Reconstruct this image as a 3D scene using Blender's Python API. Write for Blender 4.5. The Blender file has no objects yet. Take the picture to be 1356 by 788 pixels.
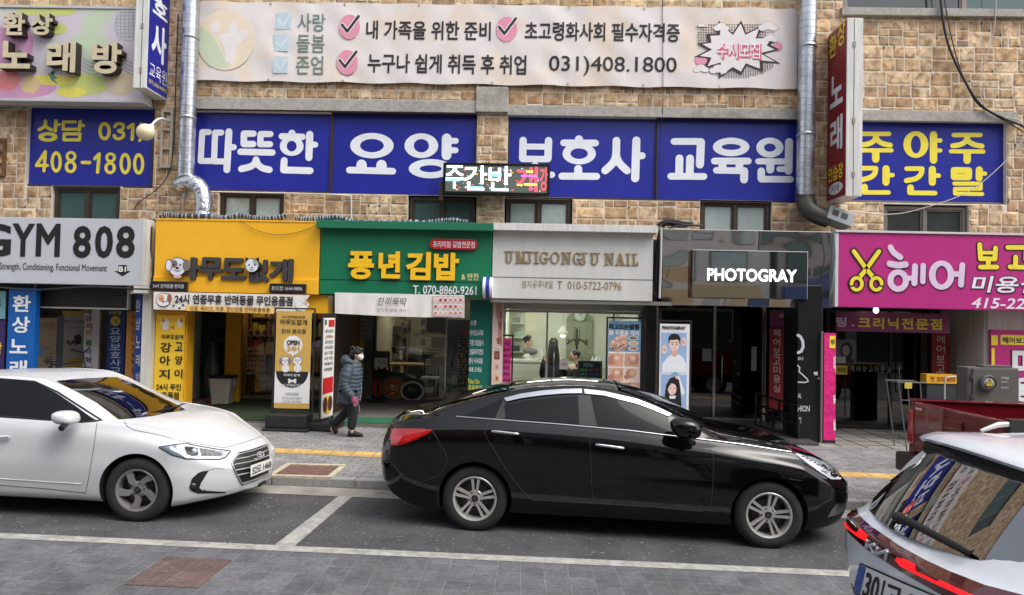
import bpy, bmesh, math, random
from mathutils import Vector, Matrix
from mathutils.bvhtree import BVHTree
random.seed(7)
PI = math.pi
SC = bpy.context.scene
COL = SC.collection
# ---------------------------------------------------------------- camera
F_PX, CX, CY = 940.0, 678.0, 394.0
CAM = Vector((0, 0, 2.12))
_ps, _th, _rh = .021, .027, .021
FW = Vector((-math.sin(_ps)*math.cos(_th), math.cos(_ps)*math.cos(_th), math.sin(_th)))
_r0 = Vector((math.cos(_ps), math.sin(_ps), 0)); _u0 = _r0.cross(FW)
RT = _r0*math.cos(_rh) + _u0*math.sin(_rh); UP = RT.cross(FW)
cd = bpy.data.cameras.new('camera'); cam = bpy.data.objects.new('camera', cd); COL.objects.link(cam)
cd.sensor_width = 36; cd.lens = 36*F_PX/1356; cd.clip_end = 500; cd.clip_start = .05
cam.matrix_world = Matrix(((RT.x, UP.x, -FW.x, CAM.x), (RT.y, UP.y, -FW.y, CAM.y), (RT.z, UP.z, -FW.z, CAM.z), (0, 0, 0, 1)))
SC.camera = cam
# ---------------------------------------------------------------- sky, sun, exposure
wd = bpy.data.worlds.new('World'); SC.world = wd; wd.use_nodes = True
wn = wd.node_tree; bg = wn.nodes['Background']
sky = wn.nodes.new('ShaderNodeTexSky'); sky.sky_type = 'NISHITA'; sky.sun_disc = False
SUN_EL, SUN_AZ = math.radians(55), math.radians(122)     # azimuth clockwise from +Y: behind the camera, a little to its left
sky.sun_elevation = SUN_EL; sky.sun_rotation = SUN_AZ; sky.air_density = 1.0; sky.dust_density = 4.0; sky.ozone_density = 1.0
hs = wn.nodes.new('ShaderNodeHueSaturation'); hs.inputs['Saturation'].default_value = .35
wn.links.new(sky.outputs[0], hs.inputs['Color']); wn.links.new(hs.outputs[0], bg.inputs['Color'])
bg.inputs['Strength'].default_value = .15
sl = bpy.data.lights.new('sun', 'SUN'); sun = bpy.data.objects.new('sun', sl); COL.objects.link(sun)
sl.energy = .6; sl.angle = math.radians(40); sl.color = (1, .95, .88)
sdir = Vector((math.sin(SUN_AZ)*math.cos(SUN_EL), math.cos(SUN_AZ)*math.cos(SUN_EL), math.sin(SUN_EL)))
sun.rotation_euler = sdir.to_track_quat('Z', 'Y').to_euler(); sun.location = (0, -5, 20)
vs = SC.view_settings; vs.view_transform = 'Standard'; vs.look = 'None'; vs.gamma = 1; vs.exposure = 1.05
SC.cycles.max_bounces = 6; SC.cycles.transparent_max_bounces = 12; SC.cycles.caustics_reflective = False; SC.cycles.caustics_refractive = False
SC.cycles.sample_clamp_indirect = 4

def ray(px, py): return FW*F_PX + RT*(px-CX) - UP*(py-CY)
def at(px, py, Y):
    d = ray(px, py); return CAM + d*(Y/d.y)
SLOPE = .0165
def gz(x): return -SLOPE*x
def ground(px, py, z0=0.0):
    d = ray(px, py); t = (z0-CAM.z)/(d.z + SLOPE*d.x); return CAM + d*t
# ---------------------------------------------------------------- materials
def S(r, g, b):
    f = lambda c: ((c/255+.055)/1.055)**2.4 if c > 10 else c/255/12.92
    return (f(r), f(g), f(b), 1)
_M = {}
def mat(name, col, rough=.5, metal=0, var=.12, scale=5, bump=0, bscale=30, coat=0, spec=.5, rvar=.0, streak=False, tint=False, tvar=None, soot=0):
    if name in _M: return _M[name]
    m = bpy.data.materials.new(name); m.use_nodes = True; nt = m.node_tree; b = nt.nodes['Principled BSDF']
    b.inputs['Roughness'].default_value = rough; b.inputs['Metallic'].default_value = metal
    b.inputs['Specular IOR Level'].default_value = spec
    b.inputs['Coat Weight'].default_value = coat; b.inputs['Coat Roughness'].default_value = .02
    tc = nt.nodes.new('ShaderNodeTexCoord'); mp = nt.nodes.new('ShaderNodeMapping'); nt.links.new(tc.outputs['Object'], mp.inputs[0])
    if streak: mp.inputs['Scale'].default_value = (3, 3, .25)
    nz = nt.nodes.new('ShaderNodeTexNoise'); nz.inputs['Scale'].default_value = scale; nz.inputs['Detail'].default_value = 6; nz.inputs['Roughness'].default_value = .65
    nt.links.new(mp.outputs[0], nz.inputs[0])
    mr = nt.nodes.new('ShaderNodeMapRange'); mr.inputs[1].default_value = .3; mr.inputs[2].default_value = .7
    mr.inputs[3].default_value = 1-var*1.6; mr.inputs[4].default_value = 1+var*.6
    nt.links.new(nz.outputs[0], mr.inputs[0])
    mx = nt.nodes.new('ShaderNodeVectorMath'); mx.operation = 'SCALE'
    if tint:
        at_ = nt.nodes.new('ShaderNodeVertexColor'); at_.layer_name = 'tint'; nt.links.new(at_.outputs[0], mx.inputs[0])
    else: mx.inputs[0].default_value = col[:3]
    nt.links.new(mr.outputs[0], mx.inputs['Scale'])
    src = mx.outputs[0]
    if tvar:                                   # a second tone in irregular patches
        n2 = nt.nodes.new('ShaderNodeTexNoise'); n2.inputs['Scale'].default_value = tvar[1]; n2.inputs['Detail'].default_value = 8
        nt.links.new(tc.outputs['Object'], n2.inputs[0])
        r2 = nt.nodes.new('ShaderNodeMapRange'); r2.inputs[1].default_value = tvar[2]; r2.inputs[2].default_value = tvar[2]+.12
        r2.inputs[4].default_value = tvar[3]; nt.links.new(n2.outputs[0], r2.inputs[0])
        mm = nt.nodes.new('ShaderNodeMix'); mm.data_type = 'RGBA'; mm.inputs[7].default_value = tvar[0]
        nt.links.new(src, mm.inputs[6]); nt.links.new(r2.outputs[0], mm.inputs[0]); src = mm.outputs[2]
    if soot:                                   # dark weather streaks running down
        m3 = nt.nodes.new('ShaderNodeMapping'); m3.inputs['Scale'].default_value = (1.3, 1.3, .28); nt.links.new(tc.outputs['Object'], m3.inputs[0])
        n3 = nt.nodes.new('ShaderNodeTexNoise'); n3.inputs['Scale'].default_value = 1.6; n3.inputs['Detail'].default_value = 9; n3.inputs['Roughness'].default_value = .7; nt.links.new(m3.outputs[0], n3.inputs[0])
        r3 = nt.nodes.new('ShaderNodeMapRange'); r3.inputs[1].default_value = .56; r3.inputs[2].default_value = .74; r3.inputs[4].default_value = soot; nt.links.new(n3.outputs[0], r3.inputs[0])
        k3 = nt.nodes.new('ShaderNodeMix'); k3.data_type = 'RGBA'; k3.inputs[7].default_value = S(66, 58, 50); nt.links.new(src, k3.inputs[6]); nt.links.new(r3.outputs[0], k3.inputs[0]); src = k3.outputs[2]
    nt.links.new(src, b.inputs['Base Color'])
    if rvar:
        rr = nt.nodes.new('ShaderNodeMapRange'); rr.inputs[3].default_value = max(0, rough-rvar); rr.inputs[4].default_value = rough+rvar
        nt.links.new(nz.outputs[0], rr.inputs[0]); nt.links.new(rr.outputs[0], b.inputs['Roughness'])
    if bump:
        nb = nt.nodes.new('ShaderNodeTexNoise'); nb.inputs['Scale'].default_value = bscale; nb.inputs['Detail'].default_value = 5
        nt.links.new(tc.outputs['Object'], nb.inputs[0])
        bp = nt.nodes.new('ShaderNodeBump'); bp.inputs['Strength'].default_value = 1; bp.inputs['Distance'].default_value = bump
        nt.links.new(nb.outputs[0], bp.inputs['Height']); nt.links.new(bp.outputs[0], b.inputs['Normal'])
    _M[name] = m; return m
def emit(name, col, st):
    if name in _M: return _M[name]
    m = bpy.data.materials.new(name); m.use_nodes = True; b = m.node_tree.nodes['Principled BSDF']
    b.inputs['Base Color'].default_value = col; b.inputs['Emission Color'].default_value = col; b.inputs['Emission Strength'].default_value = st
    _M[name] = m; return m
def glass(name, tint=(.9, .93, .92, 1), ior=1.5, rough=0.0):
    if name in _M: return _M[name]
    m = bpy.data.materials.new(name); m.use_nodes = True; nt = m.node_tree; nt.nodes.clear()
    o = nt.nodes.new('ShaderNodeOutputMaterial'); mx = nt.nodes.new('ShaderNodeMixShader'); tr = nt.nodes.new('ShaderNodeBsdfTransparent')
    gl = nt.nodes.new('ShaderNodeBsdfGlossy'); fr = nt.nodes.new('ShaderNodeFresnel')
    tr.inputs[0].default_value = tint; gl.inputs['Roughness'].default_value = rough; fr.inputs[0].default_value = ior
    nt.links.new(fr.outputs[0], mx.inputs[0]); nt.links.new(tr.outputs[0], mx.inputs[1]); nt.links.new(gl.outputs[0], mx.inputs[2]); nt.links.new(mx.outputs[0], o.inputs[0])
    _M[name] = m; return m
def simple(r, g, b, rough=.5, var=.06):        # plain printed or painted colour
    return mat('paint_%d_%d_%d_%d' % (r, g, b, rough*100), S(r, g, b), rough, var=var, scale=3)
# ---------------------------------------------------------------- objects
WM = {}
def tag(o, label, cat, group=None, kind=None):
    if label: o['label'] = label
    if cat: o['category'] = cat
    if group: o['group'] = group
    if kind: o['kind'] = kind
    return o
def thing(name, label, cat, loc, group=None, M=None):
    o = bpy.data.objects.new(name, None); COL.objects.link(o); o.empty_display_size = .2
    mw = M if M is not None else Matrix.Translation(Vector(loc)); o.matrix_basis = mw; WM[o] = mw
    return tag(o, label, cat, group)
class MB:
    def __init__(s): s.v = []; s.f = []; s.m = []; s.c = []; s.sm = []
    def add(s, vs, fs, m=0, c=None, sm=False):
        k = len(s.v); s.v += [tuple(v) for v in vs]
        for f in fs: s.f.append([i+k for i in f]); s.m.append(m); s.c.append(c); s.sm.append(sm)
        return s
    def quad(s, a, b, c, d, m=0, col=None): return s.add([a, b, c, d], [(0, 1, 2, 3)], m, col)
    def box(s, x0, x1, y0, y1, z0, z1, m=0, M=None):
        vs = [Vector((x, y, z)) for x in (x0, x1) for y in (y0, y1) for z in (z0, z1)]
        if M is not None: vs = [M @ v for v in vs]
        return s.add(vs, [(0, 1, 3, 2), (4, 6, 7, 5), (0, 4, 5, 1), (2, 3, 7, 6), (0, 2, 6, 4), (1, 5, 7, 3)], m)
    def bar(s, a, b, w, h, m=0, up=Vector((0, 0, 1))):
        a = Vector(a); b = Vector(b); d = (b-a).normalized(); x = d.cross(up)
        if x.length < 1e-4: x = d.cross(Vector((0, 1, 0)))
        x.normalize(); u = x.cross(d); vs = []
        for p in (a, b):
            for sx, sz in ((-1, -1), (1, -1), (1, 1), (-1, 1)): vs.append(p + x*(sx*w/2) + u*(sz*h/2))
        return s.add(vs, [(3, 2, 1, 0), (4, 5, 6, 7), (0, 1, 5, 4), (1, 2, 6, 5), (2, 3, 7, 6), (3, 0, 4, 7)], m)
    def tube(s, pts, r, n=10, m=0, cap=True, closed=False):
        pts = [Vector(p) for p in pts]; N = len(pts); rs = r if isinstance(r, (list, tuple)) else [r]*N
        vs = []; pu = None
        for i, p in enumerate(pts):
            d = (pts[(i+1) % N] if (closed or i < N-1) else p) - (pts[i-1] if (closed or i > 0) else p)
            d.normalize()
            if pu is None:
                pu = Vector((0, 0, 1)) if abs(d.z) < .9 else Vector((1, 0, 0))
            pu = (pu - d*pu.dot(d)).normalized(); x = d.cross(pu)
            for k in range(n):
                a = 2*PI*k/n; vs.append(p + (pu*math.sin(a) + x*math.cos(a))*rs[i])
        fs = []
        for i in range(N if closed else N-1):
            j = (i+1) % N
            for k in range(n): fs.append((i*n+k, i*n+(k+1) % n, j*n+(k+1) % n, j*n+k))
        s.add(vs, fs, m, None, True)
        if cap and not closed:
            s.add(vs[:n], [tuple(range(n-1, -1, -1))], m); s.add(vs[-n:], [tuple(range(n))], m)
        return s
    def lathe(s, prof, O, ax, n=32, m=0):      # prof: (radius, along axis)
        O = Vector(O); ax = Vector(ax).normalized(); a = ax.orthogonal().normalized(); b = ax.cross(a); vs = []
        for r, h in prof:
            for k in range(n): t = 2*PI*k/n; vs.append(O + ax*h + (a*math.cos(t)+b*math.sin(t))*r)
        fs = [(i*n+k, i*n+(k+1) % n, (i+1)*n+(k+1) % n, (i+1)*n+k) for i in range(len(prof)-1) for k in range(n)]
        return s.add(vs, fs, m, None, True)
    def ell(s, c, r, m=0, nu=16, nv=10, M=None, p=1.0):
        vs = []; c = Vector(c); q = lambda t: math.copysign(abs(t)**p, t)
        for j in range(nv+1):
            ph = -PI/2 + PI*j/nv
            for k in range(nu):
                t = 2*PI*k/nu; v = Vector((q(math.cos(ph))*q(math.cos(t))*r[0], q(math.cos(ph))*q(math.sin(t))*r[1], q(math.sin(ph))*r[2]))
                vs.append(c + (M @ v if M is not None else v))
        fs = [(j*nu+k, j*nu+(k+1) % nu, (j+1)*nu+(k+1) % nu, (j+1)*nu+k) for j in range(nv) for k in range(nu)]
        return s.add(vs, fs, m, None, True)
    def loft(s, rings, m=0, cap=True, sm=True, closed=True):
        n = len(rings[0]); vs = [p for r in rings for p in r]
        fs = [(i*n+k, i*n+(k+1) % n, (i+1)*n+(k+1) % n, (i+1)*n+k) for i in range(len(rings)-1) for k in range(n if closed else n-1)]
        s.add(vs, fs, m, None, sm)
        if cap: s.add(rings[0], [tuple(range(n-1, -1, -1))], m); s.add(rings[-1], [tuple(range(n))], m)
        return s
    def mesh(s, name, mats, bevel=0, sharp=None, seg=2):
        me = bpy.data.meshes.new(name); me.from_pydata(s.v, [], s.f); me.update()
        for x in (mats if isinstance(mats, (list, tuple)) else [mats]): me.materials.append(x)
        for i, p in enumerate(me.polygons): p.material_index = s.m[i]; p.use_smooth = s.sm[i]
        if any(c is not None for c in s.c):
            ca = me.color_attributes.new('tint', 'FLOAT_COLOR', 'CORNER')
            for i, p in enumerate(me.polygons):
                c = s.c[i] or (1, 1, 1, 1)
                for li in p.loop_indices: ca.data[li].color = c
        if bevel or sharp is not None:
            bm = bmesh.new(); bm.from_mesh(me); bmesh.ops.remove_doubles(bm, verts=bm.verts, dist=1e-5)
            bmesh.ops.recalc_face_normals(bm, faces=bm.faces)
            if bevel:
                ed = [e for e in bm.edges if len(e.link_faces) == 2 and e.calc_face_angle(0) > .5]
                bmesh.ops.bevel(bm, geom=ed, offset=bevel, segments=seg, affect='EDGES', profile=.6, clamp_overlap=True)
            bm.to_mesh(me); bm.free()
        if sharp is not None:
            for p in me.polygons: p.use_smooth = True
            me.set_sharp_from_angle(angle=math.radians(sharp))
        return me
    def build(s, name, mats, parent=None, bevel=0, sharp=None, label=None, cat=None, group=None, kind=None, local=False, seg=2):
        me = s.mesh(name, mats, bevel, sharp, seg); o = bpy.data.objects.new(name, me); COL.objects.link(o)
        if parent is not None:
            o.parent = parent
            if local: WM[o] = WM[parent]
            else: o.matrix_basis = WM[parent].inverted(); WM[o] = Matrix.Identity(4)
            if label: o['label'] = label
        else:
            lo = Vector((min(v.co.x for v in me.vertices), min(v.co.y for v in me.vertices), min(v.co.z for v in me.vertices)))
            hi = Vector((max(v.co.x for v in me.vertices), max(v.co.y for v in me.vertices), lo.z))
            T = Matrix.Translation((lo+hi)/2); me.transform(T.inverted()); o.matrix_basis = T; WM[o] = T
            tag(o, label, cat, group, kind)
        return o
PEND_TEXT, PEND_MOD, TEMP = [], [], []
# ---------------------------------------------------------------- boards: a flat frame in the place, addressed by metres or by where it stands in the photograph
def smooth(pts, n=8):
    P = [Vector(p) for p in pts]; out = []
    for i in range(len(P)-1):
        a, b, c, d = P[max(0, i-1)], P[i], P[i+1], P[min(len(P)-1, i+2)]
        for k in range(n):
            s_ = k/n; out.append(.5*((2*b)+(c-a)*s_+(2*a-5*b+4*c-d)*s_*s_+(3*b-a-3*c+d)*s_**3))
    out.append(P[-1]); return out
class Board:
    def __init__(s, O, eu, ev, W, H):
        s.O = Vector(O); s.eu = Vector(eu).normalized(); s.ev = Vector(ev).normalized(); s.n = s.eu.cross(s.ev); s.W = W; s.H = H
    def p(s, u, v, w=0): return s.O + s.eu*u + s.ev*v + s.n*w
    def uv(s, px, py):
        d = ray(px, py); t = (s.O-CAM).dot(s.n)/d.dot(s.n); q = CAM + d*t - s.O
        return q.dot(s.eu), q.dot(s.ev)
    def rect(s, r):
        x0, y0, x1, y1 = r; xm, ym = (x0+x1)/2, (y0+y1)/2
        return s.uv(x0, ym)[0], s.uv(xm, y1)[1], s.uv(x1, ym)[0], s.uv(xm, y0)[1]
    def slab(s, mb, r, w0, w1, m=0):           # r in metres u0,v0,u1,v1
        u0, v0, u1, v1 = r; vs = [s.p(u, v, w) for u in (u0, u1) for v in (v0, v1) for w in (w0, w1)]
        mb.add(vs, [(0, 1, 3, 2), (4, 6, 7, 5), (0, 4, 5, 1), (2, 3, 7, 6), (0, 2, 6, 4), (1, 5, 7, 3)], m)
    def prism(s, mb, pts, w0, w1, m=0):
        n = len(pts); a = sum(pts[i][0]*pts[(i+1) % n][1]-pts[(i+1) % n][0]*pts[i][1] for i in range(n))
        if a < 0: pts = pts[::-1]
        vs = [s.p(u, v, w1) for u, v in pts] + [s.p(u, v, w0) for u, v in pts]
        mb.add(vs, [tuple(range(n))] + [(i, i+n, (i+1) % n+n, (i+1) % n) for i in range(n)], m)
    def pxprism(s, mb, pts, w0, w1, m=0): s.prism(mb, [s.uv(*q) for q in pts], w0, w1, m)
    def oval(s, mb, cx, cy, rx, ry, w0, w1, m=0, n=28, a0=0, a1=2*PI):     # pixel centre and radii
        c = s.uv(cx, cy); ex = s.uv(cx+rx, cy)[0]-c[0]; ey = s.uv(cx, cy-ry)[1]-c[1]
        full = a1-a0 > 6.2; k = n if full else n+1
        s.prism(mb, [(c[0]+ex*math.cos(a0+(a1-a0)*i/n), c[1]+ey*math.sin(a0+(a1-a0)*i/n)) for i in range(k)], w0, w1, m)
    def line(s, mb, pts, wd, w0, w1, m=0, px=True):                        # a drawn stroke, round ends
        q = [s.uv(*a) for a in pts] if px else pts
        for i in range(len(q)-1):
            a, b = Vector(q[i]), Vector(q[i+1]); d = b-a
            if d.length < 1e-6: continue
            t = math.atan2(d.y, d.x); out = []
            for k in range(7): an = t-PI/2+PI*k/6; out.append((b.x+math.cos(an)*wd/2, b.y+math.sin(an)*wd/2))
            for k in range(7): an = t+PI/2+PI*k/6; out.append((a.x+math.cos(an)*wd/2, a.y+math.sin(an)*wd/2))
            s.prism(mb, out, w0, w1+i*.0003, m)
    def strokes(s, parent, items, ox, oy, sc, m, w0=0, w1=.005, grow=0, name='lettering', dx=0, dy=0):
        """Hand-cut round lettering: ('l' or 'c', width, points) strokes and ('o', cx, cy, outer rx, ry, inner rx, ry) rings."""
        mb = MB(); q = lambda u, v: (ox+dx+u/sc, oy+dy+v/sc); k = (s.uv(ox+10, oy)[0]-s.uv(ox, oy)[0])/10/sc; z = 0
        for it in items:
            z = (z+1) % 7
            if it[0] == 'o':
                _, cx, cy, ra, rb, ri, rj = it; g = grow; n = 40
                for i in range(n):
                    a0, a1 = 2*PI*i/n, 2*PI*(i+1)/n; P = [((ra+g)*math.cos(a0), (rb+g)*math.sin(a0)), ((ra+g)*math.cos(a1), (rb+g)*math.sin(a1)), ((ri-g)*math.cos(a1), (rj-g)*math.sin(a1)), ((ri-g)*math.cos(a0), (rj-g)*math.sin(a0))]
                    s.prism(mb, [s.uv(*q(cx+x, cy+y)) for x, y in P], w0, w1+z*.0004)
            else:
                pts = it[2]
                if it[0] == 'c': pts = [(p.x, p.y) for p in smooth([Vector((a, b, 0)) for a, b in pts], 5)]
                s.line(mb, [q(*p) for p in pts], (it[1]+2*grow)*k, w0, w1+z*.0004)
        return mb.build(name, m, parent)
    def text(s, parent, body, r, m, bold=0, rnd=False, depth=.003, w=.004, side=None, px=True, name='lettering', space=1.0, line=1.0, shear=0, warp=None, local=False):
        rr = s.rect(r) if px else r
        PEND_TEXT.append(dict(b=s, parent=parent, body=body, r=rr, m=m, bold=bold, rnd=rnd, depth=depth, w=w, side=side, name=name, space=space, line=line, shear=shear, warp=warp, local=local))
def fboard(px0, py0, px1, py1, Y):             # a board parallel to the facade
    xm, ym = (px0+px1)/2, (py0+py1)/2
    x0 = at(px0, ym, Y).x; x1 = at(px1, ym, Y).x; z0 = at(xm, py1, Y).z; z1 = at(xm, py0, Y).z
    return Board((x0, Y, z0), (1, 0, 0), (0, 0, 1), x1-x0, z1-z0)
def text_mesh(ob_eval, bold, rnd):
    me = bpy.data.meshes.new_from_object(ob_eval)
    P = [(v.co.x, v.co.y) for v in me.vertices]; F = [tuple(p.vertices) for p in me.polygons]; bpy.data.meshes.remove(me)
    key = {}; rep = []; Q = []
    for p in P:
        k = (round(p[0], 5), round(p[1], 5))
        if k not in key: key[k] = len(Q); Q.append(p)
        rep.append(key[k])
    F2 = []
    for f in F:
        g = []
        for i in f:
            if not g or rep[i] != g[-1]: g.append(rep[i])
        if len(g) > 1 and g[0] == g[-1]: g.pop()
        if len(set(g)) < 3: continue
        a = sum(Q[g[i]][0]*Q[g[(i+1) % len(g)]][1]-Q[g[(i+1) % len(g)]][0]*Q[g[i]][1] for i in range(len(g)))
        if a < 0: g = g[::-1]
        F2.append(g)
    de = set()
    for f in F2:
        for i in range(len(f)): de.add((f[i], f[(i+1) % len(f)]))
    nxt = {}
    for a, b in de:
        if (b, a) not in de: nxt[a] = b
    V = [(x, y, 0.0) for x, y in Q]; faces = [list(f) for f in F2]; rim = []
    done = set()
    for st in list(nxt):
        if st in done: continue
        loop = []; c = st
        while c in nxt and c not in done: done.add(c); loop.append(c); c = nxt[c]
        if len(loop) < 3: continue
        if not bold:
            for i in range(len(loop)): rim.append((loop[i], loop[(i+1) % len(loop)]))
            continue
        ring = []; L = len(loop)
        for i in range(L):
            a, b, c2 = Q[loop[i-1]], Q[loop[i]], Q[loop[(i+1) % L]]
            d1 = Vector((b[0]-a[0], b[1]-a[1])); d2 = Vector((c2[0]-b[0], c2[1]-b[1]))
            if d1.length < 1e-7 or d2.length < 1e-7: d1 = d2 if d1.length < 1e-7 else d1; d2 = d1 if d2.length < 1e-7 else d2
            d1.normalize(); d2.normalize(); n1 = Vector((d1.y, -d1.x)); n2 = Vector((d2.y, -d2.x))
            cr = d1.x*d2.y-d1.y*d2.x; ang = math.acos(max(-1, min(1, d1.dot(d2))))
            if cr > 0 and ang > .6 and rnd:
                a0 = math.atan2(n1.y, n1.x)
                out = [(b[0]+bold*math.cos(a0+ang*k/4), b[1]+bold*math.sin(a0+ang*k/4)) for k in range(5)]
            else:
                nn = n1+n2
                nn = n1 if nn.length < 1e-4 else nn.normalized()
                q = bold/max(.5, nn.dot(n1)); out = [(b[0]+nn.x*q, b[1]+nn.y*q)]
            ids = []
            for o in out: ids.append(len(V)); V.append((o[0], o[1], -.2-.2*(i % 4)))
            ring.append(ids)
        for i in range(L):
            j = (i+1) % L; ia, ib = loop[i], loop[j]
            A = ring[i]
            for k in range(len(A)-1): faces.append([ia, A[k], A[k+1]]); rim.append((A[k], A[k+1]))
            faces.append([ia, A[-1], ring[j][0], ib]); rim.append((A[-1], ring[j][0]))
    return V, faces, rim
def finish():
    todo = []
    for t in PEND_TEXT:
        f = bpy.data.curves.new('tmp', 'FONT'); f.body = t['body']; f.size = 1; f.resolution_u = 3; f.align_x = 'CENTER'
        f.space_character = t['space']; f.space_line = t['line']; f.shear = t['shear']
        o = bpy.data.objects.new('tmp', f); COL.objects.link(o); todo.append(o)
    bpy.context.view_layer.update(); dg = bpy.context.evaluated_depsgraph_get()
    for t, o in zip(PEND_TEXT, todo):
        V, faces, rim = text_mesh(o.evaluated_get(dg), t['bold'], t['rnd'])
        if not V: continue
        x0 = min(v[0] for v in V); x1 = max(v[0] for v in V); y0 = min(v[1] for v in V); y1 = max(v[1] for v in V)
        b = t['b']; u0, v0, u1, v1 = t['r']; sx = (u1-u0)/max(1e-6, x1-x0); sy = (v1-v0)/max(1e-6, y1-y0)
        mb = MB(); pts = []; D = t['depth']
        for x, y, z in V:
            u = u0+(x-x0)*sx; v = v0+(y-y0)*sy; w = t['w']+D+z*.0012
            if t['warp']: pts.append(t['warp'](u, v, w))
            else: pts.append(b.p(u, v, w))
        mb.add(pts, faces, 0)
        if D > .008:
            k = len(pts); back = [p - b.n*D for p in pts]
            mb.add(pts+back, [(j, i, i+k, j+k) for i, j in rim], 1)
        ob = mb.build(t['name'], [t['m'], t['side'] or t['m']], t['parent'], local=t['local'])
    for o in PEND_MOD:
        me = bpy.data.meshes.new_from_object(o.evaluated_get(dg)); mats = [s for s in o.data.materials]
        o.modifiers.clear(); o.data = me
        for p in me.polygons: p.use_smooth = True
        if not me.materials:
            for s in mats: me.materials.append(s)
        if o.get('_sharp'): me.set_sharp_from_angle(angle=o['_sharp']); del o['_sharp']
    for o in todo+TEMP: bpy.data.objects.remove(o)
# ================================================================ the ground
def paver(name, c1, c2, mort, bw, rh, off=.5, msz=.008, var=.15, rough=.8, bias=0.0, patch=None, rot=0, bump=.004):
    m = bpy.data.materials.new(name); m.use_nodes = True; nt = m.node_tree; b = nt.nodes['Principled BSDF']
    tc = nt.nodes.new('ShaderNodeTexCoord'); mp = nt.nodes.new('ShaderNodeMapping'); mp.inputs['Rotation'].default_value[2] = rot
    nt.links.new(tc.outputs['Object'], mp.inputs[0])
    wn_ = nt.nodes.new('ShaderNodeTexNoise'); wn_.inputs['Scale'].default_value = 1.3
    nt.links.new(mp.outputs[0], wn_.inputs[0])
    wa = nt.nodes.new('ShaderNodeMix'); wa.data_type = 'RGBA'; wa.blend_type = 'LINEAR_LIGHT'; wa.inputs[0].default_value = .02
    nt.links.new(mp.outputs[0], wa.inputs[6]); nt.links.new(wn_.outputs[1], wa.inputs[7])
    br = nt.nodes.new('ShaderNodeTexBrick'); br.offset = off; br.inputs['Scale'].default_value = 1; br.inputs['Brick Width'].default_value = bw
    br.inputs['Row Height'].default_value = rh; br.inputs['Mortar Size'].default_value = msz; br.inputs['Mortar Smooth'].default_value = .3; br.inputs['Bias'].default_value = bias
    br.inputs['Color1'].default_value = c1; br.inputs['Color2'].default_value = c2; br.inputs['Mortar'].default_value = mort
    nt.links.new(wa.outputs[2], br.inputs[0])
    src = br.outputs[0]
    def noise(scale, lo, hi, t0=.3, t1=.7, det=8):
        nonlocal src
        n = nt.nodes.new('ShaderNodeTexNoise'); n.inputs['Scale'].default_value = scale; n.inputs['Detail'].default_value = det; nt.links.new(tc.outputs['Object'], n.inputs[0])
        r = nt.nodes.new('ShaderNodeMapRange'); r.inputs[1].default_value = t0; r.inputs[2].default_value = t1; r.inputs[3].default_value = lo; r.inputs[4].default_value = hi; nt.links.new(n.outputs[0], r.inputs[0])
        v = nt.nodes.new('ShaderNodeVectorMath'); v.operation = 'SCALE'; nt.links.new(src, v.inputs[0]); nt.links.new(r.outputs[0], v.inputs['Scale']); src = v.outputs[0]
    noise(1.1, 1-var, 1+var); noise(4.5, .8, 1.15); noise(22, .75, 1.2); noise(90, .85, 1.35, .45, .75, 3)
    nt.links.new(src, b.inputs['Base Color']); b.inputs['Roughness'].default_value = rough
    bp = nt.nodes.new('ShaderNodeBump'); bp.inputs['Distance'].default_value = bump; bp.invert = True
    nt.links.new(br.outputs[1], bp.inputs['Height']); nt.links.new(bp.outputs[0], b.inputs['Normal'])
    return m
def strip(name, Y0, Y1, z, m, X0=-60, X1=60, kind='structure', nx=2):
    mb = MB(); mb.quad((X0, Y0, gz(X0)+z), (X1, Y0, gz(X1)+z), (X1, Y1, gz(X1)+z), (X0, Y1, gz(X0)+z))
    me = mb.mesh(name, m); o = bpy.data.objects.new(name, me); COL.objects.link(o); WM[o] = Matrix.Identity(4)
    o['kind'] = kind; return o
M_LANE = paver('lane_pavers', S(100, 100, 103), S(86, 87, 91), S(112, 112, 113), .2, .19, .0, .006, rot=0, var=.24)
M_ASPH = mat('asphalt', S(76, 76, 78), .85, var=.28, scale=2.2, bump=.006, bscale=160, tvar=(S(178, 178, 176), 30, .63, .9), soot=.3)
M_SIDE = paver('sidewalk_pavers', S(146, 145, 143), S(126, 126, 125), S(92, 91, 89), .22, .11, .5, .007, var=.16)
M_TACT = paver('tactile_pavers', S(205, 168, 98), S(190, 156, 96), S(128, 112, 84), .3, .3, .0, .008, var=.18)
M_CONC = mat('concrete', S(150, 146, 138), .9, var=.25, scale=3, bump=.004, bscale=60, tvar=(S(96, 92, 86), 5, .6, .5))
M_GRAN = mat('granite_kerb', S(150, 150, 148), .75, var=.2, scale=30, bump=.003, bscale=90)
M_LINE = mat('road_line', S(164, 163, 158), .8, var=.3, scale=9, tvar=(S(116, 116, 116), 22, .6, .7))
KY = 8.47
strip('road', -7.5, 6.36, 0, M_LANE)
strip('parking_strip', 6.36, 8.08, 0, M_ASPH)
strip('gutter', 8.08, KY, .004, M_CONC)
strip('road_edge_line', 6.2, 6.345, .004, M_LINE)
SW = .105
strip('sidewalk', KY+.17, 12.3, SW, M_SIDE)
TY = ground(430, 599.5, SW).y
strip('tactile_path', TY-.17, TY+.17, SW+.004, M_TACT)
strip('pavement_behind', -30, -7.5, .12, M_SIDE)
mb = MB()
kx = ground(414, 640, 0).x
x = -40.0
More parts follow.
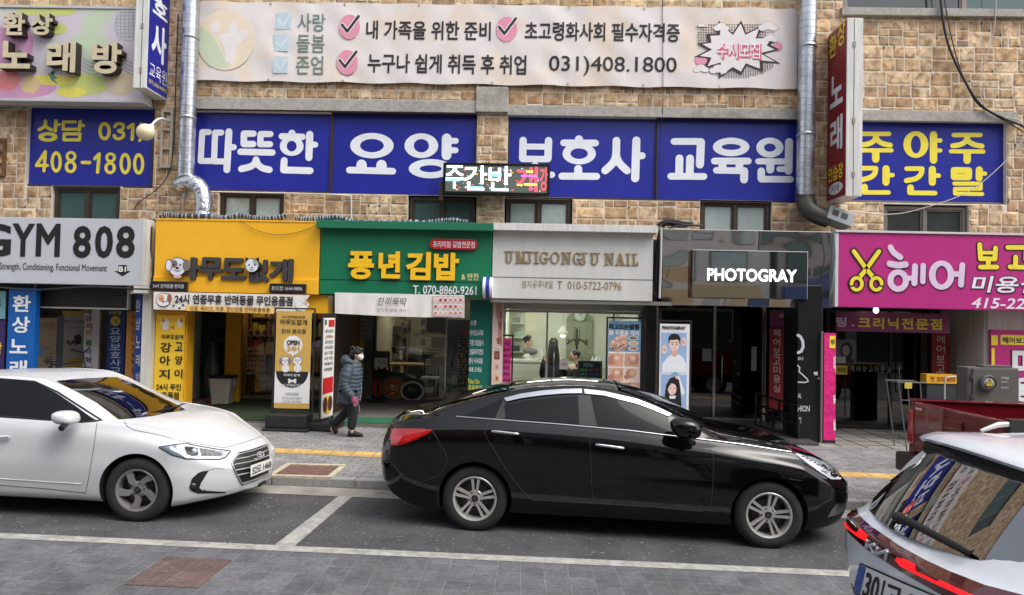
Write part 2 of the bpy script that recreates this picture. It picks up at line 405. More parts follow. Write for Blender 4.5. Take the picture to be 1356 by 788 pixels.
while x < 40:                                   # kerb of separate granite lengths, dropped at the crossing on the left
    low = x+.5 < kx; h0 = SW if not low else SW-.015
    mb.add([(x+a*.992, KY+b*.17, gz(x+a)+c*h0) for a in (0, 1) for b in (0, 1) for c in (0, 1)], [(0, 1, 3, 2), (4, 6, 7, 5), (0, 4, 5, 1), (2, 3, 7, 6), (0, 2, 6, 4), (1, 5, 7, 3)])
    x += 1.0
o = mb.build('kerb', M_GRAN, bevel=.012, label=None, kind='structure')
a = ground(455, 660, 0); b = ground(369, 720, 0)
mb = MB(); mb.quad((b.x-.02, 6.345, gz(b.x)+.004), (b.x+.16, 6.345, gz(b.x+.16)+.004), (a.x+.08, 8.08, gz(a.x)+.004), (a.x-.08, 8.08, gz(a.x)+.004))
mb.build('parking_bay_line', M_LINE, kind='structure')
a = ground(160, 775, 0); b = ground(268, 740, 0)
rp = paver('red_pavers', S(100, 80, 77), S(90, 74, 72), S(106, 98, 95), .2, .19, 0, .006, rot=0, var=.24)
x0, x1 = ground(163, 775).x, ground(268, 775).x; ya, yb = ground(215, 777).y, ground(260, 739.5).y
mb = MB(); mb.quad(*[(x, y, gz(x)+.004) for x, y in ((x0, ya), (x1, ya), (x1, yb), (x0, yb))]); mb.build('red_paving_patch', rp, kind='structure')
# tree-pit grating set in the pavement
a = ground(352, 631, SW); b = ground(443, 630, SW); c = ground(450, 617, SW)
g = thing('pavement_grating', 'brown iron grating in a pale stone border set in the pavement by the dropped kerb', 'grating', ((a.x+b.x)/2, (a.y+c.y)/2, gz(a.x)+SW))
mb = MB(); X0, X1, Y0, Y1 = a.x, b.x, a.y+.02, c.y
zg = lambda x: gz(x)+SW+.006
for (p, q, r, s_) in ((X0, X1, Y0, Y0+.07), (X0, X1, Y1-.07, Y1), (X0, X0+.07, Y0+.07, Y1-.07), (X1-.07, X1, Y0+.07, Y1-.07)):
    mb.box(p, q, r, s_, zg(X1)-.02, zg(p)+.004)
mb.build('border', mat('pale_stone', S(190, 180, 158), .8, var=.2, scale=12), g)
mb = MB(); n = 20
for i in range(n):
    x = X0+.075+(X1-X0-.15)*i/n; mb.box(x, x+(X1-X0-.15)/n*.62, Y0+.075, Y1-.075, zg(x)-.03, zg(x))
for k in range(5): y = Y0+.08+(Y1-Y0-.16)*k/4; mb.box(X0+.075, X1-.075, y-.012, y+.012, zg(X1)-.03, zg((X0+X1)/2)-.002)
mb.build('grate', mat('rusty_iron', S(122, 88, 78), .8, var=.3, scale=12), g)

# ================================================================ the stone building
YW = 13.75
XL, XR = -14.0, 13.5
bld = thing('stone_building', 'two storey street building faced in rough tan ashlar stone above a row of shops', 'building', (0, YW, 0))
def frect(px0, py0, px1, py1, Y=YW):
    b = fboard(px0, py0, px1, py1, Y); return [b.O.x, b.O.z, b.O.x+b.W, b.O.z+b.H]
PAN = dict(phone=(37, 143, 202, 246), a=(254, 149, 437.5, 252.5), b=(441, 153, 629, 258), c=(674, 157, 867, 262), d=(870, 160, 1056, 266), e=(1112, 162, 1331, 267))
WIN = [(70, 248, 157, 288), (291, 255, 374, 293), (542, 261, 629, 299), (670, 263, 756, 300), (929, 267, 1020, 303), (1172, 273, 1281, 309)]
panR = {k: frect(*v) for k, v in PAN.items()}
winR = [frect(*w) for w in WIN]; winR[-1][1] -= .0
for w in winR: w[1] = 3.72
TOPW = frect(1118, -60, 1420, 16); TOPW[2] = XR-.4
UPW = [[-11.5, 11.2, -8.6, 12.8], [-6.6, 11.2, -1.2, 12.8], [-.2, 11.2, 5.0, 12.8], [6.6, 11.2, 11.5, 12.8]]
holes = [panR['phone'], [panR['a'][0], panR['a'][1], panR['b'][2], panR['b'][3]], [panR['c'][0], panR['c'][1], panR['d'][2], panR['d'][3]], panR['e']] + winR + [TOPW] + UPW
holes = [[h[0]-.03, h[1]-.03, h[2]+.03, h[3]+.03] for h in holes]
def cut(rs, h):
    out = []
    for r in rs:
        if h[0] >= r[2] or h[2] <= r[0] or h[1] >= r[3] or h[3] <= r[1]: out.append(r); continue
        if h[0] > r[0]: out.append([r[0], r[1], h[0], r[3]])
        if h[2] < r[2]: out.append([h[2], r[1], r[2], r[3]])
        x0, x1 = max(h[0], r[0]), min(h[2], r[2])
        if h[1] > r[1]: out.append([x0, r[1], x1, h[1]])
        if h[3] < r[3]: out.append([x0, h[3], x1, r[3]])
    return out
Z0, Z1 = 3.55, 14.6
base = [[XL, Z0, XR, Z1]]
for h in holes: base = cut(base, h)
M_STONE = mat('ashlar_stone', S(190, 156, 115), .92, var=.34, scale=4.5, bump=.012, bscale=9, tint=True, tvar=(S(146, 106, 68), 8, .5, .7), soot=.75)
M_MORT = mat('mortar', S(222, 214, 198), .95, var=.12)
mb = MB()
for r in base: mb.quad((r[0], YW, r[1]), (r[2], YW, r[1]), (r[2], YW, r[3]), (r[0], YW, r[3]))
for h in holes:                                 # reveals
    d = .22
    mb.quad((h[0], YW, h[1]), (h[0], YW+d, h[1]), (h[0], YW+d, h[3]), (h[0], YW, h[3])); mb.quad((h[2], YW, h[1]), (h[2], YW, h[3]), (h[2], YW+d, h[3]), (h[2], YW+d, h[1]))
    mb.quad((h[0], YW, h[3]), (h[0], YW+d, h[3]), (h[2], YW+d, h[3]), (h[2], YW, h[3])); mb.quad((h[0], YW, h[1]), (h[2], YW, h[1]), (h[2], YW+d, h[1]), (h[0], YW+d, h[1]))
wall = mb.build('wall', M_MORT, bld)
rs = random.Random(3); cells = []
def split(r):
    w, h = r[2]-r[0], r[3]-r[1]
    if w > .56 or (w > .34 and w > h*1.6 and rs.random() < .7): f = rs.uniform(.36, .64); split([r[0], r[1], r[0]+w*f, r[3]]); split([r[0]+w*f, r[1], r[2], r[3]])
    elif h > .38 or (h > .27 and rs.random() < .4): f = rs.uniform(.36, .64); split([r[0], r[1], r[2], r[1]+h*f]); split([r[0], r[1]+h*f, r[2], r[3]])
    else: cells.append(r)
z = Z0
while z < Z1-.05:
    hh = rs.choice([.36, .5, .6, .68]); x = XL - rs.uniform(0, .4)
    while x < XR:
        ww = rs.uniform(.5, 1.15); split([x, z, x+ww, z+hh]); x += ww
    z += hh
HB = holes + [frect(254, 131, 632, 149), frect(672, 142, 1057, 157), frect(1130, 147, 1345, 163), frect(631, 116, 673, 151)]
rr = cells
for h in HB: rr = cut(rr, h)
tones = [(212, 186, 152), (203, 172, 134), (192, 160, 122), (216, 193, 160), (186, 156, 122), (207, 180, 145), (182, 154, 124), (199, 167, 128), (209, 182, 146)]
mb = MB()
for r in rr:
    if r[2]-r[0] < .05 or r[3]-r[1] < .04: continue
    g_ = .007; x0, x1, z0, z1 = max(r[0], XL)+g_, r[2]-g_, r[1]+g_, r[3]-g_
    d = rs.uniform(.004, .011); c = S(*rs.choice(tones)); k = rs.uniform(.92, 1.3); c = (c[0]*k, c[1]*k, c[2]*k, 1); i_ = min(.03, (x1-x0)*.16, (z1-z0)*.16)
    nx, nz = 4, 3; P = []
    for j in range(nz+1):
        for i in range(nx+1):
            e = i in (0, nx) or j in (0, nz); u, v = i/nx, j/nz
            X = x0+(x1-x0)*u; Z = z0+(z1-z0)*v
            P.append((X + (0 if i in (0, nx) else rs.uniform(-1, 1)*min(.012, .05*(x1-x0))), YW - (.0 if e else d+rs.uniform(-.003, .008)), Z + (0 if j in (0, nz) else rs.uniform(-1, 1)*min(.01, .05*(z1-z0)))))
    nn = nx+1
    # pull the inner ring out towards the edges so that the face is flat and the margin narrow
    def setp(i, j, X=None, Z=None):
        p = P[j*nn+i]; P[j*nn+i] = (p[0] if X is None else X, p[1], p[2] if Z is None else Z)
    for j in range(1, nz): setp(1, j, X=x0+i_*rs.uniform(.8, 1.1)); setp(nx-1, j, X=x1-i_*rs.uniform(.8, 1.1))
    for i in range(1, nx): setp(i, 1, Z=z0+i_*rs.uniform(.8, 1.1)); setp(i, nz-1, Z=z1-i_*rs.uniform(.8, 1.1))
    mb.add(P, [(j*nn+i, j*nn+i+1, (j+1)*nn+i+1, (j+1)*nn+i) for j in range(nz) for i in range(nx)], 0, c)
mb.build('stone_facing', M_STONE, bld)
M_LINT = mat('lintel_concrete', S(172, 168, 160), .9, var=.2, scale=14, bump=.004, bscale=50, tvar=(S(120, 114, 104), 1.6, .56, .6))
for q, d in (((254, 132, 631, 148), .07), ((672, 143, 1057, 156.5), .07), ((1130, 148, 1345, 162), .07), ((631, 117, 673, 150), .10), ((-60, 135, 203, 142.5), .05)):
    r = frect(*q); mb = MB(); mb.box(r[0], r[2], YW-d, YW+.05, r[1], r[3]); mb.build('lintel', M_LINT, bld, bevel=.01)
r = frect(1112, 14, 1420, 24); mb = MB(); mb.box(r[0], XR, YW-.10, YW+.05, r[1], r[3]); mb.build('window_sill', M_LINT, bld, bevel=.008)
M_ALU = mat('brown_aluminium', S(74, 62, 54), .45, metal=.3, var=.15)
M_ALUG = mat('grey_aluminium', S(128, 120, 112), .45, metal=.4, var=.15)
M_WG = mat('window_glass', S(70, 94, 90), .07, var=.12, scale=2, spec=.6)
M_WG2 = mat('window_glass_pale', S(168, 182, 178), .08, var=.15, scale=2, spec=.6)
M_WG3 = mat('window_glass_dark', S(64, 68, 66), .05, var=.15, scale=2, spec=.7)
def window(r, Y, fm, gm, mull=(.5,), fw=.055, tilt=None):
    mb = MB(); x0, z0, x1, z1 = r
    mb.box(x0, x1, Y, Y+.09, z1-fw, z1); mb.box(x0, x1, Y, Y+.09, z0, z0+fw); mb.box(x0, x0+fw, Y+.001, Y+.088, z0+fw, z1-fw); mb.box(x1-fw, x1, Y+.001, Y+.088, z0+fw, z1-fw)
    xs = [x0+fw]
    for f in mull:
        xm = x0+(x1-x0)*f; mb.box(xm-fw*.55, xm+fw*.55, Y+.002, Y+.086, z0+fw, z1-fw); xs += [xm-fw*.55, xm+fw*.55]
    xs.append(x1-fw)
    w = mb.build('window', fm, bld, bevel=.006)
    for i in range(0, len(xs), 2):
        mb = MB(); a, b = xs[i], xs[i+1]; s = .035                                    # sash
        yy = Y+.02
        for q in ((a, b, z1-fw-s, z1-fw), (a, b, z0+fw, z0+fw+s), (a, a+s, z0+fw+s, z1-fw-s), (b-s, b, z0+fw+s, z1-fw-s)): mb.box(q[0]+.003, q[1]-.003, yy, yy+.05, q[2]+.003, q[3]-.003)
        mb.build('sash', fm, w, bevel=.004)
        mb = MB(); mb.box(a+s, b-s, yy+.025, yy+.032, z0+fw+s, z1-fw-s); mb.build('pane', gm[i//2] if isinstance(gm, list) else gm, w)
for i, r in enumerate(winR):
    gm = [[M_WG, M_WG], [M_WG2, M_WG2], [M_WG, M_WG], [M_WG2, M_WG2], [M_WG2, M_WG2], [M_WG3, M_WG3]][i]
    window(r, YW+.06, M_ALUG if i == 5 else M_ALU, gm)
window(TOPW, YW+.06, M_ALUG, [M_WG3, M_WG, M_WG], (.33, .66), .07)
# slab over the shops, inner walls and floors (all part of the building)
for q in UPW: window(q, YW+.06, M_ALUG, [M_WG3, M_WG, M_WG, M_WG3], (.25, .5, .75), .07)
M_DARKC = mat('sooty_concrete', S(84, 82, 78), .9, var=.3, scale=3)
M_IN = mat('shop_plaster', S(190, 186, 172), .85, var=.1)
mb = MB(); mb.box(XL, XR, 13.3, YW-.003, 2.78, 3.62); mb.build('beam', M_DARKC, bld)
mb = MB(); mb.box(XL, XR, YW, 20.4, 2.8, 3.0); mb.build('ceiling_slab', M_DARKC, bld)
mb = MB(); mb.box(XL, XR, 20.4, 20.6, 0, Z1); mb.build('rear_wall', M_IN, bld)
mb = MB(); mb.box(XL, XR, YW, 20.6, Z1, Z1+.3); mb.build('roof', M_DARKC, bld)
for q in ((XL-.2, XL), (XR, XR+.2)): mb = MB(); mb.box(q[0], q[1], YW, 20.6, -.5, Z1+.3); mb.build('side_wall', M_MORT, bld)
# floors, one level per shop: (px left, px right at the front edge, floor height)
FL = {}
def bay(name, pxl, pxr, Yfront, z, m):
    xl = at(pxl, 560, Yfront).x; xr = at(pxr, 560, Yfront).x; FL[name] = (xl, xr, z)
    mb = MB(); mb.box(xl, xr, Yfront, 20.4, -.4, z); mb.build('shop_floor', m, bld, bevel=.006)
M_TILE = paver('floor_tiles', S(150, 146, 140), S(140, 137, 131), S(40, 40, 40), .42, .42, 0, .022, var=.15)
M_FLOOR = mat('worn_floor', S(112, 108, 102), .7, var=.2)
bay('gym', -140, 196, 12.3, gz(-7)+.16, M_FLOOR)
bay('pet', 196.5, 421, 12.3, gz(-4)+.14, M_FLOOR)
bay('gim', 421.5, 650, 12.3, gz(-2)+.18, M_FLOOR)
bay('nail', 650.5, 872, 12.3, gz(.8)+.15, M_FLOOR)
bay('photo', 872.5, 1085, 12.3, gz(3.8)+.13, mat('dark_granite', S(70, 69, 68), .5, var=.2, scale=20))
bay('hair', 1085.5, 1500, 12.3, gz(7)+.12, M_TILE)
def part_wall(px, Y0, Y1, m, t=.14, z0=0, z1=2.8, name='partition_wall'):
    x = at(px, 450, Y0).x; mb = MB(); mb.box(x-t/2, x+t/2, Y0, Y1, z0-.1, z1); return mb.build(name, m, bld, bevel=.004)
M_WHITEP = mat('white_painted_post', S(206, 204, 196), .6, var=.12, streak=True, scale=4)
M_DARKM = mat('dark_tile', S(44, 42, 42), .25, var=.15)
part_wall(193, 12.9, 20.4, M_WHITEP, .16)
part_wall(432, 13.3, 20.4, mat('brown_brick', S(92, 70, 58), .9, var=.3, scale=14), .12)
part_wall(655, 13.3, 20.4, M_WHITEP, .12)
part_wall(862, 13.4, 20.4, M_DARKM, .2)
part_wall(1310, 13.3, 20.4, M_WHITEP, .2)
# black pillar between photo studio and hair salon
pil = frect(1056, 400, 1089, 584, 12.75)
mb = MB(); mb.box(pil[0], pil[2], 12.75, 13.45, -.25, 2.79); mb.build('pillar', mat('black_cladding', S(24, 24, 26), .35, var=.2), bld, bevel=.012)
PILB = Board((pil[0], 12.75, -.2), (1, 0, 0), (0, 0, 1), pil[2]-pil[0], 3)
# ================================================================ signs on the facade
K = simple(20, 20, 22, .6); WHT = simple(236, 238, 240, .4); YEL = simple(246, 224, 62, .45); BLU = mat('blue_sign_film', S(36, 44, 150), .3, var=.08, scale=1.5)
def frame4(mb, b, r, t, w0, w1, m=0):           # four bars around a rectangle given in metres
    u0, v0, u1, v1 = r
    b.slab(mb, (u0, v1-t, u1, v1), w0, w1, m); b.slab(mb, (u0, v0, u1, v0+t), w0, w1, m); b.slab(mb, (u0, v0+t, u0+t, v1-t), w0, w1, m); b.slab(mb, (u1-t, v0+t, u1, v1-t), w0, w1, m)
def sign(name, label, cat, r, Y, m, th=.1, group=None, bevel=.006, part='board', b=None):
    b = b or fboard(*r, Y); t = thing(name, label, cat, b.p(b.W/2, 0, -th/2), group)
    mb = MB(); b.slab(mb, (0, 0, b.W, b.H), -th, 0); mb.build(part, m, t, bevel=bevel)
    return t, b
# --- blue window panels
G = 'blue lettered panels filling the upper windows'
def panel(key, label):
    t, b = sign('window_sign_panel', label, 'sign', PAN[key], YW+.10, BLU, .02, G, 0)
    mb = MB(); frame4(mb, b, (-.03, -.03, b.W+.03, b.H+.03), .03, -.03, .03); mb.build('frame', M_ALU if key != 'e' else M_ALUG, t, bevel=.004)
    mb = MB(); b.slab(mb, (-.028, b.H+.0005, b.W+.028, b.H+.055), .031, .155); mb.build('shadow_strip', simple(42, 36, 33, .5), t); return t, b  # dark strip standing in for the shadow line under the lintel
BW = mat('white_vinyl_letter', S(236, 240, 246), .4, var=.05); BY = mat('yellow_vinyl_letter', S(244, 226, 70), .4, var=.06)
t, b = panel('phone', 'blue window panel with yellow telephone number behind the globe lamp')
b.strokes(t, [('c', 34, [(160, 120), (152, 175), (95, 212)]), ('c', 34, [(158, 160), (180, 190), (222, 212)]), ('l', 36, [(270, 120), (262, 225)]), ('l', 30, [(275, 158), (308, 158)]), ('o', 187, 287, 100, 50, 46, 17),
 ('l', 30, [(472, 130), (348, 130), (345, 206), (500, 206)]), ('l', 36, [(524, 125), (512, 215)]), ('l', 30, [(530, 168), (562, 168)]), ('l', 32, [(355, 255), (520, 255), (515, 318), (355, 318), (355, 255)]),
 ('o', 778, 227, 65, 96, 30, 60), ('c', 32, [(885, 180), (900, 155), (935, 148), (972, 165), (968, 205), (925, 225), (975, 250), (970, 290), (930, 308), (895, 300), (882, 275)]), ('l', 34, [(1025, 190), (1075, 155), (1065, 312)]), ('c', 30, [(1158, 150), (1180, 235), (1145, 325)])], 40, 145, 7.882, BY)
b.strokes(t, [('l', 32, [(145, 640), (160, 440), (65, 585), (180, 585)]), ('o', 273, 548, 58, 112, 26, 75), ('o', 428, 490, 56, 55, 26, 28), ('o', 423, 598, 61, 66, 28, 35), ('l', 34, [(545, 553), (622, 555)]), ('l', 34, [(675, 515), (722, 465), (705, 655)]), ('o', 840, 502, 55, 53, 25, 26), ('o', 835, 610, 60, 65, 27, 34), ('o', 992, 566, 58, 112, 26, 74), ('o', 1133, 569, 58, 112, 26, 74)], 40, 145, 7.882, BY)
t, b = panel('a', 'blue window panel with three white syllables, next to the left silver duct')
b.strokes(t, [('l', 56, [(190, 107), (128, 107), (112, 380), (215, 380)]), ('l', 56, [(308, 112), (250, 112), (238, 384), (340, 384)]), ('l', 64, [(380, 103), (360, 463)]), ('l', 58, [(385, 250), (425, 250)]),
 ('l', 60, [(612, 122), (522, 122), (520, 220), (610, 220)]), ('l', 58, [(772, 126), (680, 126), (676, 222), (768, 222)]), ('l', 60, [(488, 293), (790, 300)]), ('c', 62, [(636, 368), (622, 405), (580, 435), (498, 455)]), ('c', 62, [(636, 368), (652, 410), (700, 448), (762, 463)]),
 ('l', 68, [(975, 118), (975, 150)]), ('l', 60, [(880, 147), (1075, 152)]), ('o', 973, 240, 112, 92, 47, 50), ('l', 66, [(1144, 128), (1135, 348)]), ('l', 56, [(1150, 226), (1195, 226)]), ('l', 64, [(902, 375), (896, 465), (1147, 472)])], 250, 160, 7.137, BW)
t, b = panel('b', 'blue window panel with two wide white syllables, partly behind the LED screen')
b.strokes(t, [('o', 375, 235, 205, 120, 112, 63), ('l', 98, [(277, 415), (277, 445)]), ('l', 98, [(465, 418), (465, 447)]), ('l', 62, [(162, 466), (573, 477)]), ('o', 842, 236, 159, 117, 72, 63), ('l', 92, [(1082, 167), (1080, 327)]), ('l', 56, [(1100, 190), (1167, 190)]), ('l', 56, [(1100, 279), (1165, 279)]), ('o', 930, 453, 207, 91, 104, 33)], 440, 160, 7.137, BW)
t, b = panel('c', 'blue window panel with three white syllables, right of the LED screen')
b.strokes(t, [('l', 70, [(134, 150), (129, 320)]), ('l', 70, [(374, 152), (368, 320)]), ('l', 60, [(129, 325), (368, 327)]), ('l', 56, [(150, 208), (360, 210)]), ('l', 74, [(246, 390), (246, 460)]), ('l', 62, [(90, 475), (405, 475)]),
 ('l', 78, [(661, 140), (661, 172)]), ('l', 64, [(516, 173), (818, 175)]), ('o', 663, 275, 157, 102, 82, 50), ('l', 76, [(654, 420), (654, 475)]), ('l', 66, [(500, 488), (828, 490)]),
 ('c', 72, [(1015, 152), (1010, 290), (980, 365), (908, 435)]), ('c', 70, [(1010, 280), (1040, 360), (1115, 436)]), ('l', 76, [(1204, 150), (1192, 508)]), ('l', 66, [(1210, 295), (1258, 295)])], 674, 165, 7.137, BW)
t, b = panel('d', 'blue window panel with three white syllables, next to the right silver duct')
b.strokes(t, [('l', 64, [(160, 160), (415, 160)]), ('l', 76, [(415, 166), (405, 378)]), ('l', 74, [(212, 320), (208, 480)]), ('l', 74, [(312, 320), (308, 480)]), ('l', 64, [(130, 489), (442, 491)]),
 ('o', 700, 212, 172, 88, 90, 28), ('l', 64, [(542, 345), (862, 345)]), ('l', 76, [(618, 360), (618, 420)]), ('l', 72, [(780, 360), (778, 420)]), ('l', 62, [(560, 433), (825, 437)]), ('l', 74, [(824, 440), (822, 520)]),
 ('o', 1066, 218, 128, 94, 56, 39), ('l', 58, [(957, 347), (1230, 350)]), ('l', 76, [(1070, 360), (1070, 425)]), ('l', 74, [(1248, 164), (1242, 437)]), ('l', 54, [(1155, 421), (1230, 421)]), ('l', 70, [(985, 440), (984, 510)]), ('l', 62, [(984, 516), (1262, 518)])], 870, 165, 7.137, BW)
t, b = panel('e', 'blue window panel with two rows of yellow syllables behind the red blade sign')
b.strokes(t, [('l', 40, [(60, 84), (320, 84)]), ('c', 46, [(200, 100), (190, 140), (140, 172), (60, 185)]), ('c', 46, [(203, 100), (215, 140), (265, 172), (330, 186)]), ('l', 38, [(50, 232), (342, 232)]), ('l', 66, [(200, 250), (200, 312)]),
 ('o', 560, 180, 112, 120, 45, 80), ('l', 66, [(719, 92), (719, 320)]), ('l', 38, [(730, 143), (780, 143)]), ('l', 38, [(730, 233), (780, 233)]),
 ('l', 40, [(900, 94), (1140, 94)]), ('c', 46, [(1018, 110), (1008, 150), (960, 180), (890, 192)]), ('c', 46, [(1020, 110), (1032, 150), (1080, 180), (1152, 194)]), ('l', 38, [(875, 241), (1166, 243)]), ('l', 66, [(1021, 255), (1021, 322)])], 1130, 165, 6.78, BY)
b.strokes(t, [('l', 42, [(60, 392), (195, 392)]), ('c', 46, [(200, 394), (190, 440), (150, 475), (60, 500)]), ('l', 64, [(293, 397), (292, 518)]), ('l', 40, [(300, 454), (350, 454)]), ('l', 58, [(100, 560), (100, 600)]), ('l', 40, [(95, 610), (315, 610)]),
 ('l', 42, [(478, 396), (612, 396)]), ('c', 46, [(616, 398), (605, 445), (560, 485), (475, 504)]), ('l', 64, [(708, 402), (708, 520)]), ('l', 42, [(715, 459), (765, 459)]), ('l', 60, [(512, 566), (512, 604)]), ('l', 42, [(505, 613), (732, 616)]),
 ('l', 58, [(902, 410), (1035, 412), (1035, 473), (902, 472), (902, 410)]), ('l', 64, [(1130, 407), (1128, 478)]), ('l', 38, [(1140, 441), (1182, 441)]), ('l', 36, [(905, 530), (1142, 531), (1142, 576), (912, 578), (912, 620), (1155, 624)])], 1130, 165, 6.78, BY)
# --- long cloth banner
BY_ = YW-.09
b = fboard(257, 6.5, 1056, 112, BY_)
rb = random.Random(5); wv = [(rb.uniform(.6, 7), rb.uniform(1, 5), rb.uniform(0, 6), rb.uniform(.3, 1)) for _ in range(16)]
def wr(u, v):
    e = 1.0
    return e*.0035*sum(a*math.sin(fx*u*1.7+fy*v*2.1+ph) for fx, fy, ph, a in wv)/1.6
def bwarp(u, v, w): return b_ban.p(u, v, w+wr(u, v))
b_ban = b
t = thing('cloth_banner', 'long faded cloth banner with black writing and three pink check marks across the stone wall', 'banner', b.p(b.W/2, 0))
m = mat('faded_banner_cloth', S(226, 219, 216), .85, var=.05, scale=2, tvar=(S(226, 202, 174), 1.1, .5, .5)); mb = MB(); NX, NY = 120, 18
P = [b.p(b.W*i/NX, b.H*j/NY + (.012*math.sin(PI*2*9*i/NX) if j in (0, NY) else 0), wr(b.W*i/NX, b.H*j/NY)) for j in range(NY+1) for i in range(NX+1)]
mb.add(P, [(j*(NX+1)+i, j*(NX+1)+i+1, (j+1)*(NX+1)+i+1, (j+1)*(NX+1)+i) for j in range(NY) for i in range(NX)], 0, None, True); mb.build('cloth', m, t)
GG = simple(112, 130, 124, .7); BK = mat('banner_ink', S(40, 36, 38), .7)
for s_, r in (('사랑', (394, 18, 431, 42)), ('돌봄', (393, 46, 430, 70)), ('존엄', (392, 74, 428, 99))): b.text(t, s_, r, GG, .01, warp=bwarp, w=.006)
for s_, r in (('내 가족을 위한 준비', (485, 28, 650, 53)), ('초고령화사회 필수자격증', (695, 30, 900, 55)), ('누구나 쉽게 취득 후 취업', (487, 72, 697, 98)), ('031)408.1800', (727, 75, 896, 101))):
    b.text(t, s_, r, BK, .02 if s_[0] != '0' else 0.006, True, warp=bwarp, w=.006)
PALS = [simple(232, 217, 194, .8), simple(232, 226, 224, .8), simple(204, 216, 188, .8), simple(192, 212, 222, .8), simple(214, 226, 228, .8), simple(226, 150, 172, .8), simple(240, 236, 238, .8), simple(58, 50, 54, .8), simple(150, 146, 146, .8)]
mb = MB()
b.oval(mb, 299, 53, 38, 40, .004, .012, 0, 40); b.oval(mb, 285, 36, 6, 8, .012, .014, 1); b.oval(mb, 309, 37, 6, 8, .012, .014, 1)
b.pxprism(mb, [(267, 34), (285, 50), (304, 90), (278, 88), (262, 62)], .012, .014, 2); b.pxprism(mb, [(290, 46), (326, 40), (331, 44), (314, 62), (309, 88), (299, 80), (297, 64)], .012, .0145, 1); mb.build('round_logo', PALS, t)
for x, y in ((376, 28), (373, 57), (372, 86)):
    mb = MB(); b.pxprism(mb, [(x-10, y-11), (x+10, y-11), (x+9, y+11), (x-10, y+11)], .004, .012, 3); b.line(mb, [(x-7, y-1), (x-1, y+6), (x+8, y-8)], .035, .012, .014, 4); mb.build('checkbox', PALS, t)
for x, y in ((463, 36), (460, 83), (671, 39)):
    mb = MB(); b.oval(mb, x, y, 14, 16.5, .004, .012, 5); b.line(mb, [(x-10, y-3), (x-3, y+6), (x+12, y-14)], .085, .012, .014, 6); b.line(mb, [(x-10, y-3), (x-3, y+6), (x+12, y-14)], .055, .014, .0155, 7); mb.build('check_mark', PALS, t)
mb = MB()
# starburst with little clouds and dots at the right end
cx_, cy_ = 975, 66
def burst(k, jit=0): 
    rs_ = random.Random(11); return [(cx_+math.cos(2*PI*i/26)*(58 if i % 2 == 0 else 42)*k*(1+.14*rs_.uniform(-1, 1)), cy_-math.sin(2*PI*i/26)*(36 if i % 2 == 0 else 25)*k*(1+.14*rs_.uniform(-1, 1))) for i in range(26)]
for i in range(30):
    for j in range(8):
        x, y = 925+i*3.4, 33+j*3.4
        if abs(y-cy_) < 36 and ((x-cx_)/52)**2 > .0 and ((x-cx_)/62)**2+((y-cy_)/40)**2 < 1.05: b.oval(mb, x, y, .9, .9, .004, .0105, 7, 6)
        x, y = 930+i*3.2, 84+j*2.6
        if ((x-cx_)/60)**2+((y-cy_)/37)**2 < 1.05: b.oval(mb, x, y, .8, .8, .004, .0105, 7, 6)
b.oval(mb, 928, 80, 8, 7, .004, .012, 5); b.oval(mb, 1030, 62, 6, 6, .004, .012, 5)
b.pxprism(mb, burst(1.0), .004, .013, 7); b.pxprism(mb, burst(.88), .013, .0145, 1)
for x, y, s_ in ((929, 34, 4), (955, 37, 8), (1017, 36, 10), (1020, 52, 8), (928, 92, 8), (951, 93, 9)):
    for dx, dy, r_ in ((-.7, .1, .6), (0, -.2, .8), (.7, .1, .6)):
        b.oval(mb, x+dx*s_, y+dy*s_, r_*s_+.5, r_*s_*.7+.5, .004, .0135+.0003*dx, 8, 14)
    for dx, dy, r_ in ((-.7, .1, .6), (0, -.2, .8), (.7, .1, .6)): b.oval(mb, x+dx*s_, y+dy*s_, r_*s_, r_*s_*.7, .0135, .015+.0003*dx, 1, 14)
mb.build('starburst', PALS, t)
b.text(t, '수시모집', (950, 58, 1008, 80), simple(222, 104, 134, .8), .06, depth=.006, w=.013); b.text(t, '수시모집', (949, 57, 1006, 78), simple(244, 240, 240, .8), .0, depth=.006, w=.0185)
mb = MB()
for k in range(9):
    for v in (.03, b.H-.03):
        p = b.p(.03+(b.W-.06)*k/8, v, .004); mb.lathe([(.012, 0), (.022, .004), (.022, 0)], p, b.n, 10)
mb.build('eyelet', mat('brass', S(170, 150, 100), .35, .9), t)
# --- karaoke billboard top left
t, b = sign('karaoke_billboard', 'faded pink and green karaoke billboard with raised khaki letters at the top left', 'billboard', (-70, 9, 191, 133), 13.25, mat('billboard_print', S(206, 196, 206), .45, var=.06, tvar=(S(184, 208, 164), .9, .5, .8)), .28)
mb = MB(); frame4(mb, b, (-.02, -.02, b.W+.02, b.H+.02), .05, -.29, .02); mb.build('frame', simple(190, 190, 192, .4), t, bevel=.004)
mb = MB()
for (x, y, rx, ry, m_) in ((18, 60, 26, 34, 0), (15, 115, 60, 16, 0), (62, 14, 40, 8, 1), (75, 38, 14, 8, 1), (112, 112, 34, 14, 1), (95, 122, 20, 7, 2), (160, 110, 22, 16, 3), (10, 106, 16, 14, 4), (10, 106, 10, 9, 0), (40, 112, 13, 12, 5), (40, 112, 8, 7, 0), (70, 106, 30, 7, 2)): b.oval(mb, x, y, rx, ry, .0005, .002+.0004*m_+.0002*(rx < 15), m_)
b.oval(mb, 171, 32, 20, 22, .001, .006, 6, 30)
for i in range(9):
    y = 32-20+i*4.6; hw = 19*math.sqrt(max(.05, 1-((y-32)/21)**2)); b.line(mb, [(171-hw, y), (171+hw, y)], .008, .006, .008, 7)
for i in range(7): u = -15+i*5; b.line(mb, [(171+u, 32-19*math.sqrt(1-(u/20)**2)), (171+u*1.15, 32), (171+u, 32+19*math.sqrt(1-(u/20)**2))], .008, .006, .0085, 7)
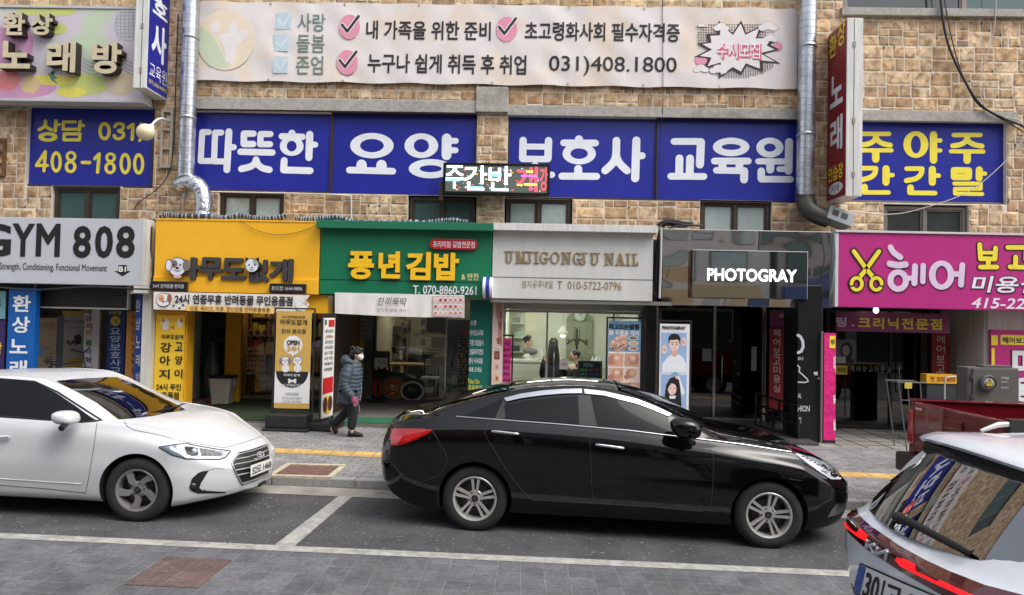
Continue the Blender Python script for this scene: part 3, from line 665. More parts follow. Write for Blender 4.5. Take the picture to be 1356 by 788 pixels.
for k in range(4): b.line(mb, [(110+i*6, 77+k*5+7*math.sin(i*.7)) for i in range(12)], .008, .002, .004, 8)
b.pxprism(mb, [(63, 98), (70, 94), (72, 100), (77, 104), (72, 105), (78, 113), (68, 106), (66, 101)], .002, .005, 8); b.oval(mb, 71, 96, 2.5, 3, .002, .005, 8)
b.pxprism(mb, [(14, 70), (26, 66), (44, 78), (30, 82), (22, 92)], .002, .004, 8)
mb.build('artwork', [simple(206, 150, 186), simple(196, 206, 120), simple(226, 214, 96), simple(206, 190, 160), simple(222, 130, 130), simple(214, 186, 140), simple(196, 196, 200), simple(150, 150, 156), simple(98, 140, 116)], t)
LF = mat('khaki_letter_face', S(206, 192, 160), .4, var=.12); LS = simple(44, 36, 30, .5)
b.text(t, '환', (12, 21, 41, 51), LF, .035, depth=.16, side=LS); b.text(t, '상', (47, 22, 77, 51), LF, .035, depth=.16, side=LS)
for s_, r in (('노', (8, 59, 49, 95)), ('래', (70, 60, 108, 100)), ('방', (129, 61, 168, 102))): b.text(t, s_, r, LF, .035, depth=.18, side=LS)
# --- blue blade sign and red blade sign, standing out from the wall
def blade(name, label, x, Yn, Yf, z0, z1, th, face, side, left):     # face looks +X when left is True, else -X
    t = thing(name, label, 'blade sign', (x, (Yn+Yf)/2, z0))
    s_ = -1 if left else 1; mb = MB(); mb.box(min(x, x+s_*th), max(x, x+s_*th), Yn, Yf, z0, z1); mb.build('box', side, t, bevel=.008)
    if left: b = Board((x+.003, Yn+.02, z0+.03), (0, 1, 0), (0, 0, 1), Yf-Yn-.04, z1-z0-.06)
    else: b = Board((x-.003, Yf-.02, z0+.03), (0, -1, 0), (0, 0, 1), Yf-Yn-.04, z1-z0-.06)
    mb = MB(); b.slab(mb, (0, 0, b.W, b.H), -.006, .002); mb.build('face', face, t)
    mb = MB(); mb.box(x+s_*th*.45-.006, x+s_*th*.45+.006, Yn-.003, Yn+.002, z0+.01, z1-.01); mb.build('cover_joint', simple(96, 92, 86, .6), t)
    for k in (.12, .42, .85): mb = MB(); z = z0+(z1-z0)*k; mb.box(x+s_*th*.45-.025, x+s_*th*.45+.025, Yn-.012, Yn-.0035, z-.05, z+.05); mb.build('latch', simple(150, 140, 128, .5), t)
    mb = MB()
    for k in (.2, .8): z = z0+(z1-z0)*k; mb.box(x+s_*th*.4, x+s_*th*.6, Yf, YW, z-.04, z+.04)
    mb.build('bracket', M_ALU, t); return t, b
SIDEW = mat('white_sign_side', S(216, 216, 212), .45, var=.14, streak=True)
zb = at(196, 116.5, 12.95).z
t, b = blade('blade_sign', 'blue and white blade sign between the karaoke billboard and the left silver duct', at(195.5, 60, 12.95).x, 12.95, 13.72, zb, 9.0, .25, BLU, SIDEW, True)
for s_, r in (('보', (204, -36, 229, -8)), ('호', (203, 2, 229, 26)), ('사', (201, 36, 228, 86))): b.text(t, s_, [.1, b.uv(215, r[3])[1], .64, b.uv(215, r[1])[1]], BW, .035, True, px=False)
b.text(t, '교육원', [.05, b.uv(215, 112)[1], .70, b.uv(215, 92)[1]], BW, .0, px=False); b.text(t, '경기-2020-4000호', [.04, b.uv(215, 121)[1], .71, b.uv(215, 115)[1]], BY, .0, px=False)
z0_, z1_ = at(1121, 259.5, 12.9).z, at(1121, 23.5, 12.9).z; xr = at(1121, 140, 12.9).x
RED = mat('dark_red_sign_film', S(140, 22, 44), .35, var=.1)
t, b = blade('blade_sign', 'dark red karaoke blade sign with yellow and white syllables beside the right silver duct', xr, 12.9, 13.72, z0_, z1_, .29, RED, SIDEW, False)
def vpx(y, x=1108): return b.uv(x, y)[1]
for s_, u0, u1, y0, y1, m_ in (('환', .06, .38, 72, 42, BY), ('상', .42, .74, 66, 32, BY)): b.text(t, s_, [u0, vpx(y0), u1, vpx(y1)], m_, .02, px=False)
b.text(t, '노', [.12, vpx(140), .66, vpx(98)], BW, .03, px=False); b.text(t, '래', [.14, vpx(200), .66, vpx(155)], BW, .03, px=False); b.text(t, '연습장', [.06, vpx(238), .70, vpx(218)], BY, .015, px=False)
mb = MB(); c = (.38, vpx(249)); b.prism(mb, [(c[0]+.3*math.cos(a*PI/12), c[1]+.11*math.sin(a*PI/12)) for a in range(24)], .002, .005); mb.build('roundel', WHT, t)
b.text(t, '지하', [.2, c[1]-.07, .56, c[1]+.07], K, .0, px=False, w=.006)
mb = MB()
for k in range(7): v0 = .2+b.H*k/7.3; b.line(mb, [(.02+.1*k % .3, v0), (.05+.1*k % .3, v0+.18), (.11+.1*k % .3, v0+.15)], .012, .002, .0045, 0, px=False)
mb.build('printed_note', simple(196, 90, 110), t)
# --- LED screen
t, b = sign('led_display', 'black LED screen with glowing white and red characters hung on the stone pilaster', 'LED display', (587, 216.5, 728, 258), 13.42, simple(14, 14, 16, .4), .14)
mb = MB(); frame4(mb, b, (0, 0, b.W, b.H), .045, 0, .02); mb.build('bezel', simple(10, 10, 12, .3), t, bevel=.004)
EW = emit('led_white', (.85, .95, 1, 1), .85); ER = emit('led_red', (1, .06, .10, 1), .8); EC = emit('led_cyan', (.25, .7, .95, 1), .6); EY = emit('led_yellow', (1, .65, .1, 1), .7); EP = emit('led_purple', (.55, .15, .8, 1), .6); EDG = emit('led_dim', (.05, .06, .05, 1), .6)
mb = MB(); b.slab(mb, (.045, .045, b.W-.045, b.H-.045), 0, .004, 0)
r_ = random.Random(4)
for k in range(70):
    u, v = r_.uniform(.08, b.W-.12), r_.uniform(.07, b.H-.09); m_ = r_.choice([1, 2, 3, 4]); b.slab(mb, (u, v, u+r_.uniform(.01, .05), v+.014), .004, .0055, m_)
mb.build('lamp_matrix', [EDG, EC, ER, EY, EP], t)
b.text(t, '주', (589, 219, 615, 250), EW, .012, depth=.004, w=.005); b.text(t, '간', (614, 219, 645, 252), EW, .012, depth=.004, w=.005); b.text(t, '반', (647, 220, 677, 253), EW, .012, depth=.004, w=.005); b.text(t, '개', (683, 221, 712, 254), ER, .012, depth=.004, w=.005)
b.text(t, '강', (715, 222, 725, 253), ER, .008, depth=.004, w=.005)
mb = MB()
for (x0, y0, x1, y1), c in (((589, 236, 609, 240), 0), ((648, 230, 664, 234), 0), ((616, 247, 640, 249), 0), ((690, 232, 711, 234.5), 2), ((694, 243, 711, 246), 1), ((697, 226, 706, 229), 1), ((685, 244, 692, 246), 1)):
    q = b.rect((x0, y0, x1, y1)); b.slab(mb, q, .0095, .0105, c)
mb.build('lit_rows', [EC, EY, EP], t)
mb = MB(); mb.box(b.O.x+.3, b.O.x+b.W-.5, 13.42+.14, YW-.02, b.O.z+.1, b.O.z+.2); mb.box(b.O.x-.08, b.O.x-.002, 13.45, 13.6, b.O.z-.12, b.O.z+.25); mb.build('bracket', M_ALU, t)
# --- GYM
t, b = sign('gym_sign', 'light grey fascia sign reading GYM 808 in big black letters', 'shop sign', (-90, 288, 188, 375.5), 12.75, mat('grey_acrylic', S(190, 192, 200), .4, var=.04), .3)
mb = MB(); b.slab(mb, (b.W, 0, b.W+.1, b.H), -.32, .004); b.slab(mb, (b.W-.13, -.14, b.W+.16, -.003), -.3, .0); mb.build('end_cap', M_WHITEP, t, bevel=.006)
for s_, x0, x1 in (('G', -31, 15), ('Y', 16, 46), ('M', 48, 80), ('8', 97, 121), ('0', 126, 150), ('8', 154, 179)): b.text(t, s_, (x0, 296, x1, 340) if x0 < 90 else (x0, 299, x1, 342), K, .03)
b.text(t, 'Strength, Conditioning, Functional Movement', (0, 349, 142, 361), K, .004)
mb = MB(); b.pxprism(mb, [(157, 351), (168, 351), (168, 359), (173, 359), (162.5, 366), (152, 359), (157, 359)], 0, .004); mb.build('arrow', K, t); b.text(t, 'B1', (158, 353, 167, 360), WHT, .02, w=.006)
# --- pet shop fascia
YS = mat('yellow_fascia', S(246, 184, 44), .38, var=.05, scale=1.5)
t, b = sign('pet_shop_sign', 'tall yellow fascia with dark raised letters and a dog and a cat face', 'shop sign', (205, 291, 423, 388), 12.8, YS, .5)
mb = MB(); q = b.rect((405, 388, 432, 415)); b.slab(mb, (0, q[1], q[2], -.003), -.45, -.10); b.slab(mb, (0, b.H-.03, b.W, b.H), 0, .012); b.slab(mb, (0, 0, b.W, .27), 0, .03); mb.build('lower_band', YS, t, bevel=.006)
LD = mat('charcoal_letter', S(66, 64, 66), .45); LDs = simple(34, 32, 32)
for s_, r in (('아', (228, 341, 268, 371)), ('무', (266, 341, 296, 371)), ('도', (295, 342, 327, 371)), ('없', (329, 344, 358, 374)), ('개', (358, 343, 389, 374))): b.text(t, s_, r, LD, .045, True, depth=.07, side=LDs, w=.0)
mb = MB()
b.oval(mb, 239, 354, 12, 12.5, .09, .12, 0); b.oval(mb, 239, 354, 11, 11.5, .12, .125, 1); b.oval(mb, 228, 352, 4.6, 8, .095, .127, 0); b.oval(mb, 228, 352, 3.7, 7, .127, .129, 1); b.oval(mb, 251, 352, 4.8, 7.6, .095, .127, 2)
b.oval(mb, 235, 350, 4.6, 5, .125, .128, 2); b.oval(mb, 235, 351, 1.2, 1.4, .128, .130, 0); b.oval(mb, 243, 351.5, 1.2, 1.4, .128, .13, 0); b.oval(mb, 239.3, 355.5, 2.2, 1.6, .125, .13, 0); b.line(mb, [(236, 358.5), (239.3, 360), (242.5, 358.5)], .012, .125, .13, 0); b.oval(mb, 239, 366.5, 5, 2.4, .1, .122, 3); b.oval(mb, 234, 357, 1.6, 1, .125, .129, 3); b.oval(mb, 245, 357.5, 1.6, 1, .125, .129, 3)
b.pxprism(mb, [(246, 362), (253, 359), (253, 366)], .1, .123, 0)
AEM = [simple(38, 34, 34), simple(222, 226, 238), simple(126, 112, 106), simple(232, 180, 180), simple(160, 166, 172)]; mb.build('dog_emblem', AEM, t); mb = MB()
b.oval(mb, 337, 352, 9.6, 9.4, .09, .12, 0); b.oval(mb, 337, 352, 8.7, 8.5, .12, .124, 1); b.pxprism(mb, [(328, 349), (328.5, 341), (335, 345)], .09, .121, 0); b.pxprism(mb, [(339, 344.5), (345.5, 341.5), (346, 349)], .09, .121, 0); b.pxprism(mb, [(338, 343.6), (343, 345), (345.5, 351), (340, 352)], .124, .127, 4)
b.oval(mb, 333.5, 351.5, 1, 1.2, .124, .129, 0); b.oval(mb, 341, 351.5, 1, 1.2, .124, .129, 0); b.oval(mb, 337, 355, 1.2, .8, .124, .129, 0); b.line(mb, [(334.5, 357), (337, 358.3), (339.5, 357)], .01, .124, .128, 0)
for y in (353, 355.5): b.line(mb, [(326, y), (330, y+.4)], .008, .1, .128, 0); b.line(mb, [(344.5, y+.4), (348.5, y)], .008, .1, .128, 0)
mb.build('cat_emblem', AEM, t)
for r, s_ in (((203.5, 373, 251, 385.5), '24시 반려동물 편의점'), ((359.5, 376, 407, 388.5), '본오점 1644-9896')):
    mb = MB(); q = b.rect(r); b.slab(mb, q, .0305, .11); mb.build('name_plate', simple(36, 34, 36, .35), t, bevel=.01, label='black plate reading '+s_); b.text(t, s_, (r[0]+3, r[1]+3.5, r[2]-4, r[3]-3.5), simple(214, 214, 218), .004, w=.112)
b = fboard(203.5, 388.5, 411, 412, 12.62)
t = thing('cloth_banner', 'white cloth banner with dog drawing and black writing under the yellow fascia', 'banner', b.p(b.W/2, 0))
mb = MB(); n = 40; tp = [b.uv(203.5+207*i/n, 386.5+27*i/n*.16) for i in range(n+1)]; bt = [b.uv(203.5+(196 if i > n-1 else 207*i/n)-(8*(i/n-.9)*10 if i/n > .9 else 0), 409.5+5.5*i/n) for i in range(n+1)]
P = []
for j in range(6):
    for i in range(n+1): f = j/5; P.append(b.p(tp[i][0]*(1-f)+bt[i][0]*f, tp[i][1]*(1-f)+bt[i][1]*f, .008*math.sin(i*.9+f*2)+.004*math.sin(i*2.3)))
mb.add(P, [(j*(n+1)+i, (j+1)*(n+1)+i, (j+1)*(n+1)+i+1, j*(n+1)+i+1) for j in range(5) for i in range(n)], 0, None, True); mb.build('cloth', mat('white_banner_cloth', S(228, 224, 220), .75, var=.06), t)
b.text(t, '24시 연중무휴 반려동물 무인용품점', (232, 391, 388, 404), simple(46, 44, 44), .035, True, w=.016)
mb = MB(); b.pxprism(mb, [(247, 404.5), (364, 408), (363, 415.5), (246.5, 411.5)], .012, .018, 0)
b.oval(mb, 217, 397, 10, 9, .012, .018, 1); b.oval(mb, 217, 397, 9.3, 8.3, .018, .019, 2); b.oval(mb, 214, 395, 4, 4.5, .019, .020, 3); b.oval(mb, 225, 395, 3, 6, .018, .021, 4); b.oval(mb, 217, 399.5, 1.6, 1.2, .019, .021, 1); b.oval(mb, 221, 399, .9, .9, .019, .021, 1); b.oval(mb, 215, 396, .9, .9, .02, .022, 1)
for x, y in ((230, 405), (238, 408), (243, 404)): b.oval(mb, x, y, 1.6, 1.3, .012, .016, 1)
b.pxprism(mb, [(391, 401), (406, 399), (410, 403), (404, 412), (393, 410)], .012, .017, 2); b.pxprism(mb, [(400, 402), (407, 399.5), (407, 405)], .017, .0185, 5)
mb.build('artwork', [simple(240, 196, 110), simple(70, 60, 56), simple(236, 234, 232), simple(226, 156, 120), simple(150, 100, 84), simple(222, 170, 168)], t)
b.text(t, '사료, 케이크, 의류, 장난감등 반려동물용품', (252, 406.5, 358, 413), simple(60, 52, 46), .004, w=.02)
# --- gimbap fascia
GR = mat('green_fascia', S(22, 118, 82), .4, var=.06, scale=1.5)
t, b = sign('gimbap_shop_sign', 'green fascia with four raised yellow syllables and a white telephone number', 'shop sign', (424, 303, 651, 391.5), 12.8, GR, .5)
mb = MB(); b.slab(mb, (-.04, b.H-.03, b.W+.03, b.H+.11), -.5, .18); mb.build('canopy_cap', simple(30, 112, 80, .45), t, bevel=.008)
mb = MB(); q = b.rect((424, 371.5, 651, 373)); b.slab(mb, (0, q[1], b.W, q[3]), 0, .002); mb.build('joint', simple(10, 60, 42), t)
LY = mat('raised_yellow_letter', S(248, 196, 34), .4, var=.05); LYs = simple(120, 84, 16)
for s_, r in (('풍', (462, 333, 496, 370)), ('년', (502, 333, 531, 369)), ('김', (538, 334, 571, 371)), ('밥', (575, 335, 608, 371.5))): b.text(t, s_, r, LY, .04, depth=.06, side=LYs, w=.0)
mb = MB(); q = b.rect((569.5, 317, 633, 331)); h_ = (q[3]-q[1])/2; c0, c1, vm = q[0]+h_, q[2]-h_, (q[1]+q[3])/2
b.prism(mb, [(c1+h_*math.cos(a), vm+h_*math.sin(a)) for a in [-PI/2+PI*k/10 for k in range(11)]] + [(c0+h_*math.cos(a), vm+h_*math.sin(a)) for a in [PI/2+PI*k/10 for k in range(11)]], 0, .07); mb.build('label_box', simple(176, 34, 48, .35), t, bevel=.008)
b.text(t, '프리미엄 김밥전문점', (574, 320, 629, 328.5), WHT, .004, w=.072); b.text(t, '& 반찬', (611, 362, 634, 371), simple(226, 216, 150), .01, w=.002); b.text(t, 'T. 070-8860-9261', (547, 378.5, 631, 390), WHT, .012, w=.002, depth=.02)
b = fboard(443.5, 390, 615, 420.5, 12.64)
t = thing('cloth_banner', 'white cloth banner with brush writing and a block of food pictures under the green fascia', 'banner', b.p(b.W/2, 0))
mb = MB(); n = 40; P = []
for j in range(7):
    for i in range(n+1):
        f = j/6; u, v = b.uv(443.5+171.5*i/n, (387.3+3.7*i/n)*(1-f)+(415+6*i/n)*f + 1.2*math.sin(i/n*PI)*f); P.append(b.p(u, v, .012*math.sin(i*.7+f)+.006*math.sin(i*1.9)*f))
mb.add(P, [(j*(n+1)+i, (j+1)*(n+1)+i, (j+1)*(n+1)+i+1, j*(n+1)+i+1) for j in range(6) for i in range(n)], 0, None, True); mb.build('cloth', _M['white_banner_cloth'], t)
b.text(t, '한끼뚝딱', (501, 394, 539, 405), simple(70, 76, 74), .0, w=.022, shear=.2); b.text(t, '밥도둑 반찬 개시 !', (500, 408.5, 541, 413), simple(84, 88, 88), .0, w=.022)
mb = MB(); r_ = random.Random(9); b.pxprism(mb, [(573, 392), (614, 392.5), (614, 420), (573, 419)], .014, .0225, 0)
for j in range(3):
    for i in range(6):
        x, y = 577+i*6.6, 397+j*8.6; b.oval(mb, x, y, 2.8, 3.6, .0225, .024, 1, 12); b.oval(mb, x, y+.4, 2.0, 2.5, .024, .0255, r_.choice([2, 3, 4, 5]), 10)
mb.build('food_pictures', [simple(196, 178, 178), simple(238, 234, 232), simple(196, 80, 74), simple(206, 128, 112), simple(176, 60, 54), simple(206, 186, 160)], t)
# --- nail shop fascia
NW = mat('white_fascia_panel', S(206, 206, 202), .45, var=.05, scale=2, streak=True)
t, b = sign('nail_shop_sign', 'white panelled fascia with raised gold serif letters over a telephone number', 'shop sign', (652, 308, 864.5, 397), 12.8, NW, .5)
mb = MB(); b.slab(mb, (0, b.H+.002, b.W+.05, b.H+.13), -.5, .17); mb.build('canopy_cap', mat('white_corrugated', S(216, 216, 214), .5, var=.15, scale=9, streak=True), t, bevel=.006)
mb = MB(); q = b.rect((652, 368.2, 864, 369.6)); b.slab(mb, (0, q[1], b.W, q[3]), 0, .002); b.slab(mb, (-.02, -.07, b.W+.35, -.002), -.3, -.02); mb.build('joint', simple(120, 118, 112), t)
GO = mat('gold_letter', S(156, 134, 96), .45, .2, var=.12); GOs = simple(100, 84, 58)
def serif(ch, x0, x1, y0, y1):                 # roman capitals cut from bars, thick and thin
    mb = MB(); w = x1-x0; h = y1-y0; T, t_ = 2.3, .95; D = (.003, .02)
    def P(*pts): b.pxprism(mb, [(x0+x, y0+y) for x, y in pts], D[0], D[1]+random.uniform(0, .0015), 0)
    def V(x, a=0, c=None, wd=T): P((x, a), (x+wd, a), (x+wd, c if c else h), (x, c if c else h))
    def sf(x, y, wd): P((x, y), (x+wd, y), (x+wd, y+t_), (x, y+t_))
    def arc(cx, cy, rx, ry, a0, a1, wd0, wd1):
        n = 16; o = []; i_ = []
        for k in range(n+1):
            a = a0+(a1-a0)*k/n; wd = t_+(wd0-t_)*abs(math.cos(a)); o.append((cx+rx*math.cos(a), cy-ry*math.sin(a))); i_.append((cx+(rx-wd)*math.cos(a), cy-(ry-t_)*math.sin(a)))
        for k in range(n): P(o[k], o[k+1], i_[k+1], i_[k])
    if ch == 'U': V(2, 0, h*.7); V(w-4, 0, h*.7, 1.8); arc(w/2-.3, h*.68, w/2-1.8, h*.34, PI, 2*PI, T, t_); sf(0, 0, 7.5); sf(w-6, 0, 6)
    if ch == 'M': V(2, 0, h, 1.6); V(w-5.4, 0); P((2, 0), (6, 0), (w/2+1.2, h), (w/2-1.2, h)); P((w-5, 0), (w-3, 0), (w/2+1.2, h), (w/2-.4, h)); sf(0, 0, 6); sf(w-7, 0, 7); sf(0, h-t_, 5.6); sf(w-7.4, h-t_, 7.4)
    if ch == 'J': V(w-5.4, 0, h*.72); arc(w-6, h*.75, 4.2, h*.27, PI*1.1, 2*PI, T, t_); sf(w-7.4, 0, 7.4)
    if ch == 'I': V(w/2-T/2); sf(w/2-3.2, 0, 6.4); sf(w/2-3.2, h-t_, 6.4)
    if ch in 'OG':
        if ch == 'O': arc(w/2, h/2, w/2, h/2, 0, 2*PI, T, t_)
        else: arc(w/2, h/2, w/2, h/2, PI*.22, PI*1.78, T, t_); V(w-4, h*.55, h*.93); sf(w-6.5, h*.52, 7.5); V(w-2.6, 0, h*.3, 1.2)
    if ch == 'N': V(2, 0, h, 1.6); V(w-3.4, 0, h, 1.6); P((1.5, 0), (5.4, 0), (w-1.8, h), (w-4.4, h)); sf(0, 0, 5); sf(w-5.5, 0, 5.5); sf(0, h-t_, 5.6)
    if ch == 'A': P((w/2-1, 0), (w/2+1, 0), (w-1, h), (w-5, h)); P((w/2-1, 0), (w/2+.6, 0), (3, h), (1.4, h)); sf(w*.24, h*.62, w*.46); sf(0, h-t_, 5); sf(w-7, h-t_, 7)
    if ch == 'L': V(2.2); sf(.6, 0, 7); sf(0.6, h-t_, w-1); V(w-2, h*.68, h, 1.4)
    return mb
lt = MB()
for c, x0, x1 in (('U', 668, 681), ('M', 682, 699), ('J', 699, 706.5), ('I', 707, 714), ('G', 714.5, 727.5), ('O', 728.5, 742), ('N', 743, 757.5), ('G', 758.5, 771), ('J', 771, 778.5), ('U', 781, 795), ('N', 800, 814.5), ('A', 814.5, 828.5), ('I', 828.5, 835.5), ('L', 836, 846.5)):
    yy = 332.6+(x0-667)*.02; m_ = serif(c, x0+.3, x1-.7, yy, yy+15.5); lt.add(m_.v, m_.f, 0)
lt.build('lettering', [GO], t)
b.text(t, '엄지공주네일', (691, 371.5, 732, 381.5), GO, .0, depth=.006, w=.002); b.text(t, 'T  010-5722-0796', (738, 373, 823, 383.5), GO, .0, depth=.006, w=.002)
# --- photo studio fascia of polished steel
MIRR = mat('polished_steel', S(206, 200, 196), .04, 1.0, var=.02, scale=1)
nt = MIRR.node_tree; tc = nt.nodes.new('ShaderNodeTexCoord'); nz = nt.nodes.new('ShaderNodeTexNoise'); nz.inputs['Scale'].default_value = 1.1; nz.inputs['Detail'].default_value = .5; nt.links.new(tc.outputs['Object'], nz.inputs[0])
bp = nt.nodes.new('ShaderNodeBump'); bp.inputs['Distance'].default_value = .055; bp.inputs['Strength'].default_value = 1; nt.links.new(nz.outputs[0], bp.inputs['Height']); nt.links.new(bp.outputs[0], nt.nodes['Principled BSDF'].inputs['Normal'])
MIRR2 = mat('mirror_steel', S(190, 190, 190), .03, 1.0, var=.02)
t, b = sign('photo_studio_sign', 'mirror polished steel fascia with glowing white PHOTOGRAY letters', 'shop sign', (877, 305, 1102, 406), 12.85, MIRR, .4)
q = b.rect((914, 333, 1065, 395.5)); mb = MB(); b.slab(mb, q, 0, .16); mb.build('front_box', MIRR2, t, bevel=.006)
b.text(t, 'PHOTOGRAY', (933, 357, 1050, 373.5), emit('lit_white_letter', (1, 1, 1, 1), .75), .024, depth=.03, side=simple(230, 230, 230), w=.16)
# --- hair salon fascia
MG = mat('magenta_fascia', S(186, 44, 128), .4, var=.05, scale=1.5)
t, b = sign('hair_salon_sign', 'magenta fascia with yellow scissors and white raised syllables', 'shop sign', (1110, 311, 1470, 410), 12.75, MG, .4)
mb = MB(); b.slab(mb, (-.06, 0, -.002, b.H), -.4, .01); b.slab(mb, (-.06, b.H+.002, b.W, b.H+.04), -.4, .03); mb.build('edge_trim', simple(206, 204, 206, .4), t, bevel=.004)
PW = simple(226, 206, 232); PK = simple(96, 26, 72)
HE = [('c', 42, [(380, 97), (402, 135), (450, 170)]), ('c', 46, [(374, 217), (430, 228), (488, 222)]), ('o', 435, 340, 78, 82, 35, 42), ('l', 36, [(500, 322), (540, 322)]), ('l', 42, [(558, 235), (553, 360)]), ('l', 38, [(618, 230), (614, 348)]),
 ('o', 752, 300, 92, 106, 45, 68), ('l', 40, [(845, 292), (880, 292)]), ('l', 42, [(903, 228), (893, 370)])]
b.strokes(t, HE, 1110, 310, 5.512, PK, 0, .004, 2, dx=1.6, dy=1.8); b.strokes(t, HE, 1110, 310, 5.512, PW, 0, .012)  # offset dark copy drawn on as the syllables' shadow
BO = [('l', 34, [(1030, 77), (1036, 180), (1140, 182), (1146, 102)]), ('l', 26, [(1040, 135), (1140, 137)]), ('l', 34, [(1092, 195), (1092, 235)]), ('l', 34, [(1035, 241), (1155, 241)]), ('l', 34, [(1235, 98), (1370, 98), (1365, 185)]), ('l', 34, [(1292, 168), (1290, 238)]), ('l', 34, [(1252, 240), (1405, 244)])]
b.strokes(t, BO, 1110, 310, 5.512, simple(44, 24, 36), 0, .004, 9); b.strokes(t, BO, 1110, 310, 5.512, YEL, 0, .012)
b.text(t, '미용실', (1286, 366, 1381, 388), simple(236, 230, 240), .02, w=.006, shear=.15); b.text(t, '미용실', (1285, 365, 1383, 390), simple(50, 22, 60), .06, w=.002, shear=.15); b.text(t, '415-2243', (1286, 395, 1382, 409), simple(236, 226, 240), .015, w=.003, shear=.2)
mb = MB()
for k, m_, e in ((0, 1, .055), (1, 0, 0)):
    w0, w1 = (.002, .008) if k == 0 else (.008, .012)
    for sx in (-1, 1):
        f = lambda x, y: (1147+sx*(x-1147), y)
        b.line(mb, [f(1130.5, 333), f(1149, 359), f(1157, 368)], .075+e*1.2, w0, w1, m_)
        n = 18
        b.line(mb, [f(1160+7*math.cos(a*2*PI/n)-(0 if sx < 0 else 0), 376+8*math.sin(a*2*PI/n)) for a in range(n+1)], .06+e, w0, w1+.0006, m_)
mb.build('scissors', [YEL, simple(40, 24, 40)], t)
# ================================================================ shop fronts at street level
GL = glass('shop_glass', (.92, .95, .94, 1)); GLD = glass('dim_shop_glass', (.72, .73, .72, 1), 1.6); GLT = glass('tinted_shop_glass', (.16, .17, .17, 1), 1.9)
STEEL = mat('stainless_frame', S(170, 168, 164), .22, .95, var=.1); DARKF = mat('dark_frame', S(52, 50, 50), .4, .3)
GREYF = mat('grey_frame_panel', S(168, 168, 162), .55, var=.08)
def front(name, label, Y, px, z, top, fm, gm, mulls=(), fw=.06, door=None):   # a glazed front: px (left, right, sample row), metres z..top
    x0 = at(px[0], px[2], Y).x; x1 = at(px[1], px[2], Y).x; t = thing(name, label, 'storefront', ((x0+x1)/2, Y, z))
    xs = [x0+fw] + [at(m, px[2], Y).x for m in mulls] + [x1-fw]
    mb = MB(); mb.box(x0, x0+fw, Y, Y+.1, z, top); mb.box(x1-fw, x1, Y, Y+.1, z, top); mb.box(x0+fw, x1-fw, Y+.002, Y+.098, top-fw, top); mb.box(x0+fw, x1-fw, Y+.002, Y+.098, z, z+fw)
    for m in xs[1:-1]: mb.box(m-fw*.4, m+fw*.4, Y+.004, Y+.096, z+fw, top-fw)
    mb.build('frame', fm, t, bevel=.004)
    for i in range(len(xs)-1):
        mb = MB(); a = xs[i]+(fw*.4 if i else 0); b_ = xs[i+1]-(fw*.4 if i < len(xs)-2 else 0)
        if door == i:
            mb.box(a+.01, b_-.01, Y+.04, Y+.052, z+fw+.01, top-fw-.01); d = mb.build('door', gm, t)
            mb = MB(); hx = a+.12; mb.tube([(hx, Y+.03, z+.75), (hx, Y-.03, z+.78), (hx, Y-.03, z+1.35), (hx, Y+.03, z+1.38)], .014, 8); mb.build('handle', STEEL, d)
        else: mb.box(a, b_, Y+.04, Y+.052, z+fw, top-fw); mb.build('glass_pane', gm, t)
    return t, x0, x1
def lamp_tube(label, x0, x1, Y, z, st, ax='x', col=(1, .97, .88, 1), name='ceiling_or_fill_light'):
    t = thing(name, label, 'lamp', ((x0+x1)/2, Y, z)); mb = MB(); mb.box(x0, x1, Y-.06, Y+.06, z+.03, z+.08); mb.build('housing', simple(220, 220, 216), t)
    mb = MB(); mb.box(x0+.03, x1-.03, Y-.045, Y+.045, z, z+.029); mb.build('diffuser', emit('lamp_%.1f_%.2f' % (st, col[2]), col, st), t); return t
def room(name, label, x0, x1, Y0, Y1, z, top, wm):         # inner lining of a shop: back and side walls, ceiling
    t = thing(name, label, 'shop interior', ((x0+x1)/2, Y1, z))
    mb = MB(); mb.box(x0, x1, Y1, Y1+.08, z, top); mb.build('rear_wall', wm, t); mb = MB(); mb.box(x0, x0+.04, Y0, Y1, z, top); mb.build('side_wall', wm, t); mb = MB(); mb.box(x1-.04, x1, Y0, Y1, z, top); mb.build('side_wall', wm, t)
    mb = MB(); mb.box(x0, x1, Y0, Y1, top, top+.05); mb.build('ceiling', wm, t); return t
def boardthing(name, label, cat, r, Y, m, th=.03, group=None): return sign(name, label, cat, r, Y, m, th, group, 0, 'panel')
def rows(b, t, lines, m, bold=0.0, w=.005):
    for s_, r in lines: b.text(t, s_, r, m, bold, w=w)
BLUEP = mat('blue_print', S(18, 92, 172), .4, var=.08)
# ---------- gym entrance
t, b = boardthing('vertical_sign', 'blue vertical sign with white syllables left of the gym entrance', 'sign', (9, 381, 45, 545), 12.95, BLUEP, .12)
rows(b, t, [('환', (17, 391, 41, 413)), ('상', (16, 419, 40, 441)), ('노', (13, 449, 37, 468)), ('래', (13, 477, 36, 498)), ('방', (11, 505, 35, 527))], WHT, .025)
t, b = boardthing('window_poster', 'dark purple poster with yellow marks at the left edge beside the blue vertical sign', 'poster', (-30, 424, 5, 545), 13.0, simple(54, 36, 92), .02); rows(b, t, [('노래\n연습장', (-24, 434, 3, 470))], YEL, .01)
t, b = boardthing('window_poster', 'pale teal poster above the purple poster at the left edge', 'poster', (-30, 385, 7, 422), 13.02, simple(120, 168, 176), .02); rows(b, t, [('입구', (-20, 395, 2, 412))], simple(40, 60, 80), .0)
x0, x1 = at(46, 390, 13.2).x, at(172, 390, 13.2).x
t = thing('roller_shutter', 'half raised dark roller shutter with a pale frame over the gym entrance', 'shutter', ((x0+x1)/2, 13.2, 2.3))
zt, zb_ = at(110, 372, 13.2).z, at(110, 407, 13.2).z
mb = MB(); n = 16
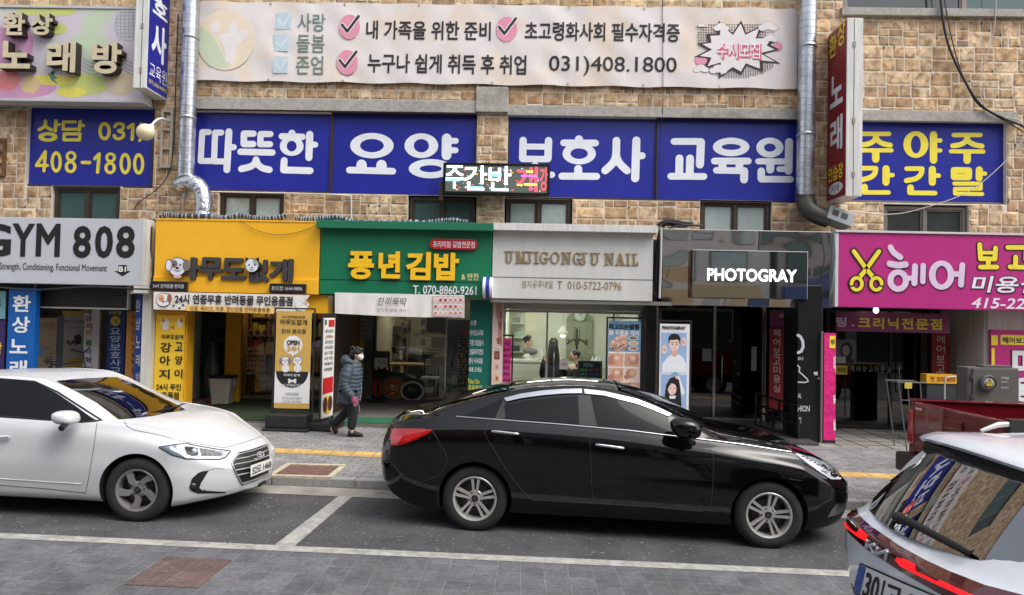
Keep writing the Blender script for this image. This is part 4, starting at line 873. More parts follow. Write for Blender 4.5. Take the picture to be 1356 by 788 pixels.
for i in range(n): z = zb_+(zt-zb_)*i/n; mb.box(x0+.03, x1-.03, 13.19, 13.22, z+.004, z+(zt-zb_)/n)
mb.build('slat_curtain', simple(38, 38, 38, .5), t)
mb = MB(); mb.box(x0, x1, 13.16, 13.25, zb_-.03, zb_); mb.box(x0, x0+.03, 13.16, 13.25, zb_, zt); mb.box(x1-.03, x1, 13.16, 13.25, zb_, zt); mb.build('frame', simple(186, 184, 178), t)
t, b = boardthing('leaning_banner', 'tan banner with mirrored blue writing leaning in the gym entrance', 'banner', (46, 421, 73, 560), 14.6, simple(186, 160, 126, .8), .01)
rows(b, t, [('수시모집', (49, 427, 72, 436)), ('교육', (60, 458, 70, 487))], simple(110, 120, 130), .0); mb = MB(); b.oval(mb, 53, 465, 6, 7, .001, .006, 0); mb.build('roundel', simple(120, 160, 190), t)
t, b = boardthing('leaning_banner', 'grey blue blank banner leaning behind the yellow topped one', 'banner', (73, 418, 92, 560), 15.6, simple(120, 130, 136, .8), .01)
t, b = boardthing('leaning_banner', 'white banner with yellow top and a black picture leaning in the gym entrance', 'banner', (83, 412, 114, 550), 15.2, simple(196, 190, 180, .8), .01)
mb = MB(); b.pxprism(mb, [(83, 412), (114, 412), (114, 418), (83, 417)], .001, .004, 0); b.pxprism(mb, [(88, 476), (100, 473), (112, 474), (112, 492), (88, 492)], .001, .004, 0); b.pxprism(mb, [(98, 445), (105, 442), (108, 446), (107, 456), (99, 454)], .001, .004, 1)
for k in range(5): b.oval(mb, 90+k*3.4, 453+k % 2*2, 1.4, 3, .001, .004, 1, 10)
mb.build('artwork', [simple(216, 178, 60), simple(40, 34, 34)], t); rows(b, t, [('PIANO SUCCESS', (85, 424, 113, 428)), ('피아노 교습 안내', (89, 432, 110, 435)), ('신입생 모집', (93, 462, 110, 466))], simple(150, 60, 60), .0)
t, b = boardthing('vertical_sign', 'white vertical sign with multicoloured syllables inside the gym entrance', 'sign', (110, 409, 130, 545), 14.2, simple(214, 208, 204), .06)
for s_, y, c in (('파', 413, (60, 50, 60)), ('뮤', 422, (110, 50, 90)), ('지', 432, (170, 60, 50)), ('카', 441, (190, 150, 40)), ('음', 454, (40, 120, 70)), ('악', 466, (40, 120, 170)), ('학', 477, (60, 60, 140)), ('원', 489, (80, 50, 120))): b.text(t, s_, (113, y-4, 122, y+4), simple(*c), .03)
t, b = boardthing('vertical_sign', 'dark blue vertical sign with a yellow roundel inside the gym entrance', 'sign', (141, 411, 164, 545), 14.0, simple(22, 52, 118), .06)
rows(b, t, [('따뜻한', (145, 412, 161, 417))], YEL, .01); mb = MB(); b.oval(mb, 153, 425, 6.5, 6.5, .001, .005, 0); b.pxprism(mb, [(149, 422), (153, 425), (157, 420), (154, 430)], .005, .006, 1); mb.build('roundel', [simple(214, 178, 60), simple(90, 150, 80)], t)
for k, s_ in enumerate('요양보호사교육원'): b.text(t, s_, (146, 434+k*10.5, 160, 442.5+k*10.5), simple(190, 200, 216), .01)
t, b = boardthing('vertical_sign', 'orange vertical sign with dark syllables behind the narrow blue sign', 'sign', (166, 412, 184, 545), 13.7, simple(196, 134, 56), .05)
for k, s_ in enumerate('수학영어논술학원'): b.text(t, s_, (174, 416+k*10, 181, 424+k*10), simple(60, 30, 40) if k not in (1,) else simple(170, 50, 40), .01)
t, b = boardthing('vertical_sign', 'narrow blue vertical sign with pale syllables next to the white post of the pet shop', 'sign', (178, 390, 187, 545), 13.2, simple(34, 66, 142), .05)
for k, s_ in enumerate('환상노래방'): b.text(t, s_, (180, 397+k*24, 186, 413+k*24), simple(200, 206, 220), .015)
x = at(180, 390, 13.0).x
t = thing('security_camera', 'small white security camera over the narrow blue vertical sign', 'camera', (x, 13.0, 2.45)); mb = MB(); mb.tube([(x-.09, 12.98, 2.42), (x+.08, 13.0, 2.47)], .035, 12); mb.build('body', WHT, t); mb = MB(); mb.bar((x+.05, 13.0, 2.48), (x+.08, 13.05, 2.6), .02, .02); mb.build('bracket', WHT, t)
# bicycle parked in the entrance, its handlebar above the white car's roof
bx, byy, bz = at(82, 480, 12.9).x, 12.9, FL['gym'][2]
t = thing('bicycle', 'dark bicycle parked at the gym entrance, only its handlebar showing above the white car', 'bicycle', (bx, byy, bz))
DK = simple(26, 26, 28, .35)
for dx in (-.52, .52):
    mb = MB(); mb.tube([(bx+dx+.33*math.cos(a*PI/16), byy, bz+.35+.33*math.sin(a*PI/16)) for a in range(32)], .02, 8, closed=True)
    for a in range(8): mb.tube([(bx+dx, byy, bz+.35), (bx+dx+.32*math.cos(a*PI/4), byy, bz+.35+.32*math.sin(a*PI/4))], .003, 4)
    mb.build('wheel', DK, t)
mb = MB(); A = lambda dx, z: (bx+dx, byy, bz+z)
for p, q in ((A(.52, .35), A(.40, .92)), (A(-.52, .35), A(-.12, .3)), (A(-.12, .3), A(.42, .75)), (A(-.12, .3), A(-.2, .82)), (A(-.2, .78), A(.41, .86)), (A(-.52, .35), A(-.2, .78))): mb.tube([p, q], .016, 8)
mb.build('frame', DK, t); mb = MB(); mb.tube([(bx+.34, byy-.28, bz+1.1), (bx+.36, byy-.12, bz+1.05), A(.40, 1.02), (bx+.36, byy+.12, bz+1.05), (bx+.34, byy+.28, bz+1.1)], .014, 8); mb.tube([A(.40, .92), A(.40, 1.03)], .014, 8); mb.build('handlebar', DK, t)
mb = MB(); mb.ell(A(-.22, .86), (.13, .07, .035)); mb.build('saddle', DK, t)
# ---------- pet shop
zf = FL['pet'][2]; PY = 14.9
xa, xb = at(244, 500, PY).x, at(433, 500, PY).x
room('shop_room', 'brown shelved interior behind the pet shop glass', FL['pet'][0]+.12, FL['pet'][1]-.1, PY+.15, 18.6, zf, 2.75, mat('warm_shop_wall', S(150, 108, 66), .8, var=.2))
t, X0_, X1_ = front('pet_storefront', 'dark glazed door and window front of the pet shop under the yellow fascia', PY, (236, 434, 470), zf, 2.78, DARKF, GLD, (297,), .07, 0)
YP = mat('yellow_post_paint', S(238, 176, 40), .45, var=.08)
b = fboard(298, 410, 318, 534, PY-.12); mb = MB(); b.slab(mb, (0, 0, b.W, b.H), -.10, 0); mb.build('post', YP, t)
b = fboard(203, 412, 246, 560, 13.1); mb = MB(); b.slab(mb, (0, -.2, b.W, b.H), -.3, 0); mb.build('post', YP, t, bevel=.01)
t, b = boardthing('vertical_banner', 'yellow vertical banner with black syllables on the left post of the pet shop', 'banner', (204.5, 417, 243, 545), 13.06, mat('yellow_banner_cloth', S(246, 202, 50), .6, var=.06), .015)
rows(b, t, [('아무도없개', (214, 443, 243, 449.5)), ('강', (212.5, 453.5, 227, 467)), ('아', (211.5, 471, 226, 484)), ('지', (210.5, 489, 225, 502)), ('고', (232, 453, 242, 465)), ('양', (232, 471, 242, 483)), ('이', (231, 489, 242, 501)), ('24시 무인', (207, 508, 240, 517)), ('용품점', (214, 519, 237, 529))], simple(42, 36, 30), .03)
mb = MB(); b.oval(mb, 219, 427, 5, 5.5, .001, .005, 0); b.oval(mb, 219, 434, 4.5, 3.5, .001, .0055, 0); b.pxprism(mb, [(224, 434), (231, 431), (231, 436)], .001, .005, 1); b.oval(mb, 238, 428, 4, 6, .001, .005, 0); b.oval(mb, 216.5, 424.5, 2.2, 2.4, .005, .006, 2); b.oval(mb, 240, 425, 2, 2.4, .005, .006, 2); mb.build('animal_drawing', [simple(232, 228, 222), simple(190, 150, 60), simple(196, 130, 90)], t)
# sheets of writing on the glass
b = fboard(290, 416, 297, 520, PY-.13)
t, b = boardthing('vertical_sign', 'pale strip with dark vertical syllables beside the pet shop door', 'sign', (272, 414, 297, 520), PY+.6, simple(120, 118, 112), .02)
for k, s_ in enumerate('아이로보지도자'): b.text(t, s_, (277, 418+k*12, 286, 428+k*12), simple(34, 34, 34), .02)
mb = MB(); q = b.rect((287, 433, 297, 447)); b.slab(mb, q, .001, .006); mb.build('notice', simple(70, 40, 48), t)
t = thing('window_lettering', 'rows of small white hashtag writing on the brown pet shop window', 'lettering', (at(340, 470, PY-.01).x, PY-.01, zf+1)); b = Board((at(316, 470, PY-.01).x, PY-.004, zf), (1, 0, 0), (0, 0, 1), 1.8, 2.4)
TW = simple(232, 222, 206, .6)
rows(b, t, [('#무인편의점', (327, 459.5, 352, 465)), ('#고양이용품', (327, 466, 352, 471)), ('#사료간식캔', (327, 472, 352, 477.5)), ('#용품간식샵', (327, 478.5, 352, 484)), ('#특이한간식', (327, 485, 352, 490)), ('#디저트맛집', (327, 491.5, 352, 496.5))], TW, .0)
mb = MB()
for x in (332, 341, 351): b.oval(mb, x, 441, 4.2, 4.4, 0, .003, 0); b.oval(mb, x, 441, 3.5, 3.7, .003, .004, 1)
q = b.rect((335, 451, 347, 456)); b.slab(mb, q, 0, .003, 2); mb.build('sticker', [TW, simple(92, 60, 44), simple(170, 44, 44)], t)
# goods on shelves
ORD = ['first', 'second', 'third', 'fourth', 'fifth', 'sixth', 'seventh', 'eighth', 'ninth', 'tenth', 'eleventh', 'twelfth']
CN = {(206, 160, 90): 'tan', (196, 92, 60): 'orange red', (226, 206, 170): 'cream', (120, 80, 60): 'brown', (92, 110, 80): 'olive green', (214, 190, 70): 'yellow', (170, 150, 140): 'beige', (200, 200, 196): 'white', (60, 60, 62): 'black', (150, 60, 50): 'red', (206, 190, 150): 'buff', (120, 120, 118): 'grey'}
def shelf_unit(label, x0, x1, Y, z, h, n, wood, cols, seed, group, short):
    t = thing('shelf_unit', label, 'shelf', ((x0+x1)/2, Y, z), group); mb = MB(); mb.box(x0, x0+.03, Y, Y+.35, z, z+h); mb.box(x1-.03, x1, Y, Y+.35, z, z+h); mb.box(x0+.03, x1-.03, Y+.32, Y+.35, z, z+h); mb.build('frame', wood, t)
    r_ = random.Random(seed)
    for k in range(n):
        zz = z+.08+(h-.1)*k/n; mb = MB(); mb.box(x0+.03, x1-.03, Y+.001, Y+.319, zz, zz+.02); mb.build('shelf_board', wood, t)
    for k in range(n):
        zz = z+.10+(h-.1)*k/n+.002; x = x0+.05; num = -1
        while x < x1-.14:
            w_ = r_.uniform(.07, .16); hh = r_.uniform(.12, (h-.1)/n-.06); cc = r_.choice(cols); num += 1; o = MB(); o.box(x, x+w_, Y+.04, Y+.22, zz, zz+hh)
            o.build('goods_box', simple(*cc), None, bevel=.006, label='%s goods box, %s from left, %s board of the %s' % (CN[cc], ORD[num], ORD[k], short), cat='box', group='goods on the '+group); x += w_+r_.uniform(.005, .05)
    return t
WOOD = mat('shelf_wood', S(150, 104, 62), .6, var=.25, streak=True)
cols = [(206, 160, 90), (196, 92, 60), (226, 206, 170), (120, 80, 60), (92, 110, 80), (214, 190, 70), (170, 150, 140)]
shelf_unit('wide wooden shelf unit behind the brown pet shop window', at(330, 470, 16.2).x, at(366, 470, 16.2).x, 16.2, zf, 2.2, 5, WOOD, cols, 1, 'pet shop shelves', 'wide pet shop shelf')
shelf_unit('wooden shelf unit at the right end of the pet shop', at(405, 470, 16.4).x, at(432, 470, 16.4).x, 16.4, zf, 2.2, 5, WOOD, cols, 2, 'pet shop shelves', 'right pet shop shelf')
lamp_tube('long ceiling lamp inside the pet shop', at(330, 400, 15.9).x, at(400, 400, 15.9).x, 15.9, 2.6, 12, col=(1, .82, .55, 1))  # lamp added to warm and brighten the pet shop interior
x, y = at(400-128, 500, 14.5).x, 14.5
bx = at(294.5, 515, 14.55).x; zc = zf
t = thing('waste_bin', 'white plastic waste bin with a black liner by the pet shop door', 'bin', (bx, 14.55, zc)); mb = MB()
ring = lambda s_, z: [Vector((bx+s_*sx, 14.55+s_*.85*sy, z)) for sx, sy in ((-.8, -1), (.8, -1), (1, -.8), (1, .8), (.8, 1), (-.8, 1), (-1, .8), (-1, -.8))]
mb.loft([ring(.175, zc), ring(.225, zc+.5), ring(.24, zc+.5), ring(.24, zc+.56), ring(.22, zc+.56), ring(.2, zc+.3)], 0, True, False); mb.build('body', simple(196, 190, 178, .5), t, bevel=.008)
mb = MB(); mb.loft([ring(.246, zc+.53), ring(.25, zc+.565), ring(.232, zc+.585), ring(.19, zc+.57)], 0, True, False); mb.build('liner', simple(36, 26, 28, .35), t); mb = MB(); mb.box(bx-.27, bx-.245, 14.5, 14.6, zc+.36, zc+.5); mb.box(bx+.245, bx+.27, 14.5, 14.6, zc+.36, zc+.5); mb.build('grip', simple(196, 190, 178, .5), t)
# a wet umbrella bag and mop by the door
ux = at(280, 505, 14.7).x; t = thing('umbrella_stand', 'clear plastic wrapped umbrellas with a red foot beside the waste bin', 'umbrella stand', (ux, 14.7, zf)); mb = MB(); mb.loft([[Vector((ux+r*math.cos(a*PI/5), 14.7+r*math.sin(a*PI/5), zf+z)) for a in range(10)] for r, z in ((.09, .12), (.14, .4), (.16, .7), (.10, 1.0), (.05, 1.25))], 0); mb.build('wrapping', simple(70, 72, 70, .3), t); mb = MB(); mb.lathe([(.16, 0), (.15, .06), (.06, .14), (.02, .15)], (ux, 14.7, zf), (0, 0, 1), 16); mb.build('foot', simple(150, 40, 34), t)
mat_r = mat('artificial_turf', S(52, 66, 38), .95, var=.4, scale=60, bump=.01, bscale=220)
xa_, xb_ = at(244, 545, 13).x, at(430, 545, 13).x
mb = MB(); mb.box(xa_, xb_, 12.34, PY-.03, zf+.001, zf+.016); mb.build('doormat', mat_r, label='green artificial turf mat in front of the pet shop door', cat='mat')
# pull-up stand OPEN 24H
p0 = ground(383, 571, SW); Ys = p0.y+.12
t, b = sign('banner_stand', 'gold and white banner stand reading OPEN 24H before the pet shop', 'sign stand', (364.5, 412, 411, 541), Ys, mat('gold_banner_print', S(206, 168, 88), .5, var=.05), .015, 'banner stands on the pavement', 0, 'banner')
zg_ = gz(p0.x)+SW
mb = MB(); W_ = b.W; zz = zg_-b.O.z
for u in (-.05, W_+.03): b.slab(mb, (u, zz+.08, u+.025, b.H+.05), -.05, -.025)
b.slab(mb, (-.05, b.H+.03, W_+.055, b.H+.055), -.049, -.024); mb.build('frame', simple(44, 44, 46, .4), t, bevel=.003)
mb = MB(); mb.box(b.O.x-.12, b.O.x+W_+.05, Ys-.22, Ys+.24, zg_, zg_+.05); mb.box(b.O.x-.08, b.O.x+W_+.02, Ys-.18, Ys+.2, zg_+.05, zg_+.27); mb.build('weighted_base', simple(34, 34, 36, .5), t, bevel=.03)
mb = MB(); q = b.rect((364.8, 493, 411, 534)); b.slab(mb, (0, q[1], W_, q[3]), 0, .001, 0); c = b.uv(387, 492); b.prism(mb, [(c[0]+.27*math.cos(a), c[1]+.27*math.sin(a)) for a in [PI+PI*k/20 for k in range(21)]], 0, .003, 1)
b.oval(mb, 388, 457, 12.5, 12.5, 0, .003, 0); b.pxprism(mb, [(384, 467), (391, 467), (387.5, 472)], 0, .0032, 0)
for x in (378, 394):
    b.oval(mb, x, 478, 6.2, 6, 0, .004, 1); b.oval(mb, x, 478, 5.6, 5.4, .004, .005, 0); b.oval(mb, x, 488, 5, 5, 0, .0045, 0); b.oval(mb, x-2, 477, .8, .9, .005, .006, 1); b.oval(mb, x+2, 477, .8, .9, .005, .006, 1); b.oval(mb, x, 479.5, .9, .7, .005, .006, 1)
b.oval(mb, 372, 478, 2, 4, .003, .006, 2); b.oval(mb, 383.6, 478, 2, 4, .003, .006, 2); b.pxprism(mb, [(389, 475), (389.5, 471), (393, 473)], .003, .0055, 3); b.pxprism(mb, [(396, 473), (399, 471), (399.5, 475)], .003, .0055, 3)
q = b.rect((383, 503, 391, 506)); b.slab(mb, q, .003, .0042, 0); b.oval(mb, 383, 503, 1.6, 1.6, .003, .0044, 0); b.oval(mb, 383, 506, 1.6, 1.6, .003, .0046, 0); b.oval(mb, 391, 503, 1.6, 1.6, .003, .0044, 0); b.oval(mb, 391, 506, 1.6, 1.6, .003, .0046, 0)
mb.build('artwork', [simple(232, 232, 234), simple(34, 34, 36), simple(130, 112, 150), simple(150, 150, 190)], t)
BKK = simple(40, 34, 26)
rows(b, t, [('24시 반려동물 편의점', (374, 418, 404, 421.5)), ('아무도없개', (371, 423, 407, 430.5)), ('안산 본오점', (373, 435.5, 405, 441.5))], BKK, .02); b.text(t, 'OPEN', (380, 450.5, 397, 457), BKK, .05, w=.006); b.text(t, '24H', (380, 457.5, 397, 465), simple(206, 160, 80), .04, w=.006)
rows(b, t, [('아무도없개', (376, 495, 397, 498.5))], WHT, .01); rows(b, t, [('24시 반려동물 편의점', (373, 508, 401, 512))], WHT, .0, .006); rows(b, t, [('아무도없개', (378, 520, 395, 524)), ('경기도 안산시 상록구', (374, 526, 400, 529)), ('본오점 1644-9896', (375, 530.5, 399, 533))], simple(70, 66, 60), .0)
# menu stand seen nearly edge-on
pl = at(425.5, 555, 11.75); pr_ = at(440.5, 546, 12.25)
b = Board((pl.x, 11.75, at(425, 555, 11.75).z), (pr_.x-pl.x, .5, 0), (0, 0, 1), math.hypot(pr_.x-pl.x, .5), at(430, 421, 11.75).z-at(425, 555, 11.75).z)
zg_ = gz(pl.x)+SW
t = thing('banner_stand', 'narrow white menu stand with a red block, seen almost edge-on beside the walking woman', 'sign stand', (b.p(b.W/2, 0).x, 12, zg_), 'banner stands on the pavement')
mb = MB(); b.slab(mb, (0, 0, b.W, b.H), -.012, 0); mb.build('banner', simple(226, 226, 222, .5), t)
mb = MB(); zz = zg_-b.O.z; b.slab(mb, (-.04, zz, -.015, b.H+.03), -.03, -.005); b.slab(mb, (b.W+.015, zz, b.W+.04, b.H+.03), -.03, -.005); b.slab(mb, (-.04, b.H+.03, b.W+.04, b.H+.055), -.03, -.005); mb.build('frame', simple(44, 44, 46), t)
mb = MB(); b.slab(mb, (-.08, zz, b.W+.06, zz+.14), -.24, .2); mb.build('weighted_base', simple(40, 40, 42), t, bevel=.03)
mb = MB(); H = b.H
b.slab(mb, (.02, H*.24, b.W-.03, H*.40), 0, .003, 0)
for dx, c in ((.14, 2), (.36, 2)): b.prism(mb, [(dx+.1*math.cos(a*PI/8), H*.13+.13*math.sin(a*PI/8)) for a in range(16)], .003, .006, c)
b.prism(mb, [(.25+.2*math.cos(a*PI/10), H*.12+.16*math.sin(a*PI/10)) for a in range(20)], 0, .003, 1); b.slab(mb, (.03, H*.93, .12, H*.98), 0, .003, 3); b.slab(mb, (.2, H*.91, b.W-.03, H*.98), 0, .003, 0); mb.build('artwork', [simple(196, 36, 40), simple(232, 190, 60), simple(86, 44, 40), simple(40, 100, 60)], t)
for k, s_ in enumerate(('풍년김밥', '신메뉴', '김치김밥', '참치김밥', '불고기김밥', '라면 우동', '떡볶이', '비빔밥')): b.text(t, s_, [.06, H*(.85-.055*k), b.W-.08, H*(.885-.055*k)], simple(190, 60, 60) if k == 1 else simple(60, 66, 64), .01, px=False)
# ---------- gimbap shop
zf = FL['gim'][2]; GY = 15.9
CREAM = mat('cream_shop_wall', S(206, 196, 168), .8, var=.08)
room('shop_room', 'cream interior behind the gimbap shop glass', FL['gim'][0]+.15, FL['gim'][1]-.1, GY+.15, 19.8, zf, 2.75, CREAM)
t, X0_, X1_ = front('gimbap_storefront', 'tall clear glass storefront with a sliding door under the green fascia', GY, (489, 660, 480), zf, 2.78, STEEL, GL, (590,), .05, 1)
b = fboard(440, 390, 493, 534, GY-.1); mb = MB(); b.slab(mb, (0, 0, b.W, b.H), -.1, 0); mb.build('side_panel', mat('grey_panel', S(118, 116, 112), .6), t)
lamp_tube('left ceiling lamp inside the gimbap shop', at(510, 400, 17.2).x, at(560, 400, 17.2).x, 17.2, 2.66, 13); lamp_tube('right ceiling lamp inside the gimbap shop', at(590, 400, 17.4).x, at(640, 400, 17.4).x, 17.4, 2.66, 13)  # both lamps added to brighten the gimbap room, no source seen there
t, b = boardthing('menu_board', 'grey hanging menu board with columns of small print left of the gimbap glass', 'menu board', (444, 414, 491, 449), GY-.24, simple(150, 150, 148), .02)
for i in range(3):
    for k in range(5): b.text(t, ('야채김밥 3000', '참치김밥 4000', '라면 4000', '떡볶이 4500', '돈까스 8000')[k], (447+i*15, 418+k*6, 459+i*15, 421.5+k*6), simple(52, 52, 52), .0)
t, b = boardthing('wall_poster', 'orange poster with a white dog drawing behind the walking woman', 'poster', (444, 450, 482, 490), GY-.24, simple(216, 158, 60), .02); mb = MB(); b.oval(mb, 455, 474, 13, 15, .001, .004, 0); b.oval(mb, 449, 474, 1.4, 1.4, .004, .005, 1); b.oval(mb, 459, 474, 1.4, 1.4, .004, .005, 1); b.oval(mb, 454, 479, 2.2, 1.6, .004, .005, 1); mb.build('dog_drawing', [simple(226, 222, 212), K], t)
mb = MB(); xq, xr_ = at(470, 500, 13.4).x, at(640, 500, 13.4).x
ROT = simple(112, 112, 108, .7)
# food photographs on the glass, window writing
t = thing('window_sticker', 'round food photographs stuck low on the gimbap glass', 'sticker', (at(525, 510, GY-.02).x, GY-.02, zf+.2)); b = Board((at(495, 500, GY-.006).x, GY-.006, zf), (1, 0, 0), (0, 0, 1), 2, 2)
mb = MB(); r_ = random.Random(6)
b.pxprism(mb, [(493, 492), (506, 488), (560, 505), (561, 529), (493, 529)], 0, .003, 5)
b.oval(mb, 500, 514, 9, 11, .003, .006, 4); b.oval(mb, 522, 514, 17, 16, .003, .007, 0); b.oval(mb, 522, 514, 14.5, 13.5, .007, .008, 1); b.oval(mb, 546, 518, 16, 13.5, .003, .009, 2); b.oval(mb, 546, 518, 13, 10.6, .009, .010, 3)
for k in range(34): a, q = r_.uniform(0, 6.28), r_.uniform(0, 11); x, y = 522+q*math.cos(a), 514+q*math.sin(a)*.9; b.oval(mb, x, y, r_.uniform(1, 2.6), r_.uniform(.8, 1.6), .008, .0092+.0001*k, r_.choice([4, 6, 7]), 8)
for k in range(16): a, q = r_.uniform(0, 6.28), r_.uniform(0, 6); b.oval(mb, 546+q*math.cos(a), 517+q*math.sin(a)*.8, r_.uniform(1, 2), 1, .010, .0112+.0001*k, r_.choice([0, 6]), 8)
mb.build('food_picture', [simple(58, 120, 70), simple(186, 92, 40), simple(216, 212, 206), simple(34, 30, 28), simple(206, 70, 44), simple(40, 42, 44), simple(100, 140, 70), simple(232, 196, 130)], t)
t = thing('window_lettering', 'outlined dark green syllables running down the gimbap door glass', 'lettering', (at(612, 480, GY).x, GY, zf+1)); OUT = simple(220, 212, 186); DKG = simple(16, 44, 36)
for s_, r in (('전', (607, 435, 615, 443)), ('미', (615, 436, 621, 444))): b.text(t, s_, r, simple(170, 60, 70), .03, w=.01)
for s_, r in (('풍', (607, 448, 621, 464)), ('년', (607, 466, 620, 482)), ('김', (606, 483, 620, 497)), ('밥', (606, 499, 619, 513))): b.text(t, s_, (r[0]-.6, r[1]-.6, r[2]+.6, r[3]+.6), OUT, .10, w=.002); b.text(t, s_, r, DKG, .03, w=.008)
t = thing('window_lettering', 'pale thin welcome lines across the gimbap glass', 'lettering', (at(550, 440, GY).x, GY, zf+1.4)); FR = simple(228, 222, 204)
rows(b, t, [('영업', (529, 427, 544, 433)), ('손님은 모두 왕입니다.', (529, 439, 586, 446))], FR, .025)
t = thing('window_lettering', 'small dark Take Out lettering on the gimbap glass', 'lettering', (at(575, 465, GY).x, GY, zf+1.2)); rows(b, t, [('Take Out', (564, 461, 585, 465)), ('어묵포장', (564, 466.5, 582, 470.5))], simple(46, 44, 40), .02)
for k, (x, y, w_, h_) in enumerate(((571, 447, 18, 14), (570, 472, 17, 12), (520, 432, 12, 12), (557, 423, 6, 8), (557, 436, 6, 8), (557, 449, 6, 8))):
    mb = MB(); q = b.rect((x, y, x+w_, y+h_)); b.slab(mb, q, -.075+.06, -.07+.06); mb.build('paper_notice', simple(196, 196, 186), label=('larger blank paper notice on the gimbap glass above the Take Out lettering', 'blank paper notice on the gimbap glass below the Take Out lettering', 'tilted looking pale paper notice at upper left of the gimbap glass', 'topmost of three small slips stuck in a column on the gimbap glass', 'middle one of three small slips in a column on the gimbap glass', 'lowest of three small slips in a column on the gimbap glass')[k], cat='paper notice', group='paper notices on the gimbap glass')
shelf_unit('steel wire shelf unit at the back left of the gimbap shop', at(517, 470, 17.9).x, at(540, 470, 17.9).x, 17.9, zf, 1.75, 5, STEEL, [(200, 200, 196), (60, 60, 62), (150, 60, 50), (206, 190, 150), (120, 120, 118)], 5, 'gimbap shop shelves', 'steel shelf')
# lectern-like notice stand inside, tables, chairs, kitchen counter
x = at(501, 500, GY-.55).x
t = thing('notice_stand', 'black notice stand with a white card before the gimbap glass', 'sign stand', (x, GY-.55, zf)); mb = MB(); mb.tube([(x, GY-.55, zf+.02), (x, GY-.55, zf+.95)], .025, 10); mb.build('pole', DK, t); mb = MB(); mb.lathe([(0, .03), (.2, .02), (.2, 0)], (x, GY-.55, zf), (0, 0, 1), 20); mb.build('foot', DK, t)
b2 = fboard(490, 465, 516, 486, GY-.6); mb = MB(); b2.slab(mb, (0, 0, b2.W, b2.H), -.04, 0); mb.build('panel', DK, t); mb = MB(); q = b2.rect((496, 474, 513, 486)); b2.slab(mb, q, 0, .006); mb.build('card', simple(206, 204, 196), t); b2.text(t, '영업중', (500, 477, 511, 482), simple(90, 60, 50), .0, w=.007)
def table(label, x, Y, w_, d_):
    t = thing('dining_table', label, 'table', (x, Y, zf), 'gimbap shop tables'); mb = MB(); mb.box(x-w_/2, x+w_/2, Y-d_/2, Y+d_/2, zf+.7, zf+.74); mb.build('table_top', mat('pale_wood', S(188, 152, 104), .5, var=.2, streak=True), t, bevel=.005)
    for sx in (-1, 1):
        for sy in (-1, 1): mb = MB(); mb.box(x+sx*(w_/2-.06)-.02, x+sx*(w_/2-.06)+.02, Y+sy*(d_/2-.06)-.02, Y+sy*(d_/2-.06)+.02, zf, zf+.7); mb.build('leg', DK, t)
def chair(label, x, Y, m, back=1):
    t = thing('dining_chair', label, 'chair', (x, Y, zf), 'gimbap shop chairs'); mb = MB(); mb.box(x-.2, x+.2, Y-.2, Y+.2, zf+.43, zf+.47); mb.build('seat', m, t, bevel=.01); mb = MB(); mb.box(x-.2, x+.2, Y+back*.18, Y+back*.21, zf+.5, zf+.85); mb.build('backrest', m, t, bevel=.01)
    for sx in (-1, 1):
        for sy in (-1, 1): mb = MB(); mb.box(x+sx*.17-.015, x+sx*.17+.015, Y+sy*.17-.015, Y+sy*.17+.015, zf, zf+(.43 if sy*back < 0 else .85)); mb.build('leg', DK, t)
table('wood topped table just behind the gimbap glass', at(545, 500, 17.0).x, 17.0, 1.3, .7); chair('white chair at the near table in the gimbap shop', at(570, 500, 16.6).x, 16.62, WHT, 1)
table('wood topped table deep inside the gimbap shop by the door', at(620, 490, 18.2).x, 18.2, 1.0, .7); chair('black chair at the deeper table in the gimbap shop', at(604, 490, 17.7).x, 17.7, DK, -1)
x0, x1 = at(505, 470, 18.8).x, at(575, 470, 18.8).x
t = thing('kitchen_counter', 'steel kitchen counter at the back of the gimbap shop', 'counter', ((x0+x1)/2, 18.8, zf)); mb = MB(); mb.box(x0, x1, 18.6, 19.3, zf+.86, zf+.9); mb.build('worktop', STEEL, t); mb = MB(); mb.box(x0+.02, x1-.02, 18.65, 19.28, zf, zf+.86); mb.build('cabinet', simple(60, 58, 56), t)
t = thing('rice_cooker', 'dark rice cooker standing on the kitchen counter', 'rice cooker', (x0+.5, 18.85, zf+.9)); mb = MB(); mb.lathe([(0, 0), (.18, 0), (.2, .05), (.2, .25), (.17, .32), (0, .34)], (x0+.5, 18.85, zf+.9), (0, 0, 1), 20); mb.build('body', DK, t); mb = MB(); mb.box(x0+.42, x0+.58, 18.83, 18.87, zf+1.23, zf+1.26); mb.build('handle', STEEL, t)
t = thing('refrigerator', 'dark refrigerator at the right of the gimbap shop', 'refrigerator', (at(612, 470, 19.2).x, 19.2, zf)); x = at(612, 470, 19.2).x; mb = MB(); mb.box(x-.4, x+.4, 19.0, 19.7, zf, zf+1.8); mb.build('body', simple(52, 52, 54, .3), t, bevel=.01); mb = MB(); mb.box(x-.39, x-.005, 18.95, 18.999, zf+.05, zf+1.78); mb.box(x+.005, x+.39, 18.95, 18.999, zf+.05, zf+1.78); mb.build('door', simple(44, 44, 46, .3), t, bevel=.005)
t, b = boardthing('menu_board', 'dark wall menu board over the gimbap kitchen counter', 'menu board', (565, 418, 592, 440), 19.7, simple(46, 44, 42), .03)
# green mat with perforations
mb = MB(); xm0, xm1 = at(425, 565, 12.4).x, at(560, 565, 12.4).x; mb.box(xm0, xm1, 12.31, 12.95, FL['gim'][2]+.001, FL['gim'][2]+.018); mb.build('doormat', mat('green_rubber_mat', S(34, 104, 70), .8, var=.3, scale=40, bump=.01, bscale=120), label='green rubber mat on the step of the gimbap shop', cat='mat')
